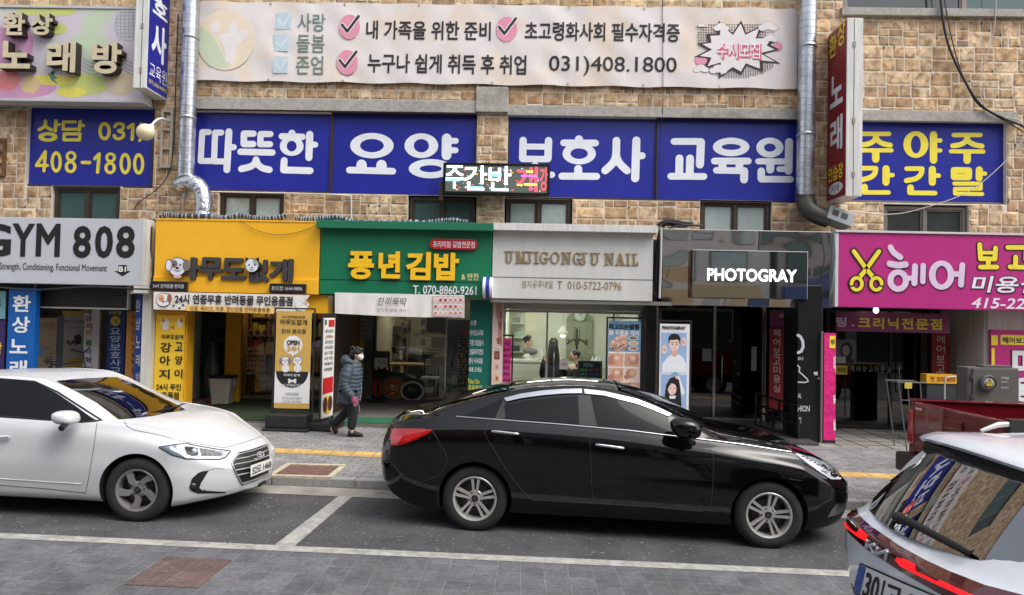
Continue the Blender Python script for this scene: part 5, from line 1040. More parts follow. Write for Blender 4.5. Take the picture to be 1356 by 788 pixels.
# right green panel, beauty poster
t, b = boardthing('wall_sign', 'dark green wall panel with lists of white syllables right of the gimbap door', 'sign', (621, 397, 650, 545), 13.25, mat('green_panel', S(16, 104, 92), .4, var=.06), .06)
rows(b, t, [('소풍', (623, 424, 631, 431)), ('아이도시락', (622, 437, 640, 445)), ('각종 모임음식', (622, 450, 640, 458)), ('생일파티이벤트', (622, 462, 640, 470)), ('행사 식사대용', (621, 474, 639, 482)), ('바로 오세요', (621, 486, 638, 493))], WHT, .012); rows(b, t, [('Take Out', (619.5, 502, 635, 508)), ('주문환영', (620, 510, 638, 518))], simple(226, 214, 70), .015)
c = at(646.5, 381, 12.7)
t = thing('round_projecting_sign', 'white and blue drum shaped sign box seen edge-on between the green and white shops', 'sign', c); mb = MB(); mb.lathe([(0, -.085), (.19, -.085), (.19, -.035), (.185, -.035), (.185, .035), (.19, .035), (.19, .085), (0, .085)], c, (1, -.03, 0), 30); mb.build('drum', WHT, t, sharp=30); mb = MB(); mb.lathe([(.187, -.033), (.192, -.033), (.192, .033), (.187, .033)], c, (1, -.03, 0), 30); mb.build('blue_band', simple(40, 60, 170, .3), t, sharp=30); mb = MB(); mb.bar((c.x, c.y+.15, c.z), (c.x, 13.3, c.z), .05, .05); mb.build('bracket', M_ALU, t)
t, b = boardthing('vertical_poster', 'tall beauty treatment poster of skin close-ups on the post left of the nail shop', 'poster', (651.5, 399, 665.5, 545), 13.2, simple(222, 200, 192), .03)
mb = MB(); SK = [simple(190, 140, 126), simple(160, 100, 90), simple(222, 186, 170), simple(120, 76, 66), simple(226, 192, 150)]
b.pxprism(mb, [(656, 399), (665, 399), (665, 460), (660, 455), (659, 430), (657, 415)], .001, .004, 0); b.pxprism(mb, [(661, 412), (665, 414), (665, 424), (662, 420)], .004, .006, 1); b.pxprism(mb, [(657, 448), (664, 446), (664, 455), (659, 456)], .004, .006, 1)
for k, y in enumerate((471, 486, 501, 516)): q = b.rect((654.5, y-6, 661.5, y+5)); b.slab(mb, q, .001, .004, (3, 2, 4, 2)[k]); b.oval(mb, 658, y, 2, 3, .004, .006, (1, 0, 1, 0)[k], 10)
mb.build('skin_pictures', SK, t); rows(b, t, [('반\n영\n구', (660.5, 426, 664, 436))], simple(60, 40, 40), .02); rows(b, t, [('문의', (655.5, 461, 661, 463.5))], simple(90, 70, 70), .0)
# ---------- nail shop
zf = FL['nail'][2]; NY_ = 13.75
xl, xr2 = at(666, 470, NY_).x, at(846, 470, NY_).x
PALE = mat('pale_green_wall', S(224, 226, 208), .8, var=.04)
room('shop_room', 'pale lit interior of the nail shop', xl+.0, xr2+.1, NY_+.15, 17.3, zf, 2.76, PALE)
t, X0_, X1_ = front('nail_storefront', 'grey framed glass front of the nail shop', NY_, (664, 848, 470), zf, at(740, 411, NY_).z, GREYF, GL, (724, 812), .05, 1)
b = fboard(655, 398, 862, 411, NY_-.03); mb = MB(); b.slab(mb, (0, 0, b.W, b.H), -.12, 0); mb.build('header_panel', GREYF, t); mb = MB(); mb.box(at(655, 450, NY_).x, at(664, 450, NY_).x, NY_, NY_+.1, zf, 2.5); mb.box(at(848, 450, NY_).x, at(862, 450, NY_).x, NY_, NY_+.1, zf, 2.5); mb.build('side_panel', GREYF, t)
b = fboard(685, 408.5, 800, 412.2, NY_+.4); lamp_tube('long white fluorescent tube just inside the top of the nail shop window', b.O.x, b.O.x+b.W, NY_+.45, b.O.z-.02, 22, col=(.98, 1, .96, 1)); lamp_tube('ceiling lamp deeper inside the nail shop', at(690, 420, 15.8).x, at(780, 420, 15.8).x, 15.8, 2.66, 20, col=(1, 1, .94, 1))
x0, x1 = at(672, 480, 15.2).x, at(727, 480, 15.2).x; zt_ = at(700, 477, 15.2).z
t = thing('manicure_counter', 'white ribbed manicure counter behind the nail shop glass', 'counter', ((x0+x1)/2, 15.2, zf)); mb = MB()
for k in range(36): u = x0+(x1-x0)*k/36; mb.tube([(u+.02, 15.2, zf), (u+.02, 15.2, zt_-.04)], .02, 6)
mb.box(x0, x1, 15.2, 15.6, zf, zt_-.04); mb.build('ribbed_front', simple(214, 214, 196), t); mb = MB(); mb.box(x0-.03, x1+.03, 15.15, 15.65, zt_-.04, zt_); mb.build('worktop', simple(226, 226, 212, .3), t)
x2, x3 = at(740, 480, 16.2).x, at(815, 480, 16.2).x
t = thing('reception_counter', 'low ribbed counter at the right of the nail shop', 'counter', ((x2+x3)/2, 16.2, zf)); mb = MB(); mb.box(x2, x3, 16.2, 16.7, zf, zf+.86); mb.build('body', simple(210, 212, 192), t); mb = MB(); mb.box(x2-.02, x3+.02, 16.16, 16.72, zf+.86, zf+.9); mb.build('worktop', simple(226, 226, 212), t)
for k, (px, py) in enumerate(((785, 470), (790, 468), (795, 471), (800, 469), (716, 470))):
    p = at(px, py, 16.35 if k < 4 else 15.35); zz = zf+.9 if k < 4 else zt_; mb = MB(); mb.lathe([(0, 0), (.04, 0), (.045, .12+.03*(k % 3)), (.02, .17+.03*(k % 3)), (.02, .21+.03*(k % 3)), (0, .21+.03*(k % 3))], (p.x, p.y, zz+.001), (0, 0, 1), 12); mb.build('bottle', simple(206, 214, 206, .25), label=('white bottle at the left of the row on the reception counter', 'tall second white bottle on the reception counter', 'third white bottle in the row on the reception counter', 'rightmost white bottle on the reception counter', 'white bottle alone on the manicure counter')[k], cat='bottle', group='nail shop bottles')
t, b = boardthing('wall_niche_panel', 'grey green arched recess panel on the nail shop rear wall', 'wall panel', (750, 424, 785, 475), 17.22, simple(150, 156, 128), .02); 
mb = MB(); c = b.uv(767.5, 434); rx = b.W/2; b.prism(mb, [(c[0]+rx*math.cos(a*PI/12), b.H+rx*.75*math.sin(a*PI/12)-.02) for a in range(13)], -.02, 0); mb.build('arch_top', simple(150, 156, 128), t)
c = at(768, 418, 17.2); t = thing('wall_clock', 'round white wall clock in the nail shop', 'clock', c); mb = MB(); mb.lathe([(0, .03), (.12, .03), (.135, .02), (.135, 0)], c, (0, -1, 0), 24); mb.build('face', simple(214, 216, 206), t); mb = MB(); bb = Board((c.x, c.y-.034, c.z), (1, 0, 0), (0, 0, 1), 1, 1); bb.line(mb, [(0, 0), (.05, .05)], .012, 0, .003, 0, False); bb.line(mb, [(0, 0), (-.02, .085)], .01, 0, .0035, 0, False); mb.build('hand', DK, t)
c = at(745.5, 444, 15.6); t = thing('pendant_lamp', 'white bell pendant lamp lit over the nail shop counter', 'lamp', (c.x, c.y, c.z)); mb = MB(); mb.lathe([(.03, .2), (.05, .15), (.11, .08), (.12, 0), (.11, 0)], c, (0, 0, 1), 20); mb.build('shade', simple(226, 226, 216), t); mb = MB(); mb.tube([(c.x, c.y, c.z+.18), (c.x, c.y, 2.75)], .01, 6); mb.build('cable', simple(190, 190, 180), t); mb = MB(); mb.ell((c.x, c.y, c.z+.01), (.06, .06, .05)); mb.build('bulb', emit('warm_bulb', (1, .95, .8, 1), 14), t)
c = at(693, 428, 17.1); t = thing('wall_lamp', 'slim lit brass wall lamp in the nail shop', 'lamp', c); mb = MB(); mb.box(c.x-.03, c.x+.03, 17.15, 17.25, c.z-.1, c.z+.1); mb.build('backplate', mat('brass', S(170, 150, 100), .35, .9), t); mb = MB(); mb.tube([(c.x, 17.1, c.z-.16), (c.x, 17.1, c.z+.16)], .025, 10); mb.build('tube', emit('amber_tube', (1, .75, .4, 1), 4), t)
p = at(764, 455, 15.9); t = thing('coat_stand', 'black branched coat stand inside the nail shop', 'coat stand', (p.x, 15.9, zf)); mb = MB(); mb.tube([(p.x, 15.9, zf), (p.x, 15.9, zf+1.75)], .025, 8); mb.build('pole', DK, t); mb = MB()
for a in range(6):
    ca, sa = math.cos(a*PI/3+.3), math.sin(a*PI/3+.3)
    mb.tube([(p.x, 15.9, p.z+.1), (p.x+.1*ca, 15.9+.1*sa, p.z+.1), (p.x+.26*ca, 15.9+.26*sa, p.z-.02), (p.x+.24*ca, 15.9+.24*sa, p.z+.1)], .012, 6)
mb.build('branch', DK, t); mb = MB(); mb.tube([(p.x-.05, 15.9, zf+1.45), (p.x-.05, 15.9, zf+1.78), (p.x+.06, 15.9, zf+1.78), (p.x+.06, 15.9, zf+1.45)], .012, 6); mb.build('top_loop', DK, t); mb = MB()
for a in range(4): mb.tube([(p.x, 15.9, zf+.12), (p.x+.22*math.cos(a*PI/2), 15.9+.22*math.sin(a*PI/2), zf+.01)], .012, 6)
mb.build('foot', DK, t)
t = thing('wall_shelf', 'narrow white shelf column with small items at the left of the nail shop', 'shelf', (xl+.3, 15.2, zf)); mb = MB(); mb.box(xl+.08, xl+.42, 16.7, 16.72, zf, 2.5)
for k in range(6): mb.box(xl+.08, xl+.42, 16.4, 16.7, zf+.5+.33*k, zf+.52+.33*k)
mb.build('rack', simple(196, 198, 180), t)
r_ = random.Random(8)
for k in range(5):
    z = zf+.521+.33*k; x = xl+.12+.05*(k % 2); mb = MB(); mb.box(x, x+.18, 16.45, 16.6, z, z+.13); mb.build('storage_box', simple(*((70, 90, 90), (190, 190, 176), (60, 60, 62), (150, 166, 150), (120, 120, 116))[k]), label=('teal box on the bottom board of the nail shop shelf', 'cream box on the second board of the nail shop shelf', 'black box on the middle board of the nail shop shelf', 'pale green box on the fourth board of the nail shop shelf', 'grey box on the top board of the nail shop shelf')[k], cat='box', group='boxes on the nail shop shelf')
t, b = boardthing('blackboard_sign', 'black board with neon chalk writing inside the nail shop glass', 'sign', (765, 478, 797, 530), 14.3, simple(34, 38, 38, .4), .03); mb = MB(); frame4(mb, b, (0, 0, b.W, b.H), .03, 0, .012); mb.build('frame', simple(70, 72, 70), t)
for s_, r, c in (('MENU', (773, 481, 786, 486), (140, 200, 200)), ('젤네일 3만', (768, 488, 778, 492), (130, 220, 110)), ('페디 5만', (780, 488, 793, 492), (200, 110, 120)), ('케어 2만', (768, 494, 778, 497), (120, 200, 200)), ('속눈썹', (780, 494, 793, 497), (90, 120, 220)), ('영양', (768, 499, 778, 502), (140, 220, 120)), ('아트', (780, 499, 792, 502), (80, 120, 210))): b.text(t, s_, r, simple(*c), .01)
t, b = boardthing('shop_sticker', 'white hexagonal notice hanging on the nail shop door', 'sticker', (741, 477, 753, 489), NY_-.0, simple(206, 206, 198), .006); b.text(t, 'OPEN', (743, 481, 751, 484), simple(180, 80, 80), .01)
# stands before the nail shop
def pole_stand(label, r, Y, m, zg, fr=simple(36, 36, 38, .4)):
    t, b = sign('banner_stand', label, 'sign stand', r, Y, m, .015, 'banner stands on the pavement', 0, 'banner'); mb = MB(); zz = zg-b.O.z; f = .03
    for u in (-f-.01, b.W+.01): b.slab(mb, (u, zz, u+f, b.H+.04), -.04, -.012)
    b.slab(mb, (-f-.01, b.H+.04, b.W+f+.01, b.H+.04+f), -.04, -.012); mb.build('frame', fr, t); mb = MB(); b.slab(mb, (-.06, zz, b.W+.06, zz+.12), -.28, .16); mb.build('weighted_base', fr, t, bevel=.02); return t, b
zgn = FL['nail'][2]
t, b = pole_stand('slim pink banner stand at the left of the nail shop window', (665.5, 448, 676, 560), 13.3, simple(196, 50, 128), zgn)
for k, s_ in enumerate(('네일', '젤네일', '케어', '패디', '연장', '왁싱', '속눈썹')): b.text(t, s_, (667, 453+k*8, 675, 457+k*8), simple(70, 20, 50), .01)
t, b = pole_stand('blue topped foot care banner stand with toe photographs', (805, 425, 847.5, 560), 13.1, simple(126, 170, 208), zgn)
SKC = [simple(214, 168, 144), simple(186, 132, 108), simple(234, 206, 192), simple(214, 210, 210), simple(60, 50, 50), simple(238, 236, 232), simple(214, 190, 120), simple(196, 120, 110)]
mb = MB(); q = b.rect((805.2, 466, 847.3, 545)); b.slab(mb, (.005, 0, b.W-.005, q[3]), 0, .002, 5)
for k, (x, y) in enumerate(((812, 455), (817, 450), (822, 448), (827, 447), (826, 455), (818, 458))): b.oval(mb, x, y+2, 5, 7, .001, .004+.0003*k, 0, 14); b.oval(mb, x, y-2, 2.2, 2.4, .006, .0072, 2, 10)
for k in range(8): b.line(mb, [(807+k*3, 462+3*math.sin(k)), (811+k*3, 458+3*math.cos(k*2))], .012, .006, .0075, 4)
for k, c in enumerate((4, 6, 7)): b.oval(mb, 839, 447.5+k*7, 6.5, 3, .001, .003, 5); b.oval(mb, 839, 447.5+k*7, 5, 2, .003, .004, c)
r_ = random.Random(2)
for i in range(2):
    for j in range(4):
        q = b.rect((806+i*21, 468+j*19, 825.5+i*21, 485.5+j*19)); b.slab(mb, q, .002, .003, r_.choice([0, 2, 0])); x, y = 815+i*21, 476+j*19
        b.oval(mb, x+r_.uniform(-3, 3), y+r_.uniform(-2, 3), 7, 6, .003, .0042, 1); b.oval(mb, x+2, y-1, 5, 5.4, .0042, .0055, 0); b.oval(mb, x+2, y-2, 3, 2.6, .0055, .0066, r_.choice([2, 6, 2]))
        b.oval(mb, x-6, y+4, 4, 3, .0042, .0056, r_.choice([0, 1, 7]))
mb.build('foot_pictures', SKC, t); rows(b, t, [('파고드는발톱', (806, 429, 847, 436.5))], simple(36, 42, 60), .05); rows(b, t, [('無 무통증 케어', (806, 437, 846, 444.5))], WHT, .04); rows(b, t, [('가격', (836, 446, 842, 449))], WHT, .0, .005)
# photo studio stand with two portraits
p0 = at(893, 560, 12.5)
t, b = pole_stand('white photo strip banner stand with a male portrait over a female portrait', (873, 429, 912.5, 575), 12.75, simple(224, 224, 226), FL['photo'][2])
b.text(t, 'PHOTOGRAY', (877, 432, 908, 436.5), simple(34, 32, 38), .06)
mb = MB(); BG_, SKN, HR, WH_, SKD, LP, GREYL = 0, 1, 2, 3, 4, 5, 6
q1 = b.rect((875, 440.5, 909, 494)); q2 = b.rect((875, 496, 909, 552)); b.slab(mb, q1, 0, .002, BG_); b.slab(mb, q2, 0, .002, BG_)
def P(pts, a, c): b.pxprism(mb, pts, .002, .002+a*.0006, c)
def O(x, y, rx, ry, a, c, n=20): b.oval(mb, x, y, rx, ry, .002, .002+a*.0006, c, n)
P([(876, 493.5), (877, 482), (884, 473), (891, 469), (897, 468), (904, 473), (908.5, 482), (908.5, 493.5)], 1, WH_); P([(889, 464), (897, 464), (898, 470), (894, 473), (888, 471)], 2, SKD); P([(888, 469.5), (893, 473), (898.5, 469.5), (899, 472), (893, 475), (887, 472)], 3, WH_)
O(893, 456, 6.6, 9, 3, SKN); O(885.9, 457, 1.2, 2.2, 2, SKD, 10); O(900.1, 457, 1.2, 2.2, 2, SKD, 10)
P([(885.5, 456), (885, 447), (888, 443), (893, 441.5), (899, 443.5), (901, 449), (900.5, 456), (899, 451), (896, 449.5), (892, 450.5), (888, 450), (886.5, 452)], 5, HR)
for x in (890.2, 896): O(x, 456, 1.3, .7, 5, HR, 10); b.line(mb, [(x-1.7, 453.7), (x+1.7, 453.3)], .01, .005, .0058, HR)
P([(893, 456.5), (894, 459.7), (892.2, 459.9)], 5, SKD); O(893.2, 462.3, 1.7, .55, 5, LP, 10)
for hx, hy, s_ in ((879.5, 465, -1), (905, 455, 1)):
    O(hx, hy, 2.8, 3.8, 4, SKN, 12)
    for k, (dx, dy) in enumerate(((-3.2, -3), (-2, -7), (.2, -8), (2.2, -6.5), (3.6, -2))): b.line(mb, [(hx+dx*.4*-s_, hy+dy*.2), (hx+dx*-s_, hy+dy)], .022, .004, .0046, SKN)
P([(875.5, 551.5), (877, 541), (882, 535), (893, 533), (900, 537), (902, 551.5)], 1, WH_); P([(883, 536), (889, 530), (894, 534), (897, 540), (890, 543)], 2, SKN)
P([(881, 540), (880, 525), (882, 510), (887, 501), (893, 499), (899, 503), (901, 514), (902, 530), (903, 546), (899, 551), (896, 540), (893, 534), (884, 534)], 3, HR); O(890, 515, 5.6, 8, 5, SKN); P([(884, 515), (884.5, 507), (889, 503), (894, 504), (896.5, 513), (894.5, 509), (889, 507.5)], 7, HR)
for x in (887.6, 892.8): O(x, 514, 1.2, .65, 7, HR, 10)
P([(890, 514.5), (890.8, 517.5), (889.4, 517.6)], 7, SKD); O(890.3, 520, 1.5, .6, 7, LP, 10); P([(886, 524), (895, 524), (894, 528), (887, 528)], 6, WH_); P([(896, 502), (900, 500), (907, 520), (903, 524)], 2, WH_); O(897.5, 500, 3, 2.2, 6, SKN, 12)
for x, y in ((891, 495), (894, 496.5), (897, 495), (894, 493.5)): O(x, y, 2.2, 1.8, 8, GREYL, 10)
mb.build('portraits', [simple(148, 178, 218), simple(238, 208, 196), simple(28, 24, 26), simple(226, 230, 236), simple(214, 172, 158), simple(206, 116, 116), simple(150, 186, 206)], t)
# ---------- photo studio
zf = FL['photo'][2]; FY = 14.7
room('shop_room', 'dark interior of the photo studio', FL['photo'][0]+.2, FL['photo'][1]+.3, FY+.15, 18.5, zf, 2.76, mat('dark_wall', S(58, 56, 58), .6, var=.15))
CUR = at(1052, 500, FY).x
t, X0_, X1_ = front('photo_storefront', 'dark glazed stainless framed front of the photo studio', FY, (866, 1014, 480), zf, 2.5, STEEL, GLT, (946,), .07, 1)
mb = MB(); mb.box(X0_-.1, X1_+.8, 13.1, FY+.1, 2.5, 2.76); mb.build('soffit', mat('rosy_steel_soffit', S(156, 112, 104), .15, .8, var=.1), t)
mb = MB(); 
for k in range(5): mb.box(X0_+.3+.7*k, X0_+.5+.7*k, 13.5, 13.62, 2.485, 2.4995)
mb.build('downlight', emit('soft_downlight', (1, .93, .85, 1), 1.5), t)
c = at(978, 490, FY+.45); t = thing('flower_stand', 'dried pink and white flower wreath stand inside the photo studio door', 'flower stand', (c.x, c.y, zf)); mb = MB(); r_ = random.Random(12)
for k in range(70):
    a = r_.uniform(0, 6.28); h = r_.uniform(-.62, .62); q = (c.x+r_.uniform(-.16, .16), c.y+r_.uniform(-.12, .06), c.z+h); mb.ell(q, (r_.uniform(.03, .06),)*2+(r_.uniform(.03, .05),), r_.choice([0, 1, 2, 3]), 7, 5)
mb.build('flowers', [simple(190, 130, 130), simple(206, 196, 180), simple(120, 110, 80), simple(150, 90, 100)], t); mb = MB(); mb.tube([(c.x, c.y+.05, zf), (c.x, c.y+.05, c.z+.6)], .02, 8); mb.build('pole', DK, t)
for k, (px, py, w_, h_, c_) in enumerate(((945+50, 459, 7, 32, (150, 150, 146)), (930, 462, 12, 16, (120, 130, 138)))):
    b = fboard(px, py, px+w_, py+h_, FY-.012); mb = MB(); b.slab(mb, (0, 0, b.W, b.H), -.004, .002); mb.build('paper_notice', simple(*c_), label=('long paper notice on the photo studio door glass', 'small grey notice on the photo studio window')[k], cat='paper notice', group='paper notices on the studio glass')
x = at(962, 470, FY-.04).x
t, b = boardthing('vertical_sign', 'dark red vertical sign with white syllables left of the black pillar', 'sign', (1019, 433, 1037.5, 545), 14.2, simple(132, 26, 44), .04)
for k, s_ in enumerate('헤어보고미용실'): b.text(t, s_, (1024, 436+k*12.2, 1033, 446+k*12.2), simple(206, 190, 190), .005)
t, b = boardthing('awning_sign', 'purple strip sign with a pale syllable left of the black pillar', 'sign', (1019.5, 410.5, 1056, 432.5), 14.1, simple(92, 34, 72), .04); b.text(t, '커', (1031, 415, 1046, 422), simple(170, 150, 180), .02)
# ramp handrail
t = thing('handrail', 'dark lattice handrail beside the ramp of the photo studio', 'railing', (at(1035, 560, 13.4).x, 13.4, zf)); A_ = at(1001, 521, 14.3); B_ = at(1058, 538, 12.7); mb = MB()
for dz in (0, -.22, -.36, -.62): mb.bar((A_.x, A_.y, A_.z+dz), (B_.x, B_.y, B_.z+dz+(.04 if dz else 0)), .04, .04)
for k in range(8): f = k/7; q = A_.lerp(B_, f); mb.bar((q.x, q.y, q.z-(.22 if k % 2 else .0)), (q.x, q.y, (zf if k in (0, 7) else q.z-(.62 if k % 2 else .36))), .035, .035, up=Vector((0, 1, 0)))
mb.build('lattice', simple(36, 34, 34, .4), t)
# lettering on the pillar, pink banner beside it
b = PILB; LW = simple(196, 200, 206)
pt_ = thing('pillar_graphic', 'white clothes hanger mark and cut-off capitals on the black pillar', 'lettering', b.p(.2, 1)); mb = MB()
b.line(mb, [(1056.5, 444), (1060, 446), (1063, 452), (1063.5, 459), (1061, 465), (1057, 467)], .05, 0, .004, 0); b.line(mb, [(1056.5, 484), (1059, 487), (1058, 492), (1069, 502), (1070, 505), (1066, 506.5), (1057, 506)], .022, 0, .004, 0); mb.build('drawn_mark', LW, pt_)
rows(b, pt_, [('015', (1056.5, 473, 1063.5, 477)), ('AL', (1056.5, 521, 1061, 527)), ('HION', (1056.5, 537, 1072, 545)), ('E', (1057, 553, 1061, 560)), ('K', (1056.5, 570, 1059, 574))], LW, .02)
mb = MB(); b.pxprism(mb, [(1077, 493), (1083, 492), (1083, 497), (1079, 497)], .0, .004); b.oval(mb, 1084, 501, 1.2, 1.2, 0, .004); mb.build('torn_paper', simple(206, 204, 196), pt_)
t, b = boardthing('vertical_banner', 'bright pink wrinkled vertical banner hung on the black pillar', 'banner', (1091, 441, 1106.5, 583), 12.7, mat('pink_banner_cloth', S(226, 30, 126), .55, var=.14, bump=.02, bscale=9), .05)
mb = MB(); q = b.rect((1098.5, 445, 1106, 461)); b.slab(mb, q, .001, .005, 0); mb.build('yellow_label', YEL, t); b.text(t, '헤어', (1100, 449, 1105.5, 457), simple(60, 40, 60), .02, w=.007)
for s_, r in (('미', (1103.5, 471, 1106.4, 493)), ('용', (1103, 523, 1106.4, 535)), ('실', (1103, 555, 1106.4, 570))): b.text(t, s_, r, WHT, .04)
mb = MB(); b.slab(mb, (0, -.18, b.W, -.004), -.06, .01); mb.build('foot', simple(40, 38, 38), t); mb = MB(); b.slab(mb, (-.05, -.16, -.02, b.H+.03), -.05, .0); mb.build('pole', simple(120, 110, 104), t)
# ---------- hair salon
zf = FL['hair'][2]; HY = 14.5
room('shop_room', 'dim interior of the hair salon', at(1092, 480, HY).x, at(1252, 480, HY).x, HY+.15, 18, zf, 2.74, mat('dim_wall', S(96, 96, 92), .7, var=.15))
t, X0_, X1_ = front('hair_storefront', 'dark tinted glass front of the hair salon', HY, (1094, 1236, 480), zf, 2.55, DARKF, GLT, (1180, 1213), .07, 1)
b = fboard(1094, 440, 1236, 565, HY-.012); t2 = thing('window_lettering', 'spaced pale syllables across the dark hair salon glass', 'lettering', b.p(b.W/2, b.H/2)); b.text(t2, '헤 어 보 고 미 용 실', (1126, 484, 1179, 493), simple(140, 144, 142), .0)
t, b2 = boardthing('window_poster', 'black and white portrait poster on the hair salon glass', 'poster', (1107, 450, 1134, 480), HY-.02, simple(110, 112, 112), .006); mb = MB(); b2.oval(mb, 1121, 465, 8, 12, 0, .003, 0); b2.oval(mb, 1120, 464, 5, 7, .003, .004, 1); b2.pxprism(mb, [(1110, 480), (1114, 474), (1127, 474), (1132, 480)], 0, .0035, 0); mb.build('portrait', [simple(30, 30, 32), simple(150, 146, 142)], t)
t, b2 = boardthing('window_sticker', 'yellow sticker low on the hair salon glass', 'sticker', (1107, 484, 1122, 496), HY-.02, simple(206, 180, 60), .006); b2.text(t, '영업중', (1109, 487, 1120, 493), K, .01)
t, b2 = boardthing('window_sticker', 'white notice card on the hair salon glass', 'sticker', (1108, 472, 1120, 481), HY-.03, simple(190, 190, 186), .004)
t, b = boardthing('awning_sign', 'purple awning strip with yellow syllables below the magenta fascia', 'sign', (1107, 414, 1258, 440), 13.3, simple(112, 36, 82), .05)
b.text(t, '팅 .', (1107, 420, 1131, 433), simple(196, 176, 200), .03); b.text(t, '크리닉전문점', (1136, 421, 1247, 436), simple(206, 190, 60), .03, space=1.15)
c = at(1160, 411, 13.05); t = thing('bare_lamp', 'lit white lamp under the magenta fascia', 'lamp', c); mb = MB(); mb.ell((c.x, c.y, c.z), (.045, .045, .055)); mb.build('bulb', emit('white_bulb', (.95, 1, .95, 1), 2.5), t); mb = MB(); mb.tube([(c.x, c.y, c.z+.05), (c.x, c.y, c.z+.14)], .035, 10); mb.build('socket', WHT, t)
t, b = boardthing('vertical_sign', 'dark red vertical sign with white syllables at the right of the hair salon glass', 'sign', (1234, 441, 1258, 545), 14.0, simple(128, 22, 38), .05)
for k, s_ in enumerate('헤어보고'): b.text(t, s_, (1240, 444+k*13, 1251, 454.5+k*13), simple(206, 180, 180), .005)
t, b = boardthing('wall_sign', 'magenta panel with big white syllables behind the grey cabinet', 'sign', (1312, 438, 1440, 560), 13.2, mat('magenta_print', S(190, 40, 122), .45, var=.06), .05)
for s_, r in (('미', (1340, 461, 1372, 500)), ('용', (1340, 500, 1372, 532)), ('실', (1340, 536, 1372, 560))): b.text(t, s_, (r[0]-2, r[1]-1, r[2]+2, r[3]+1), simple(70, 20, 60), .08, w=.002); b.text(t, s_, r, WHT, .05, w=.008)
mb = MB(); q = b.rect((1325, 444, 1390, 457)); b.slab(mb, q, .001, .004); q = b.rect((1312.5, 444, 1321, 457)); b.slab(mb, q, .001, .004); q = b.rect((1313, 461, 1317, 495)); b.slab(mb, q, .001, .004); mb.build('yellow_label', YEL, t); b.text(t, '헤어보고', (1327, 446.5, 1362, 455), simple(70, 36, 60), .03, w=.006)
b = fboard(1308, 409, 1440, 438, 13.25); mb = MB(); b.slab(mb, (0, 0, b.W, b.H), -.1, 0); mb.build('beam', M_WHITEP, bld)
# yellow box, drying rack, dark crates behind the cabinet
t, b = boardthing('sign_box', 'low orange sign box behind the drying rack', 'sign', (1227, 496, 1268, 508), 13.0, simple(226, 168, 44), .2); b.text(t, '컷 코리 파마', (1232, 498.5, 1265, 506), simple(150, 60, 30), .02)
mb = MB(); b.slab(mb, (.02, zf-b.O.z, b.W-.02, -.005), -.2, -.02); mb.build('stand', simple(52, 54, 58), t)
mb = MB(); x0, x1 = at(1247, 520, 12.8).x, at(1272, 520, 12.8).x; mb.box(x0, x1, 12.75, 12.9, zf, zf+.78); o = mb.build('folded_cloth', simple(96, 50, 92, .9), label='purple cloth hung over a pipe frame beside the grey cabinet', cat='cloth', bevel=.03)
t = thing('pipe_frame', 'bent pale pipe frame beside the purple cloth', 'rack', (x0, 12.7, zf)); mb = MB(); a0 = at(1251, 530, 12.6); zt2 = at(1258, 499, 12.6).z; mb.tube([(a0.x, 12.6, zf), (a0.x, 12.6, zt2-.06), (a0.x+.03, 12.6, zt2-.015), (a0.x+.1, 12.6, zt2), (a0.x+.4, 12.6, zt2)], .014, 8); mb.build('pipe', simple(176, 172, 166, .35), t)
t = thing('drying_rack', 'folding laundry drying rack standing before the hair salon', 'drying rack', (at(1200, 570, 12.2).x, 12.3, gz(6.5)+SW)); mb = MB(); zt2 = at(1205, 506, 12.3).z
xa_, xb_ = at(1184, 506, 12.3).x, at(1222, 506, 12.3).x; zg_ = gz(6.8)+SW
for y in (12.2, 12.6): mb.tube([(xa_, y, zt2), (xb_, y, zt2)], .012, 6)
for k in range(7): x = xa_+(xb_-xa_)*k/6; mb.tube([(x, 12.2, zt2), (x, 12.6, zt2)], .006, 6)
mb.tube([(xa_+.02, 12.2, zt2), (xa_+.17, 12.2, zg_)], .011, 6); mb.tube([(xa_+.02, 12.6, zt2), (xa_+.17, 12.6, zg_)], .011, 6); mb.tube([(xb_-.1, 12.2, zt2), (xb_-.02, 12.2, zg_)], .011, 6); mb.tube([(xb_-.1, 12.6, zt2), (xb_-.02, 12.6, zg_)], .011, 6); mb.tube([(xa_+.06, 12.2, zt2-.3), (xb_-.07, 12.2, zt2-.3)], .008, 6)
mb.build('tube_frame', simple(92, 92, 90, .5), t); mb = MB(); mb.box(xa_+.12, xa_+.24, 12.18, 12.2, zt2-.1, zt2); mb.build('tag', simple(206, 186, 80), t)
# electric cabinet
cy0 = 10.3; bq = fboard(1280, 485, 1349, 560, cy0); zg_ = gz(6.8)+SW; z1_ = at(1315, 487, cy0).z
xs0, xs1 = at(1281, 510, cy0).x, at(1349, 510, cy0).x
t = thing('electric_cabinet', 'dark grey electric cabinet with a round yellow warning lamp on the pavement', 'cabinet', ((xs0+xs1)/2, cy0+.3, zg_)); CG = mat('grey_steel_paint', S(88, 88, 88), .55, var=.12)
mb = MB(); mb.box(xs0, xs1, cy0, cy0+.26, zg_+.1, z1_); mb.build('body', CG, t, bevel=.012); mb = MB(); mb.box(xs0-.03, xs1+.03, cy0-.03, cy0+.29, zg_-.05, zg_+.1); mb.build('plinth', M_CONC, t)
mb = MB(); mb.box(xs0+.25, xs0+.65, cy0+.04, cy0+.22, z1_, z1_+.03); mb.build('vent_cap', CG, t, bevel=.006); mb = MB(); mb.box(xs0+.07, xs1-.01, cy0-.018, cy0-.001, zg_+.14, z1_-.02); d = mb.build('door', mat('grey_steel_paint_light', S(98, 96, 94), .5, var=.12), t, bevel=.005)
mb = MB(); 
for z in (z1_-.17, z1_-.45): mb.tube([(xs0+.055, cy0-.02, z), (xs0+.055, cy0-.02, z+.07)], .014, 8)
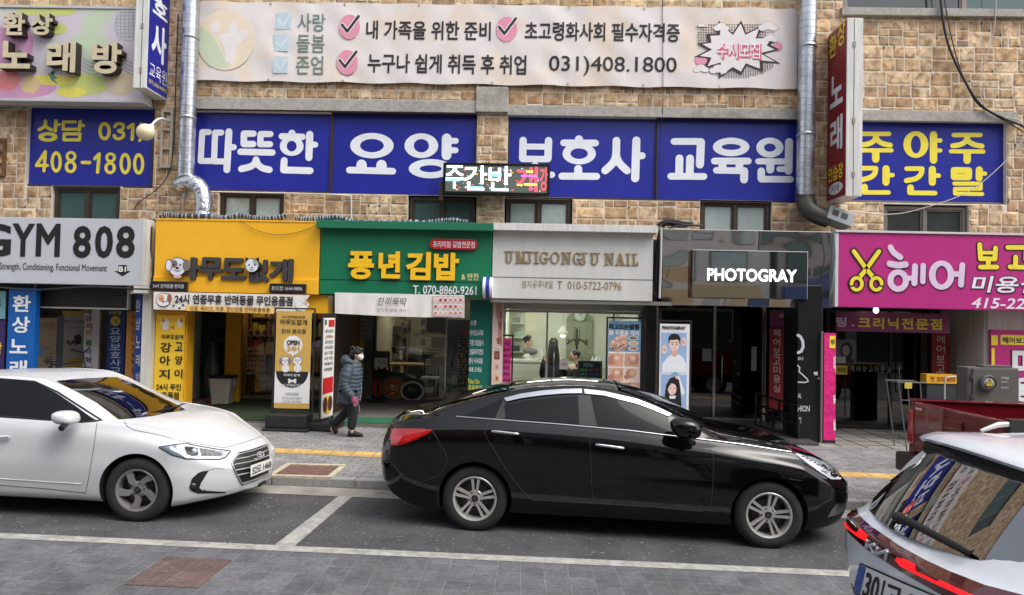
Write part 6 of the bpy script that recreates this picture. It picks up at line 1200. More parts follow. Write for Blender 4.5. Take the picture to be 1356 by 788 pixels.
mb.build('hinge', STEEL, t)
c = at(1306.5, 507, cy0-.02); mb = MB(); mb.lathe([(.115, 0), (.115, .05), (.10, .075), (.092, .075)], (c.x, c.y, c.z), (0, -1, 0), 28); mb.build('lamp_rim', simple(90, 92, 94, .3), t, sharp=30); mb = MB(); mb.lathe([(0, .06), (.092, .06), (.092, .05)], (c.x, c.y, c.z), (0, -1, 0), 28); mb.build('warning_disc', simple(190, 190, 170), t)
bb = Board((c.x, c.y-.062, c.z), (1, 0, 0), (0, 0, 1), 1, 1); mb = MB(); bb.prism(mb, [(-.065, -.045), (.065, -.045), (0, .065)], 0, .003, 0); bb.prism(mb, [(-.048, -.035), (.048, -.035), (0, .047)], .003, .004, 1); bb.prism(mb, [(.012, .03), (-.014, -.002), (.0, .0), (-.008, -.03), (.016, .005), (.003, .004)], .004, .005, 0); mb.build('warning_mark', [K, simple(226, 196, 60)], t)
bb2 = fboard(1280, 485, 1349, 560, cy0-.02); rows(bb2, t, [('위험', (1325, 499, 1335, 502)), ('고압전기', (1325, 504.5, 1334, 507)), ('접근금지', (1325, 512, 1335, 514.5))], simple(206, 206, 200), .01)
# ================================================================ ducts, lamp, pipes and cables on the wall
GALV = mat('galvanised_duct', S(196, 200, 206), .28, .85, var=.2, scale=3); FOIL = mat('crinkled_foil', S(206, 208, 212), .2, .95, var=.15, bump=.02, bscale=16); FLEXD = mat('dark_flexible_duct', S(86, 84, 80), .5, .4, var=.2)
def duct(label, top, bot, r, Y):
    t = thing('ventilation_duct', label, 'duct', bot); mb = MB(); a, b = Vector(bot), Vector(top); d = (b-a); L = d.length; d.normalize(); z = 0; pr = []
    while z < L:
        pr += [(r, z), (r, z+.115), (r+.006, z+.12), (r+.006, z+.13)]; z += .135
    mb.lathe(pr, a, d, 28); mb.build('pipe', GALV, t, sharp=35)
    mb = MB()
    for f in (.25, .6): q = a+d*L*f; mb.lathe([(r+.002, -.03), (r+.014, -.03), (r+.014, .03), (r+.002, .03)], q, d, 28); mb.box(q.x-.03, q.x+.03, q.y+r, YW, q.z-.02, q.z+.02)
    mb.build('clamp', GALV, t); return t
yd = 13.5
p1 = at(246, 232, yd); p0 = at(256, -70, yd)
t = duct('left silver spiral duct running down the wall to a crinkled foil elbow', p0, p1, .15, yd)
mb = MB(); mb.lathe([(.15, .0), (.155, -.02), (.155, -.24), (.13, -.28), (.045, -.42), (.03, -.48), (0, -.5)], p1, (0, 0, 1), 24); mb.build('drain_cone', GALV, t, sharp=40)
A = [at(238, 246, yd-.1), at(250, 241, yd-.16), at(263, 247, yd-.2), at(269, 260, yd-.22), at(270, 275, yd-.24), at(268, 293, yd-.26)]
sp = smooth(A, 9); r_ = random.Random(1); mb = MB(); mb.tube(sp, [.15+(.012 if i % 2 else 0)+r_.uniform(-.006, .006) for i in range(len(sp))], 22); mb.build('foil_elbow', FOIL, t)
p1 = at(1066, 262, yd); p0 = at(1071, -70, yd)
t = duct('right silver spiral duct running down the wall to a dark flexible hose and vent box', p0, p1, .16, yd)
sp = smooth([p1+Vector((0, 0, .05)), p1, at(1070, 276, yd-.05), at(1083, 285, yd-.12), at(1098, 290, yd-.16)], 10); mb = MB(); mb.tube(sp, [.165+(.014 if i % 2 else -.004) for i in range(len(sp))], 22); mb.build('flexible_hose', FLEXD, t)
c = at(1108, 289, yd-.18); R_ = Matrix.Rotation(math.radians(20), 4, 'Y') @ Matrix.Rotation(math.radians(-8), 4, 'X'); mb = MB(); mb.box(-.24, .24, -.17, .17, -.13, .13, 0, Matrix.Translation(c) @ R_); mb.build('vent_box', mat('grey_metal', S(142, 146, 148), .45, .5, var=.15), t, bevel=.01)
mb = MB()
for i in range(2): mb.box(-.17+i*.17, -.05+i*.17, -.176, -.171, -.04, .07, 0, Matrix.Translation(c) @ R_)
mb.build('sticker', simple(52, 54, 56), t)
# globe lamp
c = at(193, 175, 13.05); t = thing('globe_wall_lamp', 'cream globe lamp on a curved white arm in front of the blue telephone panel', 'lamp', c); mb = MB(); mb.ell(c, (.165, .165, .155), 0, 24, 16); mb.build('globe', simple(226, 216, 178, .35), t)
q = at(224, 160, YW-.05); mb = MB(); mb.tube(smooth([c+Vector((.08, .05, .1)), at(203, 163, 13.15), at(212, 157, 13.4), q], 6), .02, 8); mb.ell(c+Vector((.07, .05, .11)), (.06, .06, .06)); mb.build('arm', WHT, t); mb = MB(); mb.box(q.x-.05, q.x+.05, q.y, YW-.0, q.z-.1, q.z+.1); mb.build('backplate', simple(176, 170, 160), t)
# rusty sign brackets left on the wall
RST = mat('rusty_bracket', S(128, 92, 66), .8, .3, var=.35, scale=12)
for k, (q, lab) in enumerate((((212, 145, 228, 222), 'tall rusty empty sign bracket between the globe lamp and the left duct'), ((-8, 183, 6, 233), 'rusty empty sign bracket cut by the left edge of the view'))):
    b = fboard(*q, YW-.07); mb = MB(); frame4(mb, b, (0, 0, b.W, b.H), .05, -.05, 0)
    for f in (.33, .66): b.slab(mb, (.05, b.H*f-.02, b.W-.05, b.H*f+.02), -.049, -.002)
    mb.build('sign_bracket', RST if k else simple(176, 166, 150, .7), label=lab, cat='bracket')
# pale conduit under the second panel
def wire(label, pts, r, m, name='cable', n=6, cat='cable', group=None):
    mb = MB(); mb.tube(smooth(pts, n), r, 6); return mb.build(name, m, label=label, cat=cat, group=group)
wire('thin pale conduit running along the wall below the first blue panels and turning down', [at(276, 254, YW-.06), at(330, 255, YW-.06), at(420, 257, YW-.06), at(462, 259.5, YW-.06), at(465, 262, YW-.06), at(465, 292, YW-.06)], .018, simple(200, 198, 192), 'conduit', 4, 'pipe')
BLK = simple(26, 26, 28, .5)
wire('thick black cable hanging from the top edge across the right stone wall', [at(1243, -40, YW-.12), at(1247, 12, YW-.14), at(1256, 60, YW-.14), at(1278, 108, YW-.13), at(1300, 140, YW-.13), at(1330, 157, YW-.13), at(1356, 168, YW-.13), at(1390, 190, YW-.13)], .022, BLK)
wire('second thin cable beside the thick black one on the right stone wall', [at(1246, -40, YW-.10), at(1254, 20, YW-.10), at(1268, 80, YW-.10), at(1290, 132, YW-.10), at(1318, 153, YW-.10), at(1356, 176, YW-.10), at(1400, 220, YW-.1)], .010, BLK)
wire('slack pale cable drooping across the yellow lettered blue panel', [at(1320, -40, YW-.12), at(1316, 40, YW-.1), at(1297, 112, YW-.1), at(1312, 150, YW-.1), at(1350, 160, YW-.1), at(1354, 184, YW-.14), at(1330, 215, YW-.14), at(1280, 255, YW-.14), at(1210, 279, YW-.14), at(1170, 284, YW-.14), at(1132, 280, YW-.2)], .009, simple(190, 184, 176))
wire('loose black wires in a tangle left of the left silver duct', [at(178, 276, YW-.06), at(186, 266, YW-.08), at(206, 252, YW-.06), at(222, 232, YW-.08), at(230, 190, YW-.05), at(233, 100, YW-.05), at(236, 20, YW-.05)], .009, BLK)
wire('thin black wire down the stone between the two right middle panels', [at(877, -10, YW-.1), at(878, 110, YW-.11), at(877, 160, YW-.06), at(873, 230, YW-.03), at(872, 262, YW-.05)], .006, BLK)
# corrugated hoses with blue and white bands along the tops of the signs
def banded(label, pts, r):
    sp = smooth(pts, 22); rb2 = random.Random(len(label)); t = thing('insulated_pipe', label, 'pipe', sp[0], 'taped pipes along the sign tops'); a, b = MB(), MB()
    i = 0; q = 0
    while i < len(sp)-1:
        st = rb2.choice([1, 1, 2]) if q % 2 else rb2.choice([2, 3, 4]); (a if q % 2 else b).tube(sp[i:i+st+1], r*(1 if q % 2 else .9)*rb2.uniform(.8, 1.1), 10); i += st; q += 1
    a.build('white_tape', simple(150, 158, 168, .6), t); b.build('blue_tape', simple(44, 58, 78, .6), t)
yt = 13.0; zY = at(310, 290, 12.9).z+.05
def hp(px, dy, y=yt): p = at(px, 287, y); return Vector((p.x, y, at(px, 289+dy, y).z+.0))
banded('blue and white taped pipe lying along the top of the yellow fascia', [hp(203, 4), hp(220, -4), hp(240, -3), hp(282, -2), hp(296, 0), hp(318, -3), hp(340, 0), hp(360, 0), hp(378, -3)], .055)
banded('taped pipe lying along the top of the green fascia', [hp(392, 1), hp(410, 2), hp(430, 0), hp(447, -1), hp(470, 5), hp(510, 6), hp(560, 6), hp(585, 4), hp(600, 3), hp(620, 6)], .055)
wire('coil of black cables lying on top of the white fascia', [hp(868, 18), hp(874, 7), hp(888, 3), hp(905, 6), hp(918, 8), hp(900, 10), hp(880, 9), hp(872, 30), hp(870, 80), hp(870, 112)], .035, BLK)
wire('second black cable looping down between the white fascia and the steel fascia', [hp(876, 9, 12.95), hp(886, 5, 12.95), hp(910, 9, 12.95), hp(930, 10, 12.95), hp(890, 12, 12.95), hp(867, 40, 12.95), hp(866, 90, 12.95), hp(872, 105, 12.95)], .02, BLK)
wire('pale conduit down the right edge of the white fascia', [hp(876, 12, 12.7), hp(876, 60, 12.7), hp(875, 106, 12.7)], .022, simple(190, 190, 186), 'conduit', 4, 'pipe')
wire('bundle of dark wires in the gap between the grey and yellow fascias', [at(201, 300, 12.6), at(200, 330, 12.62), at(203, 352, 12.6), at(199, 380, 12.65), at(190, 383, 12.6), at(120, 380, 12.55), at(40, 384, 12.6), at(-20, 378, 12.6)], .016, BLK)
wire('thin wires in the gap left of the magenta fascia', [at(1104, 310, 12.6), at(1106, 340, 12.62), at(1103, 372, 12.6), at(1099, 392, 12.66)], .012, simple(120, 150, 140))
wire('thin brown wire sagging over the face of the yellow fascia', [at(318, 292, 12.77), at(340, 305, 12.77), at(370, 311, 12.77), at(400, 306, 12.77), at(420, 297, 12.77)], .006, simple(96, 80, 40))
# ================================================================ cars
def pch(keys):
    xs = [k[0] for k in keys]; ys = [k[1] for k in keys]; n = len(xs); h = [xs[i+1]-xs[i] for i in range(n-1)]; d = [(ys[i+1]-ys[i])/h[i] for i in range(n-1)]; m = [0]*n
    m[0] = d[0]; m[-1] = d[-1]
    for i in range(1, n-1):
        if d[i-1]*d[i] > 0: w1 = 2*h[i]+h[i-1]; w2 = h[i]+2*h[i-1]; m[i] = (w1+w2)/(w1/d[i-1]+w2/d[i])
    def f(x):
        if x <= xs[0]: return ys[0]
        if x >= xs[-1]: return ys[-1]
        i = 0
        while x > xs[i+1]: i += 1
        t = (x-xs[i])/h[i]; return ys[i]*(1+2*t)*(1-t)**2+h[i]*m[i]*t*(1-t)**2+ys[i+1]*t*t*(3-2*t)+h[i]*m[i+1]*t*t*(t-1)
    return f
def half(c, x):
    w, zl, zs, wb, zr, wr, zt, zc = (c[k](x) for k in ('w', 'zlo', 'zs', 'wb', 'zr', 'wr', 'zt', 'zc'))
    zl2 = zl; H = max(.02, zc-zl)
    pts = [(0, zl), (.5*w, zl), (.86*w, zl+.005), (.945*w, zl+.04*min(1, H/.3)), (.975*w, zl+.22*H), (w, zl+.52*H), (.998*w, zl+.74*H), (.985*w, zc), (min(.97*w, wb+.035), zc+(zs-zc)*.6), (wb, zs),
           (wb+(wr-wb)*.5+.018*min(1, abs(zr-zs)/.3), zs+(zr-zs)*.5), (wr, zr), (wr*.86, zr+(zt-zr)*.42), (wr*.5, zr+(zt-zr)*.86), (0, zt)]
    out = []
    n = len(pts)
    for i in range(n-1):
        a, b, cc, d = pts[max(0, i-1)], pts[i], pts[i+1], pts[min(n-1, i+2)]
        if i == n-2: d = (-pts[i][0], pts[i][1])
        if i == 0: a = (-pts[1][0], pts[1][1])
        for k in range(4):
            t = k/4; out.append(tuple(.5*(2*b[j]+(cc[j]-a[j])*t+(2*a[j]-5*b[j]+4*cc[j]-d[j])*t*t+(3*b[j]-a[j]-3*cc[j]+d[j])*t**3) for j in (0, 1)))
    out.append(pts[-1]); return out
def loft_car(c, x0, x1, shift):
    xs = []; x = x0; L = x1-x0
    while x < x1-1e-6:
        xs.append(x); e = min(x-x0, x1-x); x += .008 if e < .04 else (.02 if e < .3 else .045)
    xs.append(x1); V = []; F = []; rows_ = []
    for x in xs:
        h = half(c, x); ring = [(y, z) for y, z in h] + [(-y, z) for y, z in h[-2:0:-1]]; rows_.append(len(V))
        for y, z in ring: V.append((x+shift(x, y, z), y, z))
    n = len(ring)
    for i in range(len(xs)-1):
        for k in range(n): F.append((i*n+k, (i+1)*n+k, (i+1)*n+(k+1) % n, i*n+(k+1) % n))
    nh = len(h)
    for x, base, flip in ((xs[0], 0, True), (xs[-1], (len(xs)-1)*n, False)):        # end caps, gridded across
        h = half(c, x); M_ = 10; grid = []
        for i, (y, z) in enumerate(h):
            row = []
            for j in range(M_+1):
                if j == 0: row.append(base+i)
                elif j == M_: row.append(base+(n-i) % n if i not in (0, nh-1) else base+i)
                elif i in (0, nh-1): row.append(base+i)
                else:
                    yy = y*(1-2*j/M_); row.append(len(V)); V.append((x+shift(x, yy, z), yy, z))
            grid.append(row)
        for i in range(nh-1):
            for j in range(M_):
                f = [grid[i][j], grid[i+1][j], grid[i+1][j+1], grid[i][j+1]]; g = []
                for q in f:
                    if q not in g: g.append(q)
                if len(g) > 2: F.append(tuple(g[::-1] if not flip else g))
    return V, F
class Car:
    def __init__(s, name, label, cat, O, yaw, keys, x0, x1, shift, paint, wheels, wr, pitch=None):
        n = Vector((SLOPE, 0, 1)).normalized(); ex = Vector((math.cos(yaw), math.sin(yaw), 0)); ex = (ex-n*ex.dot(n)).normalized(); ey = n.cross(ex)
        s.M = Matrix(((ex.x, ey.x, n.x, O[0]), (ex.y, ey.y, n.y, O[1]), (ex.z, ey.z, n.z, O[2]), (0, 0, 0, 1))); s.Mi = s.M.inverted()
        s.root = thing(name, label, cat, O, M=s.M); s.c = {k: pch(v) for k, v in keys.items()}
        V, F = loft_car(s.c, x0, x1, shift); mb = MB(); mb.add(V, F, 0, None, True); me = mb.mesh('body', [paint], sharp=38)
        bm = bmesh.new(); bm.from_mesh(me); s.bvh = BVHTree.FromBMesh(bm); bm.free()
        b = bpy.data.objects.new('body', me); COL.objects.link(b); b.parent = s.root; WM[b] = s.M; s.body = b; s.paint = paint
        cu = MB()
        for wx in wheels:
            for sg in (-1, 1): cu.lathe([(0, -.3), (wr+.045, -.3), (wr+.045, .3), (0, .3)], (wx, sg*.86, wr-.005), (0, 1, 0), 48)
        cm = cu.mesh('cut', [mat('wheel_well', S(16, 16, 17), .9)], sharp=30); co = bpy.data.objects.new('cut', cm); COL.objects.link(co); co.parent = s.root; TEMP.append(co)
        me.materials.append(_M['wheel_well'])
        md = b.modifiers.new('b', 'BOOLEAN'); md.operation = 'DIFFERENCE'; md.solver = 'EXACT'; md.object = co
        try: md.material_mode = 'TRANSFER'
        except Exception: pass
        b['_sharp'] = math.radians(38); PEND_MOD.append(b)
    def hit(s, px, py):
        o = s.Mi @ CAM; d = (s.Mi.to_3x3() @ ray(px, py)).normalized(); h = s.bvh.ray_cast(o, d)
        return (h[0], h[1] if h[1].dot(d) < 0 else -h[1]) if h[0] is not None else (None, None)
    def patch(s, name, pts, m, off=.003, step=3.0, parent=None, mirror=False, dirn=None, label=None, fit=None):
        """A panel, lamp or pane that follows the body: its outline is laid over the body surface and raised by off."""
        xs = [p[0] for p in pts]; ys = [p[1] for p in pts]; X0, X1, Y0, Y1 = min(xs), max(xs), min(ys), max(ys); nx = max(1, int((X1-X0)/step)); ny = max(1, int((Y1-Y0)/step))
        def clip(poly, ax, v, keep):
            o = []
            for i in range(len(poly)):
                a, b = poly[i-1], poly[i]; da, db = (a[ax]-v)*keep, (b[ax]-v)*keep
                if (da >= 0) != (db >= 0): t = da/(da-db); o.append((a[0]+(b[0]-a[0])*t, a[1]+(b[1]-a[1])*t))
                if db >= 0: o.append(b)
            return o
        cache = {}; V = []; F = []
        def vid(p):
            k = (round(p[0], 4), round(p[1], 4))
            if k not in cache:
                if dirn is None: h, n_ = s.hit(*p)
                else:
                    o, d = dirn(*p); r = s.bvh.ray_cast(Vector(o), Vector(d)); h, n_ = r[0], r[1]
                    if h is not None and n_.dot(Vector(d)) > 0: n_ = -n_
                if h is None: cache[k] = None
                else: cache[k] = len(V); V.append(h+n_*off)
            return cache[k]
        for i in range(nx):
            col = clip(clip(pts, 0, X0+(X1-X0)*i/nx, 1), 0, X0+(X1-X0)*(i+1)/nx, -1)
            if len(col) < 3: continue
            for j in range(ny):
                c = clip(clip(col, 1, Y0+(Y1-Y0)*j/ny, 1), 1, Y0+(Y1-Y0)*(j+1)/ny, -1)
                if len(c) < 3: continue
                f = []
                for p in c:
                    v = vid(p)
                    if v is not None and v not in f: f.append(v)
                if len(f) > 2: F.append(f)
        if not F: return None
        # drop faces that jump across a gap in the surface
        G_ = []
        for f in F:
            if max((V[f[i]]-V[f[i-1]]).length for i in range(len(f))) < .35: G_.append(f)
        if fit:                                   # a pane of glass is one smooth sheet: fit a low order surface through it
            import numpy as np
            A = np.array([tuple(v) for v in V]); ax = fit[0]; o1, o2 = [k for k in range(3) if k != ax]
            u, w = A[:, o1], A[:, o2]; dg_ = fit[2] if len(fit) > 2 else 3; T = lambda u, w: np.stack([u**i*w**j for i in range(dg_+1) for j in range(dg_+1) if i+j <= dg_], 1)
            c_, *_ = np.linalg.lstsq(T(u, w), A[:, ax], rcond=None); A[:, ax] = T(u, w) @ c_ + fit[1]; V = [Vector(a) for a in A]
        mb = MB(); mb.add(V, G_, 0, None, True); me_o = mb.build(name, [m], parent or s.root, local=True, label=label, sharp=40)
        if mirror: mb = MB(); mb.add([Vector((v.x, -v.y, v.z)) for v in V], [f[::-1] for f in G_], 0, None, True); mb.build(name, [m], parent or s.root, local=True, label=label, sharp=40)
        return me_o
    def lay(s, pts, off=.003, n=8):               # points along a pixel polyline, laid on the body
        out = []
        for i in range(len(pts)-1):
            for k in range(n): t = k/n; h, nn = s.hit(pts[i][0]+(pts[i+1][0]-pts[i][0])*t, pts[i][1]+(pts[i+1][1]-pts[i][1])*t); out.append(h+nn*off if h is not None else None)
        h, nn = s.hit(*pts[-1]); out.append(h+nn*off if h is not None else None)
        return [p for p in out if p is not None]
    def seam(s, lists, m, r=.0025, name='panel_gap', off=0.0005, mirror=True, parent=None, n=6):
        mb = MB(); m2 = MB()
        for l in lists:
            q = s.lay(l, off, n)
            if len(q) > 1: mb.tube(q, r, 5); m2.tube([Vector((p.x, -p.y, p.z)) for p in q], r, 5)
        if mirror: m2.build(name, m, parent or s.root, local=True)
        return mb.build(name, m, parent or s.root, local=True)
    def text(s, body, quad, m, bold=0, off=.004, parent=None):  # writing laid on the body inside a pixel quad tl,tr,br,bl
        tl, tr, br, bl = quad
        def warp(u, v, w):
            a = (bl[0]+(br[0]-bl[0])*u, bl[1]+(br[1]-bl[1])*u); c = (tl[0]+(tr[0]-tl[0])*u, tl[1]+(tr[1]-tl[1])*u); h, n_ = s.hit(a[0]+(c[0]-a[0])*v, a[1]+(c[1]-a[1])*v)
            return h+n_*(off+(w-.007)*.5) if h is not None else Vector((0, 0, 0))
        PEND_TEXT.append(dict(b=None, parent=parent or s.root, body=body, r=(0, 0, 1, 1), m=m, bold=bold, rnd=False, depth=.003, w=.004, side=None, name='lettering', space=1, line=1, shear=0, warp=warp, local=True))
    def wheel(s, x, side, r, rr, style, tyre_m, rim_m, rot=0, tw=.205):
        yc = side*.775; ax = Vector((0, side, 0))
        mb = MB(); h = tw/2; mb.lathe([(rr-.012, -h*.9), (rr+.01, -h), (r-.06, -h*1.03), (r-.02, -h*.93), (r, -h*.7), (r, -h*.25), (r-.005, -.2*h), (r-.005, .2*h), (r, .25*h), (r, h*.7), (r-.02, h*.93), (r-.055, h*1.04), (rr+.02, h*1.02), (rr+.004, h*.96), (rr-.012, h*.9)], (x, yc, r-.008), ax, 56)
        ty = mb.build('wheel', tyre_m, s.root, local=True, sharp=50)
        mb = MB(); C = Vector((x, yc, r-.008)); q = lambda a, rad, d: C + ax*d + Vector((math.cos(a)*rad, 0, math.sin(a)*rad))
        mb.lathe([(rr+.002, h*.93), (rr-.004, h*.97), (rr-.02, h*.9), (rr-.03, h*.5), (rr-.035, -h*.8)], C, ax, 48, 0); mb.lathe([(0, h*.15), (rr-.03, h*.1)], C, ax, 32, 1); mb.lathe([(0, h*.16), (rr*.62, h*.16), (rr*.62, h*.12)], C, ax, 32, 2)
        mb.lathe([(0, h*.80), (.028, h*.80), (.034, h*.72), (.034, h*.5)], C, ax, 20, 1); mb.lathe([(.034, h*.70), (.062, h*.66), (.078, h*.55), (.08, h*.2)], C, ax, 24, 0)
        for k in range(5):
            a = rot+k*2*PI/5
            for sg in ((-1, 1) if style == 'double' else (0,)):
                if style == 'double':
                    a0, a1 = a+sg*.30, a+sg*.155; wd0, wd1 = .028, .036; pts = [(.05, a0, wd0, .68), (rr*.55, a+sg*.19, wd0, .80), (rr-.014, a1, wd1, .84)]
                else: pts = [(.05, a, .05, .68), (rr*.5, a+.10, .062, .8), (rr-.014, a-.12, .085, .86)]
                prev = None
                for rad, an, wd, dd in pts:
                    p = q(an, rad, h*dd); t_ = Vector((-math.sin(an), 0, math.cos(an)))
                    cur = [p+t_*wd/2-ax*.03, p+t_*wd/2*.8, p-t_*wd/2*.8, p-t_*wd/2-ax*.03]
                    if prev: mb.add(prev+cur, [(0, 1, 5, 4), (1, 2, 6, 5), (2, 3, 7, 6), (3, 0, 4, 7)], 0)
                    prev = cur
                mb.add(prev, [(0, 1, 2, 3)], 0)
            p = q(a+PI/5 if style == 'double' else a+.5, .062, h*.63); mb.lathe([(.0, .008), (.009, .008), (.011, 0)], p, ax, 8, 2)
        mb.build('rim', [rim_m, simple(18, 18, 19, .5), simple(70, 66, 62, .5)], ty, local=True, sharp=35)
        mb = MB(); bb = Board(C+ax*(h*.81), Vector((-side, 0, 0)) if False else Vector((1 if side < 0 else -1, 0, 0)), (0, 0, 1), 1, 1)
        for l in ([(-.012, -.013), (-.006, .013)], [(.006, -.013), (.012, .013)], [(-.008, 0), (.008, 0)]): bb.line(mb, l, .005, 0, .002, 0, False)
        mb.build('hub_emblem', STEEL, ty, local=True)
TYRE = mat('tyre_rubber', S(38, 38, 38), .85, var=.15, scale=14); RIM = mat('silver_alloy', S(206, 204, 200), .3, .6, var=.08); RIMG = mat('grey_alloy', S(150, 148, 148), .35, .5, var=.12)
BLKP = mat('black_car_paint', (.003, .003, .0035, 1), .3, var=.05, coat=1.0, spec=.0); WHP = mat('white_car_paint', S(200, 202, 205), .35, var=.03, coat=.7, spec=.3); WHP2 = mat('pearl_white_paint', S(216, 221, 229), .3, var=.03, coat=.9, spec=.3); REDP = mat('maroon_car_paint', S(106, 18, 26), .3, var=.08, coat=.8, spec=.2)
CGL = mat('dark_car_glass', (.004, .0045, .005, 1), .015, var=.02, spec=.25); CHR = mat('chrome', S(206, 208, 212), .08, 1, var=.03); BPL = mat('black_plastic', S(26, 26, 27), .5, var=.15); GAP = mat('panel_gap', S(12, 12, 13), .8)
LENS = mat('clear_lens', S(206, 212, 218), .12, .0, var=.3, scale=18, coat=1); LDARK = mat('lamp_dark_inner', S(44, 48, 52), .1, .3, coat=1, var=.2); REDL = mat('red_lens', S(176, 12, 18), .1, var=.25, scale=14, coat=1); REDD = mat('dark_red_lens', S(74, 14, 22), .08, coat=1, var=.08)
GLOW = emit('lit_tail_lamp', (.7, .008, .012, 1), .5)
# ---------- black sedan
kb = dict(
 w=[(0, .62), (.04, .72), (.12, .80), (.3, .865), (.7, .905), (1.2, .915), (3.6, .915), (4.1, .90), (4.4, .855), (4.6, .785), (4.72, .70), (4.80, .58), (4.83, .47)],
 zlo=[(0, .36), (.1, .27), (.4, .19), (.8, .18), (4.0, .18), (4.4, .17), (4.83, .2)],
 zs=[(0, .95), (.1, 1.0), (.3, 1.03), (.85, 1.085), (1.2, 1.095), (1.8, 1.08), (2.5, 1.05), (3.0, 1.01), (3.3, .99), (3.65, .965), (4.1, .905), (4.4, .82), (4.6, .73), (4.75, .65), (4.83, .57)],
 wb=[(0, .56), (.1, .70), (.3, .78), (.8, .82), (2, .835), (3.3, .825), (3.7, .80), (4.1, .765), (4.4, .70), (4.6, .62), (4.75, .5), (4.83, .38)],
 zt=[(0, .985), (.08, 1.05), (.2, 1.078), (.47, 1.11), (.6, 1.165), (.81, 1.245), (1.23, 1.365), (1.6, 1.432), (2.0, 1.463), (2.38, 1.455), (2.6, 1.40), (2.87, 1.31), (3.12, 1.21), (3.36, 1.105), (3.44, 1.07), (3.63, 1.032), (3.95, .985), (4.21, .93), (4.47, .84), (4.68, .735), (4.80, .63), (4.83, .585)],
 zr=[(0, .965), (.1, 1.03), (.3, 1.06), (.5, 1.10), (.85, 1.21), (1.29, 1.325), (1.67, 1.395), (2.07, 1.42), (2.3, 1.405), (2.62, 1.34), (2.965, 1.21), (3.2, 1.10), (3.38, 1.015), (3.65, .985), (4.1, .925), (4.4, .835), (4.6, .742), (4.83, .575)],
 wr=[(0, .45), (.3, .66), (.5, .70), (.85, .66), (1.3, .60), (1.7, .585), (2.1, .585), (2.6, .62), (2.965, .68), (3.2, .735), (3.38, .765), (3.65, .70), (4.1, .62), (4.4, .55), (4.6, .47), (4.83, .25)],
 zc=[(0, .82), (.6, .93), (1.3, .96), (2.3, .91), (3.3, .85), (4.1, .78), (4.5, .68), (4.83, .50)])
def shb(x, y, z):
    e = 0
    if x < .6: e += .11*((z-.62)/.42)**2*(1-x/.6)+.05*(abs(y)/.7)**2*(1-x/.6)
    if x > 4.2: f = (x-4.2)/.63; e -= .11*((z-.5)/.36)**2*f + .10*(abs(y)/.6)**2*f
    return e
car = Car('parked_car', 'glossy black sedan with chrome window visors parked at the kerb in the middle', 'car', (-1.4845, 7.9442, .0245), math.radians(-2.97), kb, 0, 4.83, shb, BLKP, (1.052, 3.882), .322)
Rr = car.root
for x in (1.052, 3.882):
    for sd in (-1, 1): car.wheel(x, sd, .322, .218, 'double', TYRE, RIM, .31 if x < 2 else .1)
for nm, pl in (('rear_window', [(668.2, 536.5), (700, 530.5), (735, 526.5), (765.3, 524.6), (766.9, 561.5), (669.2, 554.2)]), ('quarter_window', [(611, 551.2), (640, 539.5), (665.5, 528), (655, 553.8)]), ('front_window', [(782.4, 524.4), (800, 525.3), (849.5, 536), (884, 552.5), (893, 575), (800, 566.0), (791, 564)])):
    car.patch('window', pl, CGL, .003, mirror=True, fit=(1, -.004))
car.patch('pillar_trim', [(765.8, 523), (782, 523), (791, 564.3), (767.2, 561.6)], BPL, .002, mirror=True); car.patch('pillar_trim', [(655.5, 553.8), (666.5, 529), (669, 534), (669, 554)], BPL, .002, mirror=True)
car.patch('window_visor', [(667.6, 528.2), (690, 522.3), (718, 518.3), (745, 516.2), (770.5, 515.6), (770.7, 521.4), (745, 522), (718, 524.4), (690, 528.2), (671, 532.6)], CHR, .014, 2.5, mirror=True)
car.patch('window_visor', [(773, 516.1), (800, 519), (843, 529.4), (866, 538.4), (889, 549.2), (884.5, 551.8), (866, 543.8), (843, 535.2), (800, 524.6), (774.5, 522)], CHR, .014, 2.5, mirror=True)
car.seam([[(604, 552), (648.6, 555.3), (731, 561.3), (830, 570), (899, 578.5), (938.7, 583.2), (985, 589), (1047.6, 599)]], CHR, .0085, 'belt_moulding', .004)
SEAMB = mat('panel_gap_grey', S(52, 53, 56), .5)
dr = car.seam([[(780, 556+9), (782, 600), (783.5, 640), (785, 664)], [(648.6, 556), (641.6, 572), (646, 582), (661, 607), (680, 635), (696, 655), (705.6, 662), (785, 666.5), (860, 671), (930, 677.5)], [(936, 584), (945, 606), (944, 645), (941, 676)]], SEAMB, .0022, 'door_gap')
car.seam([[(1052, 600.4), (1020, 597), (958, 586)], [(1071, 616), (1062, 637), (1045, 634)]], SEAMB, .0018, 'hood_gap'); car.seam([[(516, 631), (560, 638), (588, 627)], [(573, 571), (590, 600), (592, 612), (586, 626)]], SEAMB, .0018, 'bumper_gap')
car.patch('tail_lamp', [(518.5, 567.5), (535, 567.6), (556, 567.9), (573, 569.2), (566, 575), (553.4, 581), (540, 586.5), (530, 589.6), (517, 589.6)], REDL, .004, 2.5, mirror=True)
tl = [o for o in Rr.children if o.name.startswith('tail_lamp')][0]
car.patch('lamp_segment', [(519, 577), (545, 575), (560, 573.5), (556, 578), (540, 584), (518.5, 588)], mat('bright_red_lens', S(206, 26, 30), .12, var=.2, scale=30, coat=1), .006, 2.5, parent=tl, mirror=True)
hl = car.patch('headlight', [(1052.4, 600.4), (1075, 605.5), (1094, 612.5), (1108, 621), (1115.3, 629.5), (1113, 635), (1100, 634.8), (1086, 626), (1070.7, 615)], LENS, .004, 2.5, mirror=True)
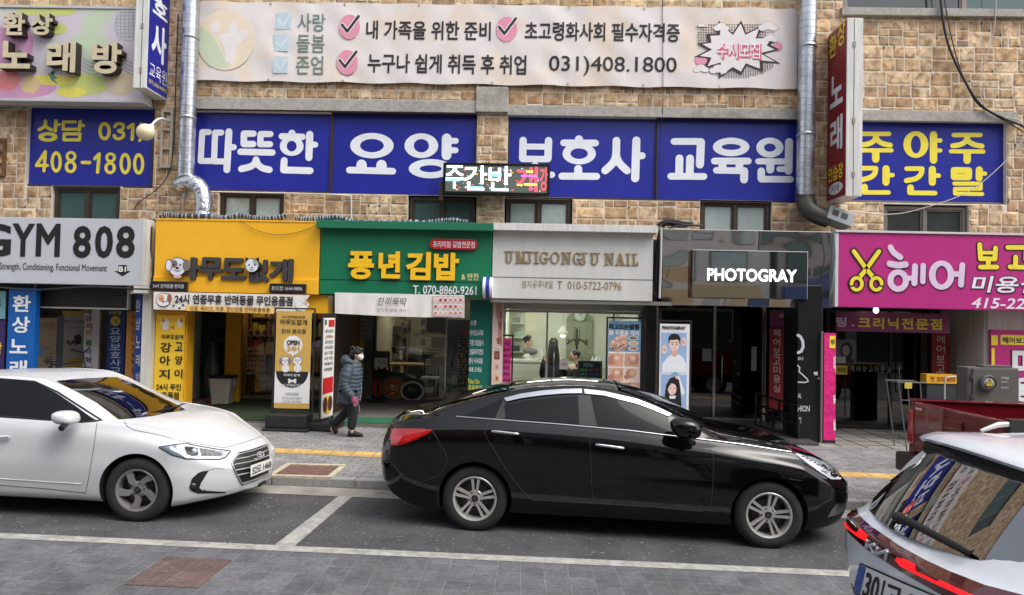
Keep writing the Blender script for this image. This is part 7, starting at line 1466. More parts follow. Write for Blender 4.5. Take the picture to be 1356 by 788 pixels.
car.patch('lamp_unit', [(1083, 616), (1090, 615), (1097, 622), (1095, 628), (1088, 625)], CHR, .006, 2.5, parent=hl, mirror=True); car.patch('lamp_unit', [(1098, 622), (1104, 622), (1110, 630), (1106, 633), (1100, 631)], LDARK, .006, 2.5, parent=hl, mirror=True)
car.patch('fog_lamp', [(1095.5, 684.7), (1101, 675), (1107, 667), (1119, 665.5), (1119.5, 673), (1110, 681)], CHR, .004, 2.5, mirror=True)
# windshield, rear window, grille laid on from above and in front
top = lambda x, y: ((x, y, 2.5), (0, 0, -1))
car.patch('windshield', [(2.45, -.52), (2.45, .52), (3.28, .68), (3.36, .4), (3.385, 0), (3.36, -.4), (3.28, -.68)], CGL, .003, .07, dirn=top, fit=(2, .010, 4)); car.patch('rear_windshield', [(.52, -.56), (.50, 0), (.52, .56), (1.30, .50), (1.33, 0), (1.30, -.50)], CGL, .003, .09, dirn=top, fit=(2, .006))
front_ = lambda y, z: ((6, y, z), (-1, 0, 0)); rear_ = lambda y, z: ((-2, y, z), (1, 0, 0))
car.patch('grille', [(-.40, .50), (.40, .50), (.46, .62), (.3, .70), (-.3, .70), (-.46, .62)], BPL, .004, .06, dirn=front_); car.patch('lower_intake', [(-.45, .24), (.45, .24), (.5, .36), (-.5, .36)], BPL, .004, .06, dirn=front_); car.patch('license_plate', [(-.26, .72), (.26, .72), (.26, .83), (-.26, .83)], simple(226, 226, 222), .006, .06, dirn=rear_)
def handle(pts, m):
    q = car.lay(pts, .028, 5); e0, n0 = car.hit(*pts[0]); e1, n1 = car.hit(*pts[-1]); P = [e0]+q+[e1]
    for sd in (1, -1): mb = MB(); mb.tube([Vector((p.x, p.y*sd, p.z)) for p in P], [.012]+[.015]*(len(P)-2)+[.012], 8); mb.build('door_handle', CHR, Rr, local=True)
handle([(653, 571.6), (670, 573.4), (686, 575.2)], CHR); handle([(790, 588.8), (808, 591), (825, 593.6)], CHR)
def mirror(c, size, paint, far=0, sgn=1, arm=None, root=None, glassm=CHR):
    for sd in ((1, -1) if far == 0 else (1,)):
        mb = MB(); cc = Vector((c[0], c[1]*sd, c[2])); V = MB(); V.ell((0, 0, 0), size, 0, 20, 12, p=.75)
        mb.add([cc+Vector((v[0]+.35*abs(v[2])*0-.25*v[2], v[1], v[2])) for v in V.v], V.f, 0, None, True); o = mb.build('wing_mirror', paint, root, local=True)
        mb = MB(); mb.tube([cc+Vector((.02, 0, -size[2]*.6)), cc+Vector((.05, -sd*(arm or .14), -size[2]*1.25))], .028, 8); mb.build('mirror_arm', BPL, o, local=True)
mirror((3.05, -1.0, 1.125), (.14, .125, .095), BLKP, root=Rr)
# ---------- white hatchback-nosed saloon on the left
kw = dict(
 w=[(-3.62, .55), (-3.5, .76), (-3.2, .87), (-2.6, .90), (.3, .90), (.5, .875), (.65, .83), (.78, .765), (.88, .67), (.94, .57), (.98, .46)],
 zlo=[(-3.62, .35), (-3.2, .2), (-.5, .165), (.3, .135), (.7, .175), (.9, .205), (.98, .23)],
 zs=[(-3.62, .85), (-3.4, .95), (-2.5, 1.0), (-1.4, .975), (-.44, .945), (0, .90), (.35, .825), (.6, .745), (.8, .665), (.92, .59), (.98, .53)],
 wb=[(-3.62, .5), (-3.3, .75), (-2.4, .82), (-1.4, .825), (-.44, .815), (0, .79), (.35, .735), (.6, .65), (.8, .52), (.92, .40), (.98, .30)],
 zt=[(-3.62, .88), (-3.5, .99), (-3.2, 1.03), (-2.9, 1.10), (-2.4, 1.27), (-1.98, 1.328), (-1.55, 1.342), (-1.25, 1.328), (-1.05, 1.29), (-.735, 1.195), (-.4, 1.06), (-.16, .968), (-.09, .952), (.0, .946), (.18, .934), (.45, .866), (.72, .757), (.845, .688), (.915, .62), (.96, .56), (.98, .52)],
 zr=[(-3.62, .86), (-2.9, 1.05), (-2.4, 1.2), (-1.98, 1.272), (-1.48, 1.31), (-1.15, 1.298), (-1.0, 1.258), (-.735, 1.135), (-.36, .955), (-.25, .93), (0, .908), (.35, .835), (.6, .752), (.8, .672), (.92, .595), (.98, .505)],
 wr=[(-3.62, .4), (-2.4, .6), (-1.48, .60), (-1.15, .595), (-1.0, .605), (-.735, .645), (-.36, .715), (-.2, .72), (0, .69), (.35, .62), (.6, .52), (.8, .40), (.98, .2)],
 zc=[(-3.62, .7), (-2.5, .86), (-1.4, .83), (-.4, .79), (.2, .74), (.6, .66), (.98, .48)])
def shw(x, y, z):
    e = 0
    if x > .3: f = (x-.3)/.68; e -= .16*((z-.44)/.4)**2*f*(1 if z > .44 else .5) + .14*(abs(y)/.6)**2*f
    if x < -3.2: e += .1*((z-.6)/.4)**2*(-3.2-x)/.42
    return e
y1 = math.radians(1.0)
wc = Car('parked_car', 'white saloon with tinted windows parked at the left, its hood and grille in view', 'car', (-3.763, 7.7026, .0620), y1, kw, -3.62, .98, shw, WHP, (-2.70, .009), .312)
Wr = wc.root
for x in (-2.70, .009):
    for sd in (-1, 1): wc.wheel(x, sd, .312, .205, 'single', TYRE, RIMG, .9)
WGL = mat('coated_windshield', (.09, .09, .095, 1), .015, 1.0, var=.02)
wc.patch('windshield', [(75, 505.8), (96, 503), (116.3, 501.5), (140, 500.2), (155, 500.2), (178, 509), (202, 520.5), (225, 532), (246, 543.2), (234, 545), (221.8, 546.7), (202.6, 551), (180, 554), (157, 556), (142, 544), (125.9, 532.2), (99, 517.6)], WGL, .003, 3, fit=(2, .004, 4))
wc.patch('rear_windshield', [(-2.85, -.55), (-2.88, 0), (-2.85, .55), (-2.3, .5), (-2.3, -.5)], CGL, .003, .09, dirn=top)
wc.patch('front_window', [(-1, 502.5), (46, 506.5), (74, 520), (100, 537), (127, 556.5), (108, 558), (-1, 550.8), (-40, 546), (-40, 502)], CGL, .003, mirror=True, fit=(1, -.004))
wc.patch('window', [(-100, 512), (-46, 503), (-46, 546), (-100, 541)], CGL, .003, mirror=True)
wc.seam([[(-60, 500.5), (0, 501.8), (46, 505.4), (76, 519), (104, 537), (135, 557), (108, 558.8), (0, 551.5), (-60, 546.5)]], BPL, .010, 'window_seal', .001)
wc.seam([[(128.5, 560), (124, 595), (118, 630), (113.5, 653), (60, 647), (0, 642.5), (-60, 637)], [(-52, 546), (-60, 640)]], GAP, .0025, 'door_gap'); wc.seam([[(164, 558), (169, 565), (177.6, 569.4), (210, 576), (247, 585.5), (270, 589), (296, 593.2), (312, 589), (332, 583), (347, 578.2)]], GAP, .0025, 'hood_gap', mirror=False)
wc.seam([[(-60, 629), (0, 634), (60, 638), (108, 641)]], WHP, .006, 'door_crease')
hl = wc.patch('headlight', [(210.6, 592.2), (228, 589.6), (247, 587.6), (262, 591), (285, 595), (305.4, 597.6), (299, 605), (291, 608.2), (262, 607.8), (246, 607), (228, 602)], LENS, .003, 2.0, mirror=True)
wc.patch('lamp_dark_edge', [(210.6, 592.2), (228, 589.6), (233, 589.2), (238, 598), (247, 606.6), (236, 605), (226, 601.5)], mat('smoked_lens', S(112, 124, 138), .08, .2, coat=1), .005, 2, parent=hl, mirror=True)
wc.patch('daytime_strip', [(233, 592), (237, 590.5), (241, 598), (249, 604.5), (270, 606), (291, 606), (290, 607.8), (262, 607.6), (246, 606.6), (238, 601)], simple(232, 234, 238, .2), .006, 1.5, parent=hl, mirror=True)
wc.patch('lamp_unit', [(244, 592), (254, 592.4), (261, 594), (262, 603), (255, 604.4), (247, 602)], LDARK, .006, 2, parent=hl, mirror=True); wc.seam([[(210.6, 592.2), (228, 589.4), (247, 587.4), (262, 590.6), (285, 594.6), (305.4, 597.4), (299, 605.4), (291, 608.6), (262, 608.2), (246, 607.4), (228, 602.4), (210.6, 592.2)]], GAP, .0055, 'lamp_seal', .003, parent=hl, n=4); h, n_ = wc.hit(257, 598)
mb = MB(); mb.ell(h+n_*.004, (.028, .028, .032)); mb.build('projector_lens', mat('projector_glass', S(206, 212, 216), .05, .4, coat=1), hl, local=True)
wc.patch('lamp_reflector', [(264, 594), (283, 596.5), (298, 598.5), (292, 604.5), (266, 604)], mat('reflector_chrome', S(190, 194, 198), .12, .9, var=.35, scale=30), .0055, 2, parent=hl, mirror=True)
gr = wc.patch('grille', [(317, 599), (330, 596), (345, 591), (352.8, 588.2), (356, 596), (356.6, 612), (355, 627), (340, 634), (320, 640.5), (311, 622), (307.4, 614.5)], BPL, .003, 2.0)
wc.seam([[(316.4, 598.6), (307, 614.5), (313, 628), (320, 640.8), (338, 634.8), (354.5, 627)]], mat('satin_trim', S(178, 178, 178), .3, .6), .011, 'grille_surround', .004, mirror=False, parent=gr)
for y0 in (601.8, 608.2, 615.2, 622.2, 629): k = (y0-598)/42; wc.seam([[(315.5-7*math.sin(min(1, k*1.6)*PI*.5)*(1 if k < .5 else .5), y0+.5), (330, y0-3.2), (345, y0-8), (355.5, y0-12.5)]], RIM, .0075, 'grille_bar', .006, mirror=False, parent=gr)
pq = [(329, 617), (356.4, 607.4), (356.2, 619.3), (328.8, 630.6)]
pb = wc.patch('license_plate', [(328.6, 616.4), (357, 606.6), (356.6, 620), (328.6, 631)], simple(228, 228, 224), .03, 1.5)
wc.text('52모 1468', [(331, 618.3), (355.4, 609.6), (355.2, 618), (331, 628)], K, .02, .033, pb)
h, n_ = wc.hit(342.6, 603.3); mb = MB(); n_.normalize(); ex = Vector((0, 1, 0)); ex = (ex-n_*ex.dot(n_)).normalized(); ez = n_.cross(ex); bb = Board(h+n_*.02, ex, ez, 1, 1)
for k in range(24): pass
bb.line(mb, [(.055*math.cos(2*PI*k/24), .030*math.sin(2*PI*k/24)) for k in range(25)], .007, 0, .004, 0, False); bb.line(mb, [(-.020, -.022), (-.010, .022)], .007, 0, .004, 0, False); bb.line(mb, [(.010, -.022), (.020, .022)], .007, 0, .004, 0, False); bb.line(mb, [(-.016, -.004), (.016, .004)], .006, 0, .004, 0, False); mb.build('emblem', mat('satin_emblem', S(206, 208, 212), .4, .3, var=.03), gr, local=True)
fg = wc.patch('fog_lamp_bezel', [(252, 641), (254, 634), (262, 626.5), (268, 624), (276.5, 623), (266, 640), (264, 646), (268, 649.2), (300, 651.5), (298, 653), (262, 653.6), (253, 650)], BPL, .003, 2, mirror=True); h, n_ = wc.hit(255.5, 644.5); mb = MB(); mb.lathe([(0, .012), (.028, .01), (.034, 0)], h, n_, 18); mb.build('fog_lamp', LDARK, fg, local=True)
wc.seam([[(296, 659.5), (308, 656), (322, 651), (338, 644.5), (350, 638)]], BPL, .022, 'lip_spoiler', .004, mirror=False)
wc.seam([[(276.5, 622.8), (285, 620.6), (297, 621)]], GAP, .002, 'bumper_crease', mirror=True)
mirror((-.63, -1.0, 1.0), (.105, .12, .064), WHP, .36, root=Wr)
for a_, b_ in (((-.22, -.52, .958), (-.10, .02, .985)), ((-.10, -.02, .985), (-.2, .5, .962))): mb = MB(); mb.bar(a_, b_, .016, .016); mb.build('wiper', BPL, Wr, local=True)
q = wc.lay([(-2+1, 579), (10, 578), (15.5, 577.5)], .03, 4)
for sd in (1, -1): mb = MB(); mb.tube([Vector((p.x, p.y*sd, p.z)) for p in q], .014, 8); mb.build('door_handle', WHP, Wr, local=True)
# ---------- white sport utility car on the right, seen from behind
ks = dict(
 w=[(0, .70), (.05, .78), (.15, .84), (.4, .885), (1, .90), (3.4, .90), (4, .84), (4.15, .72), (4.2, .6)], zlo=[(0, .42), (.1, .32), (.5, .24), (3.8, .24), (4.2, .3)],
 zs=[(0, .985), (.06, 1.01), (.3, 1.03), (1, 1.02), (2, 1.0), (3.3, .98), (4, .88), (4.2, .75)], wb=[(0, .66), (.05, .735), (.15, .80), (.4, .84), (3.4, .83), (4, .75), (4.2, .5)],
 zt=[(0, 1.0), (.05, 1.035), (.10, 1.065), (.2, 1.17), (.42, 1.43), (.5, 1.50), (.58, 1.54), (.8, 1.565), (1.5, 1.59), (2.2, 1.57), (2.6, 1.5), (3.3, 1.12), (3.4, 1.08), (4.0, .98), (4.2, .8)],
 zr=[(0, .993), (.1, 1.03), (.2, 1.10), (.42, 1.36), (.55, 1.45), (.7, 1.49), (1.2, 1.53), (2.2, 1.51), (2.6, 1.44), (3.3, 1.05), (4, .94), (4.2, .77)],
 wr=[(0, .60), (.1, .72), (.2, .70), (.42, .635), (.6, .60), (2.2, .59), (2.6, .62), (3.3, .74), (4, .62), (4.2, .35)], zc=[(0, .93), (.4, .95), (2, .92), (4.2, .65)])
def shs(x, y, z):
    e = 0
    if x < .8: e += .15*(abs(y)/.85)**3*(1-x/.8)
    if x < .3 and z < .85: e += .10*((.85-z)/.4)**2*(1-x/.3)
    return e
so = Vector((1.86, 3.70, gz(1.86)))
sv = Car('passing_car', 'white sport utility car with a lit red light bar in the right foreground', 'car', so, math.radians(-.5), ks, 0, 4.2, shs, WHP2, (.88, 3.46), .33)
Sr = sv.root
for x in (.88, 3.46):
    for sd in (-1, 1): sv.wheel(x, sd, .33, .22, 'single', TYRE, RIMG, .3)
SGL = mat('coated_rear_glass', (.30, .30, .31, 1), .012, 1.0, var=.02)
rw = sv.patch('rear_window', [(1149.5, 675), (1163, 655), (1185, 633), (1210, 612), (1234, 596), (1262, 594), (1310, 604), (1360, 619), (1420, 640), (1470, 700), (1440, 780), (1380, 762), (1356, 757), (1322, 750), (1289, 741), (1240, 725), (1194.5, 706), (1163, 687)], SGL, .003, 4, fit=(0, -.02, 2))
lb = sv.patch('light_bar', [(1116.5, 684), (1117, 673), (1122, 667), (1128, 664.5), (1140, 664.5), (1134, 671), (1136, 681), (1153.5, 697.5), (1194.5, 725.3), (1225, 742), (1257.4, 757.3), (1305, 776), (1356, 789), (1400, 800), (1400, 845), (1320, 822), (1248, 788), (1194.5, 757.3), (1147, 726), (1128, 709), (1118, 697)], REDD, .006, 3)
sv.patch('lit_lamp', [(1117.6, 686), (1119.5, 690.5), (1128, 700.5), (1136, 705.5), (1139.5, 701), (1150.8, 710.5), (1149, 717.5), (1135, 709.5), (1122, 699), (1118.2, 692)], GLOW, .009, 2, parent=lb); sv.patch('lit_lamp', [(1187, 741.5), (1190, 738), (1203, 743.5), (1213.5, 749.5), (1216, 756.5), (1250, 772), (1284, 788), (1320, 802), (1318, 806), (1280, 791), (1246, 776), (1213, 760), (1194, 750)], GLOW, .009, 2, parent=lb)
def lset(l, w_, m, nm, par): sv.seam(l, m, w_, nm, .010, False, par, 4)
lset([[(1152, 715.5), (1149.5, 725.5)], [(1150.5, 724.4), (1161.2, 721.2)], [(1155, 723), (1160.2, 733.5)], [(1165.5, 725.5), (1162.3, 735)], [(1162.5, 734.5), (1177.8, 729.9)], [(1177.8, 729.9), (1175.5, 742)]], .0105, mat('satin_silver', S(196, 198, 202), .45, .3, var=.04), 'logo', lb)
sv.patch('tailgate_gap', [(1137, 664.5), (1140, 664.5), (1135.5, 671.5), (1137, 680.5), (1134, 681), (1132, 671)], GAP, .004, 2)
pb = sv.patch('license_plate', [(1140.5, 745), (1200, 771), (1270, 800), (1340, 826), (1330, 868), (1260, 842), (1190, 812), (1130.5, 785)], simple(28, 28, 30), .008, 4); pb2 = sv.patch('plate_face', [(1143, 748), (1200, 773.5), (1270, 802), (1337, 828), (1328, 864), (1260, 838), (1190, 808.5), (1134, 783)], simple(222, 226, 228), .012, 4, parent=pb)
sv.patch('plate_band', [(1142, 748), (1150, 751.5), (1141.5, 787), (1133, 783.5)], simple(40, 84, 168), .014, 2, parent=pb)
sv.text('301', [(1151.5, 757), (1177, 769), (1170, 801), (1144.5, 789)], K, .02, .016, pb); sv.text('고 2478', [(1178, 772), (1258, 803), (1248, 832), (1172, 802)], K, .02, .016, pb)
A_ = sv.lay([(1196, 691), (1215, 699), (1240, 712), (1270, 727), (1290, 738)], .03, 5); mb = MB(); mb.tube(A_, [.026-.016*i/(len(A_)-1) for i in range(len(A_))], 8); mb.ell(A_[0], (.035, .04, .03)); mb.build('rear_wiper', BPL, Sr, local=True)
# spoiler and rails
mb = MB(); Ys_ = [-.62, -.58, -.4, -.2, 0, .2, .4, .58, .62]
def spx(y): return .36+.10*(abs(y)/.6)**2.2
for zt_, zb2, m_ in ((0, 0, 0),):
    V = []; nY = len(Ys_)
    for y in Ys_:
        zc_ = 1.565-.04*(abs(y)/.6)**2; e = .012 if abs(y) > .6 else 0
        V += [(.80, y, zc_+.012-e), (.55, y, zc_+.006-e), (spx(y)+.02, y, zc_-.016-e), (spx(y), y, zc_-.034), (spx(y)+.015, y, zc_-.052+e), (.58, y, zc_-.06+e)]
    F = [(i*6+k, (i+1)*6+k, (i+1)*6+(k+1) % 6, i*6+(k+1) % 6) for i in range(nY-1) for k in range(6)]; mb.add(V, F, 0, None, True); mb.add(V[:6], [tuple(range(6))]); mb.add(V[-6:], [tuple(range(5, -1, -1))])
sp_ = mb.build('roof_spoiler', WHP2, Sr, local=True, sharp=40)
mb = MB(); mb.box(.45, .60, -.54, .54, 1.415, 1.478); mb.build('spoiler_underside', BPL, sp_, local=True, bevel=.01); mb = MB(); mb.box(.435, .449, -.2, .2, 1.45, 1.475); mb.build('brake_lamp', REDD, sp_, local=True)
for sd in (1, -1):
    mb = MB(); mb.tube([(.82, sd*.60, 1.545), (.92, sd*.60, 1.585), (1.1, sd*.605, 1.60), (1.8, sd*.605, 1.63), (2.5, sd*.60, 1.59), (2.65, sd*.6, 1.54)], [.010, .017, .019, .019, .017, .010], 10); mb.build('roof_rail', RIM, Sr, local=True); mb = MB(); mb.box(.98, 1.16, sd*.60-.02, sd*.60+.02, 1.5, 1.62); mb.box(2.3, 2.45, sd*.60-.02, sd*.60+.02, 1.5, 1.6); mb.build('rail_foot', BPL, Sr, local=True)
sv.patch('windshield', [(2.62, -.5), (2.62, .5), (3.28, .68), (3.28, -.68)], CGL, .003, .1, dirn=top)
side_ = lambda x, z: ((x, 2, z), (0, -1, 0))
for pl in ([(.55, 1.10), (1.25, 1.09), (1.25, 1.43), (.75, 1.40)], [(1.32, 1.09), (2.2, 1.07), (2.2, 1.44), (1.32, 1.44)], [(2.28, 1.07), (3.1, 1.06), (2.6, 1.40), (2.28, 1.43)]): sv.patch('window', pl, CGL, .003, .1, dirn=side_, mirror=True)
sv.patch('bumper_trim', [(-.8, .42), (.8, .42), (.8, .58), (-.8, .58)], BPL, .006, .1, dirn=rear_)
mirror((2.75, 1.02, 1.1), (.09, .12, .08), WHP2, root=Sr)
# ---------- maroon pickup
to = Vector((4.56, 7.66, gz(4.56)))
n = Vector((SLOPE, 0, 1)).normalized(); ex = Vector((1, 0, 0)); ex = (ex-n*ex.dot(n)).normalized(); ey = n.cross(ex)
TM = Matrix(((ex.x, ey.x, n.x, to.x), (ex.y, ey.y, n.y, to.y), (ex.z, ey.z, n.z, to.z), (0, 0, 0, 1)))
tr = thing('pickup_truck', 'maroon pickup truck behind the white sport utility car, its tailgate and bed in view', 'pickup truck', to, M=TM)
mb = MB(); mb.box(-.02, .05, -.78, .78, .72, 1.30); tg = mb.build('tailgate', REDP, tr, local=True, bevel=.02, seg=3)
mb = MB(); mb.box(-.045, -.021, -.16, .16, 1.10, 1.19); mb.build('tailgate_handle', REDP, tg, local=True, bevel=.012); mb = MB(); mb.box(-.028, -.0205, -.70, .70, .95, 1.02); mb.build('tailgate_crease', REDP, tg, local=True, bevel=.004)
mb = MB(); mb.box(-.03, -.0205, .60, .74, 1.215, 1.24); mb.build('badge', CHR, tg, local=True)
for sd in (1, -1):
    a, b = sorted((sd*.785, sd*.93)); mb = MB(); mb.box(0, 1.75, a, b, .62, 1.31); side = mb.build('bed_side', REDP, tr, local=True, bevel=.035, seg=4)
    a, b = sorted((sd*.80, sd*.94)); mb = MB(); mb.box(-.012, .10, a, b, .80, 1.20); mb.build('tail_lamp', REDL, tr, local=True, bevel=.02); a, b = sorted((sd*.76, sd*.93)); mb = MB(); mb.box(-.01, 1.76, a, b, 1.305, 1.325); mb.build('bed_rail', BPL if False else REDP, tr, local=True, bevel=.006)
mb = MB(); mb.box(.05, 1.75, -.78, .78, .78, .84); mb.build('bed_floor', BPL, tr, local=True); mb = MB(); mb.box(1.70, 1.76, -.78, .78, .84, 1.28); mb.build('bed_bulkhead', BPL, tr, local=True)
mb = MB(); mb.box(-.16, .12, -.92, .92, .48, .70); mb.build('rear_bumper', BPL, tr, local=True, bevel=.03); mb = MB(); mb.box(.12, 1.76, -.6, .6, .40, .72); mb.build('chassis', BPL, tr, local=True)
kt = dict(w=[(0, .93), (3.0, .93), (3.3, .85), (3.4, .7)], zlo=[(0, .4), (3.4, .4)], zs=[(0, 1.12), (1.6, 1.1), (2.0, 1.08), (3, 1.0), (3.4, .85)], wb=[(0, .86), (2, .86), (3, .8), (3.4, .6)], zt=[(0, 1.60), (.2, 1.78), (1.2, 1.82), (1.5, 1.75), (2.1, 1.2), (2.2, 1.17), (3.1, 1.08), (3.4, .9)], zr=[(0, 1.55), (.2, 1.72), (1.2, 1.75), (1.5, 1.68), (2.1, 1.13), (3.1, 1.03), (3.4, .87)], wr=[(0, .68), (1.5, .66), (2.1, .78), (3.1, .65), (3.4, .4)], zc=[(0, .95), (3.4, .75)])
cb = {k: pch(v) for k, v in kt.items()}; V, F = loft_car(cb, 0, 3.4, lambda x, y, z: 0); mb = MB(); mb.add([(x+1.77, y, z) for x, y, z in V], F, 0, None, True); cabo = mb.build('cab', REDP, tr, local=True, sharp=38)
for sd in (1, -1):
    for x in (.95, 4.1):
        mb = MB(); ax = Vector((0, sd, 0)); C = Vector((x, sd*.80, .37)); mb.lathe([(.22, .1), (.30, .125), (.36, .11), (.375, .08), (.375, -.1), (.3, -.12), (.2, -.12)], C, ax, 40); w = mb.build('wheel', TYRE, tr, local=True, sharp=40); mb = MB(); mb.lathe([(0, .06), (.05, .08), (.06, .05), (.2, .09), (.225, .11), (.225, -.1)], C, ax, 32); mb.build('rim', RIMG, w, local=True, sharp=30)
    mb = MB(); yy = sd*.86
    a, b = sorted((sd*.79, sd*.875)); mb.box(2.0, 3.3, a, b, 1.16, 1.5); mb.build('window', CGL, cabo, local=True, bevel=.01)
# ================================================================ people
def skin_obj(name, verts, edges, radii, m, parent, sub=2, root=0):
    me = bpy.data.meshes.new(name); me.from_pydata([tuple(v) for v in verts], edges, []); me.materials.append(m)
    bm = bmesh.new(); bm.from_mesh(me); ly = bm.verts.layers.skin.verify(); bm.verts.ensure_lookup_table()
    for i, v in enumerate(bm.verts): r = radii[i]; v[ly].radius = r if isinstance(r, tuple) else (r, r); v[ly].use_root = (i == root)
    bm.to_mesh(me); bm.free(); o = bpy.data.objects.new(name, me); COL.objects.link(o)
    if parent is not None: o.parent = parent; o.matrix_basis = WM[parent].inverted(); WM[o] = Matrix.Identity(4)
    o.modifiers.new('s', 'SKIN').use_smooth_shade = True; u = o.modifiers.new('u', 'SUBSURF'); u.levels = sub; u.render_levels = sub; PEND_MOD.append(o); return o
SKINM = mat('skin', S(206, 164, 138), .55, var=.08); HAIRM = mat('dark_hair', S(30, 25, 24), .5, var=.2, scale=30, streak=True); TRS = mat('black_trousers', S(28, 28, 31), .85, var=.25, scale=6, bump=.012, bscale=12)
def head(t, c, f, s=1.0, hair='short', mask=False, body_parts=None):
    """Head mesh pieces at centre c, facing the unit vector f."""
    c = Vector(c); f = Vector(f).normalized(); u = Vector((0, 0, 1)); l = u.cross(f).normalized(); u2 = f.cross(l)
    R = Matrix((l, f, u2)).transposed(); T = lambda x, y, z: c + R @ Vector((x*s, y*s, z*s))
    mb = MB(); mb.ell(c, (.072*s, .092*s, .112*s), 0, 20, 14, R); mb.ell(T(0, .015, -.055), (.056*s, .070*s, .058*s), 0, 16, 10, R); mb.ell(T(0, .092, -.012), (.012*s, .018*s, .022*s), 0, 10, 8, R)
    for sx in (-1, 1): mb.ell(T(sx*.074, -.005, -.012), (.010*s, .020*s, .030*s), 0, 10, 8, R)
    mb.tube([T(0, -.012, -.06), T(0, -.03, -.17)], .048*s, 12)
    fe = MB()
    for sx in (-1, 1): fe.ell(T(sx*.030, .082, .012), (.014*s, .009*s, .008*s), 0, 10, 6, R); fe.ell(T(sx*.031, .083, .032), (.018*s, .008*s, .005*s), 0, 10, 6, R)
    fe.ell(T(0, .083, -.062), (.022*s, .008*s, .007*s), 1, 10, 6, R)
    h = MB()
    if hair == 'short':
        h.ell(T(0, -.018, .030), (.088*s, .105*s, .108*s), 0, 20, 14, R); h.ell(T(0, -.055, -.02), (.080*s, .070*s, .085*s), 0, 16, 10, R); h.ell(T(0, .05, .085), (.066*s, .05*s, .035*s), 0, 14, 8, R)
        r_ = random.Random(3)
        for k in range(26): a = r_.uniform(0, 6.28); z = r_.uniform(-.02, .12); h.ell(T(.070*math.cos(a)*(1-z*2.2), -.03+.085*math.sin(a)*(1-z*1.8), z), (.03*s, .034*s, .034*s), 0, 8, 6, R)
    elif hair == 'bun': h.ell(T(0, -.022, .028), (.084*s, .098*s, .104*s), 0, 18, 12, R); h.ell(T(0, -.11, .04), (.045*s, .045*s, .045*s), 0, 12, 8, R)
    else:
        h.ell(T(0, -.02, .022), (.09*s, .104*s, .11*s), 0, 18, 12, R); h.loft([[T(math.cos(a*PI/8)*rx, -.045+math.sin(a*PI/8)*ry, z) for a in range(16)] for rx, ry, z in ((.08, .07, .06), (.098, .078, -.06), (.12, .08, -.2), (.13, .07, -.32), (.10, .05, -.42))], 0)
    return mb, fe, h, T, R
# --- the woman walking past the gimbap shop
P0 = ground(463, 577, SW); wx, wy, wz = P0.x, P0.y, gz(P0.x)+SW; k = wy/12.06
t = thing('person', 'woman in a quilted blue grey coat and white mask walking past the gimbap shop', 'person', (wx, wy, wz))
Q = lambda x, y, z: Vector((wx+x*k, wy+y*k, wz+z*k))
# body: pelvis, legs mid-stride, spine, arms - one continuous skin
vb = [Q(-.02, 0, .76), Q(-.01, -.085, .70), Q(.075, -.09, .40), Q(.045, -.09, .09), Q(.10, -.09, .045), Q(.19, -.09, .03), Q(-.03, .085, .70), Q(-.05, .09, .42), Q(-.30, .09, .17), Q(-.335, .09, .10), Q(-.27, .09, .03),
      Q(-.01, 0, .95), Q(.02, 0, 1.14), Q(.055, 0, 1.24), Q(.01, -.15, 1.14), Q(-.045, -.215, .90), Q(.08, -.205, .68), Q(.01, .15, 1.14), Q(-.02, .22, .92), Q(.03, .225, .72)]
eb = [(0, 1), (1, 2), (2, 3), (3, 4), (4, 5), (0, 6), (6, 7), (7, 8), (8, 9), (9, 10), (0, 11), (11, 12), (12, 13), (12, 14), (14, 15), (15, 16), (12, 17), (17, 18), (18, 19)]
rb_ = [.12, .095, .062, .042, .040, .03, .095, .062, .042, .042, .03, .12, .10, .05, .06, .045, .03, .06, .045, .03]
body = skin_obj('body', vb, eb, [r*k for r in rb_], SKINM, t)
tr_ = [0, 1, 2, 3, 6, 7, 8]; tv = [vb[0], vb[1], vb[1].lerp(vb[2], .5), vb[2], vb[2].lerp(vb[3], .55), vb[3]+Vector((0, 0, .01)), vb[6], vb[6].lerp(vb[7], .5), vb[7], vb[7].lerp(vb[8], .55), vb[8].lerp(vb[9], .25)]
skin_obj('trousers', tv, [(0, 1), (1, 2), (2, 3), (3, 4), (4, 5), (0, 6), (6, 7), (7, 8), (8, 9), (9, 10)], [.15*k, .125*k, .110*k, .092*k, .082*k, .080*k, .122*k, .105*k, .090*k, .078*k, .072*k], TRS, t)
COAT = mat('quilted_coat', S(58, 71, 82), .6, var=.12, scale=8, bump=.008, bscale=24)
mb = MB(); rings = []; n = 56; NS = 28
for i in range(n+1):
    f = i/n; z = .56+.70*f; cx_ = -.035+.05*f+.03*max(0, f-.7); puff = .016*abs(math.sin(PI*f*10.5))**.6
    rx = (.195-.02*f if f < .72 else .176-.28*(f-.72)**1.25)-(.02*(1-f/.06) if f < .06 else 0); ry = (.215 if f < .75 else .215-.42*(f-.75))
    rings.append([Q(cx_+(rx+puff)*math.cos(2*PI*j/NS)*(1+.012*math.sin(j*2.1+i*.4)), (ry+puff)*math.sin(2*PI*j/NS), z+.008*math.sin(j*1.7)) for j in range(NS)])
mb.loft(rings, 0)
def sleeve(pts, r0, r1):
    sp = smooth([Q(*p) for p in pts], 12); m_ = len(sp)-1; mb.tube(sp, [k*(r0+(r1-r0)*i/m_+.011*abs(math.sin(PI*i/m_*8.5))**.6-(.012 if i == m_ else 0)) for i in range(m_+1)], 18)
sleeve([(.005, -.15, 1.185), (-.02, -.225, 1.06), (-.05, -.25, .90), (.0, -.25, .79), (.075, -.235, .69)], .085, .058); sleeve([(.005, .15, 1.185), (.0, .225, 1.06), (-.03, .245, .92), (.0, .24, .80), (.03, .235, .70)], .085, .058)
hood = []
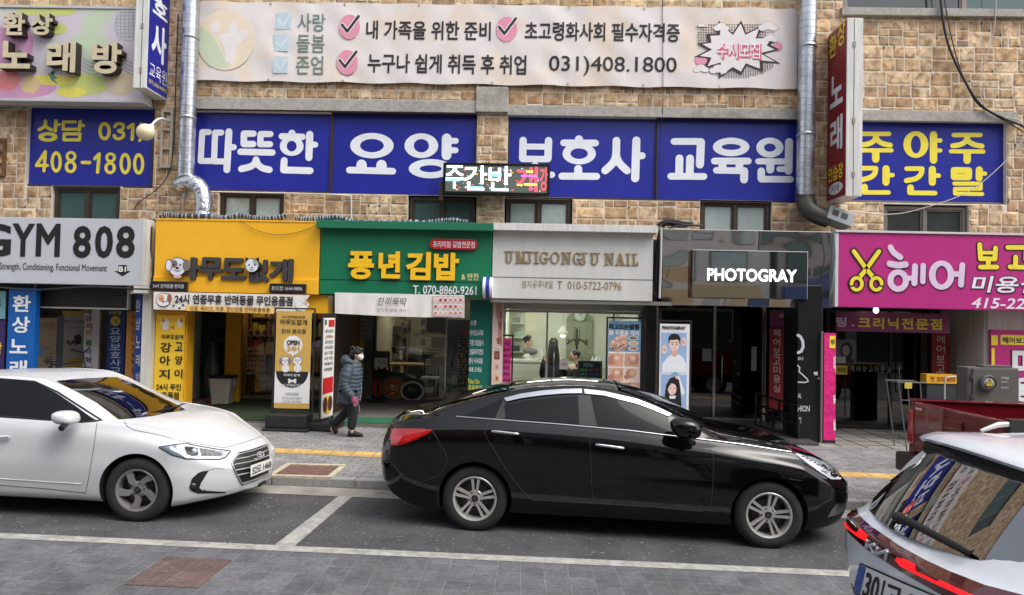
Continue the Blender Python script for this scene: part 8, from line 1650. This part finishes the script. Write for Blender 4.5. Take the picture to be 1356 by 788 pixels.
for i in range(17):
    a = -PI*.62+PI*1.24*i/16; hood.append(Q(.005-.105*math.cos(a), .125*math.sin(a), 1.275+.03*math.cos(a)-.02))
mb.tube(hood, [k*(.04+.045*math.sin(PI*i/16)) for i in range(17)], 14); mb.ell(Q(-.10, 0, 1.25), (.075*k, .11*k, .06*k)); mb.build('coat', COAT, t)
mb = MB(); mb.tube([Q(.172, -.02, .62), Q(.185, -.02, .8), Q(.17, -.02, 1.0), Q(.13, -.02, 1.2)], .006, 6); mb.tube([Q(.15, -.1, .58), Q(.17, -.1, .50), Q(.185, -.1, .42)], .006, 6); mb.tube([Q(-.2, -.12, .575), Q(-.19, -.14, .57)], .012, 6); mb.build('zip_and_cord', simple(150, 150, 150, .4), t)
hd, fe, hr, T, R = head(t, Q(.10, -.01, 1.385), (1, -.10, -.06), k*.98, 'short'); o = hd.build('head', SKINM, body); fe.build('face_features', [simple(34, 26, 24), simple(150, 84, 78)], o); hr.build('hair', HAIRM, t)
mb = MB(); rg = []
for j, z in enumerate((-.10, -.085, -.055, -.02, .002)):
    w_ = (.040, .062, .076, .074, .064)[j]; d_ = (.078, .092, .112, .106, .092)[j]; rg.append([T(w_*math.sin(a), -.0+d_*math.cos(a)*1.0, z+(.02*(abs(a)/1.25)**2 if j > 2 else .035*(abs(a)/1.25)**2)) for a in [-1.25+2.5*i/12 for i in range(13)]])
mb.loft(rg, 0, False, True, False); mb.build('face_mask', simple(236, 238, 240, .8), t)
mb = MB(); 
for sx in (-1, 1): mb.tube([T(sx*.070, .03, -.03), T(sx*.077, -.01, -.01)], .003, 5)
mb.build('mask_strap', simple(230, 230, 232), t)
PINK = simple(160, 88, 114, .9)
def glove(w, fdir, side, m, par, s=1.0, nm='glove'):
    w = Vector(w); f = Vector(fdir).normalized(); l = Vector((0, side, 0)); l = (l-f*l.dot(f)).normalized(); u = l.cross(f)
    mb = MB(); mb.loft([[w+f*d*s+(u*math.cos(a)*h+l*math.sin(a)*wd)*s for a in [2*PI*i/12 for i in range(12)]] for d, h, wd in ((-.02, .030, .026), (.02, .038, .022), (.055, .042, .024), (.085, .040, .020))], 0)
    for i in range(4):
        o_ = (i-1.5)*.019; L = (.052, .062, .058, .045)[i]; b = w+f*.08*s+u*o_*s; mb.tube([b, b+(f*L*.45+l*-.008*side)*s, b+(f*L*.8+l*-.026*side)*s, b+(f*L*.85+l*-.045*side)*s], [.0105*s, .0105*s, .0095*s, .0075*s], 8)
    b = w+f*.03*s+u*.036*s; mb.tube([b, b+(f*.025+u*.022)*s, b+(f*.055+u*.022)*s], [.013*s, .012*s, .009*s], 8); return mb.build(nm, m, par)
glove(Q(.085, -.235, .675), (.55, .05, -.85), -1, PINK, t, k*1.12); glove(Q(.035, .235, .69), (.4, -.05, -.9), 1, PINK, t, k*1.05)
def shoe(hx, y, z, ang, nm='shoe'):
    Rm = Matrix.Rotation(ang, 3, 'Y'); mb = MB(); O_ = Vector((hx, y, z)); rg = []
    for x, hh, w_ in ((-.055, .05, .025), (-.045, .085, .036), (.0, .095, .040), (.06, .075, .042), (.12, .055, .046), (.17, .045, .042), (.20, .03, .024)): rg.append([Q(*(O_+Rm @ Vector((x, w_*math.cos(a), (.0 if math.sin(a) < 0 else hh*math.sin(a)**.7))))) for a in [2*PI*i/14 for i in range(14)]])
    mb.loft(rg, 0); rg = []
    for x, w_ in ((-.06, .024), (-.04, .040), (.05, .046), (.12, .05), (.18, .044), (.208, .022)): rg.append([Q(*(O_+Rm @ Vector((x, w_*math.cos(a), -.012+.012*math.sin(a))))) for a in [2*PI*i/14 for i in range(14)]])
    mb.loft(rg, 1); return mb.build(nm, [simple(34, 32, 34, .6), simple(20, 20, 20, .7)], t)
shoe(.045, -.09, .024, 0); shoe(-.345, .09, .19, math.radians(62))
# --- three people inside the nail shop
def sitter(label, px, py, Y, face, top_m, hair, seated, s=1.0, arms=None, scarf=None, bulk=1.0):
    c = at(px, py, Y); zf_ = FL['nail'][2]; t = thing('person', label, 'person', (c.x, Y, zf_)); f = Vector(face).normalized(); l = Vector((0, 0, 1)).cross(f)
    hz = c.z; sh = hz-.26*s; hip = sh-.50*s
    B = lambda a, b, z: Vector((c.x, Y, 0))+f*a+l*b+Vector((0, 0, z))
    V = [B(0, 0, hip), B(0, 0, hip+.22), B(-.01, 0, sh-.06), B(0, 0, sh+.08)]; E_ = [(0, 1), (1, 2), (2, 3)]; Rr_ = [.15, .13, .13, .05]
    if seated: legs = [[B(.02, q*.09, hip-.04), B(.40, q*.10, hip-.02), B(.38, q*.10, zf_+.08), B(.52, q*.1, zf_+.04)] for q in (-1, 1)]
    else: legs = [[B(0, q*.09, hip-.06), B(.02, q*.09, (hip+zf_)/2), B(0, q*.09, zf_+.08), B(.13, q*.09, zf_+.035)] for q in (-1, 1)]
    for lg in legs:
        b = len(V); V += lg; E_ += [(0, b), (b, b+1), (b+1, b+2), (b+2, b+3)]; Rr_ += [.095, .065, .045, .035]
    arms = arms or [[(.02, .17, -.05), (.10, .22, -.30), (.30, .14, -.34)], [(.02, -.17, -.05), (.10, -.22, -.30), (.30, -.14, -.34)]]; AV = []
    for ar in arms:
        b = len(V); q = [B(a, bb, sh+z) for a, bb, z in ar]; V += q; E_ += [(2, b), (b, b+1), (b+1, b+2)]; Rr_ += [.06, .045, .03]; AV.append(q)
    body = skin_obj('body', V, E_, Rr_, SKINM, t)
    CV = [V[0]-Vector((0, 0, .06)), V[1], V[2]]; CE = [(0, 1), (1, 2)]; CR = [.19*bulk, .17*bulk, .17*bulk]
    for q in AV: b = len(CV); CV += [q[0], q[1], q[1].lerp(q[2], .85)]; CE += [(2, b), (b, b+1), (b+1, b+2)]; CR += [.085, .065, .05]
    skin_obj('jacket', CV, CE, CR, top_m, t)
    TV = [V[0]]; TE = []; TR = [.16]
    for lg in legs: b = len(TV); TV += [lg[0], lg[1], lg[2]]; TE += [(0, b), (b, b+1), (b+1, b+2)]; TR += [.11, .085, .065]
    skin_obj('trousers', TV, TE, TR, TRS, t)
    hd, fe, hr, T, R = head(t, c, face, s, hair); o = hd.build('head', SKINM, body); fe.build('face_features', [simple(34, 26, 24), simple(150, 84, 78)], o); hr.build('hair', HAIRM, t)
    if scarf: mb = MB(); mb.tube([B(.04+.11*math.cos(a), .12*math.sin(a), sh+.06) for a in [2*PI*i/14 for i in range(14)]], .055, 10, closed=True); mb.build('scarf', scarf, t)
    for q in AV: glove(q[2], (q[2]-q[1]), 1, SKINM, body, .95, 'hand')
    return t
sitter('nail artist in a white jacket and grey scarf behind the manicure counter', 700.5, 452, 15.95, (.9, -.45, -.1), simple(206, 206, 198, .8), 'bun', True, 1.05, [[(.02, .17, -.06), (.12, .2, -.28), (.30, .10, -.08)], [(.02, -.17, -.06), (.10, -.22, -.30), (.30, -.14, -.33)]], simple(110, 110, 112, .9))
sitter('customer with long black hair and black coat seen from behind in the nail shop', 733, 456, 14.75, (.1, 1, -.05), simple(24, 24, 26, .85), 'long', False, 1.1, [[(.0, .18, -.07), (.06, .24, -.32), (.2, .2, -.5)], [(.0, -.18, -.07), (.06, -.24, -.32), (.2, -.2, -.5)]], bulk=1.3)
sitter('dark haired person in black sitting low at the right of the nail shop', 761, 471, 15.3, (-.95, -.3, -.15), simple(30, 28, 30, .85), 'bun', True, 1.05)
# ================================================================ the other side of the street (seen only in reflections)
def far_building(label, x0, x1, h, m, seed, gm):
    t = thing('facing_building', label, 'building', ((x0+x1)/2, -10, 0), 'buildings across the street'); mb = MB(); mb.box(x0, x1, -22, -10, -.5, h); mb.build('wall', m, t); r_ = random.Random(seed); nf = int(h/3.2)
    for f in range(1, nf):
        n = max(2, int((x1-x0)/2.4))
        for i in range(n):
            a = x0+.4+(x1-x0-.8)*i/n; b = a+(x1-x0-.8)/n*.72; mb = MB(); mb.box(a, b, -10.02, -9.95, f*3.2+.9, f*3.2+2.4); w = mb.build('window', M_ALU, t); mb = MB(); mb.box(a+.06, b-.06, -9.95, -9.93, f*3.2+.96, f*3.2+2.34); mb.build('pane', gm, w)
    n = max(1, int((x1-x0)/4.5))
    for i in range(n):
        a = x0+.2+(x1-x0-.4)*i/n; b = a+(x1-x0-.4)/n*.92; c = r_.choice([(150, 70, 62), (70, 86, 130), (220, 220, 216), (90, 120, 100), (190, 170, 130), (150, 140, 136)])
        mb = MB(); mb.box(a, b, -9.98, -9.6, 2.7, 3.9); mb.build('sign_panel', simple(*c), t, bevel=.02); mb = MB(); mb.box(a+.1, b-.1, -10.01, -9.94, .1, 2.6); mb.build('shop_window', M_WG3, t)
B1 = simple(186, 176, 164, .9); B2 = simple(164, 144, 130, .9); B3 = simple(200, 198, 194, .9); B4 = simple(160, 156, 154, .9)
far_building('beige building across the street, leftmost, behind the viewer', -34, -15, 13, B1, 1, M_WG); far_building('brown building across the street with a wide front, behind the viewer', -14.6, -2, 16, B2, 2, M_WG3); far_building('pale grey building across the street, directly behind the viewer', -1.6, 12, 13, B3, 3, M_WG2); far_building('dark grey building across the street, rightmost, behind the viewer', 12.4, 34, 16, B4, 4, M_WG)
finish()
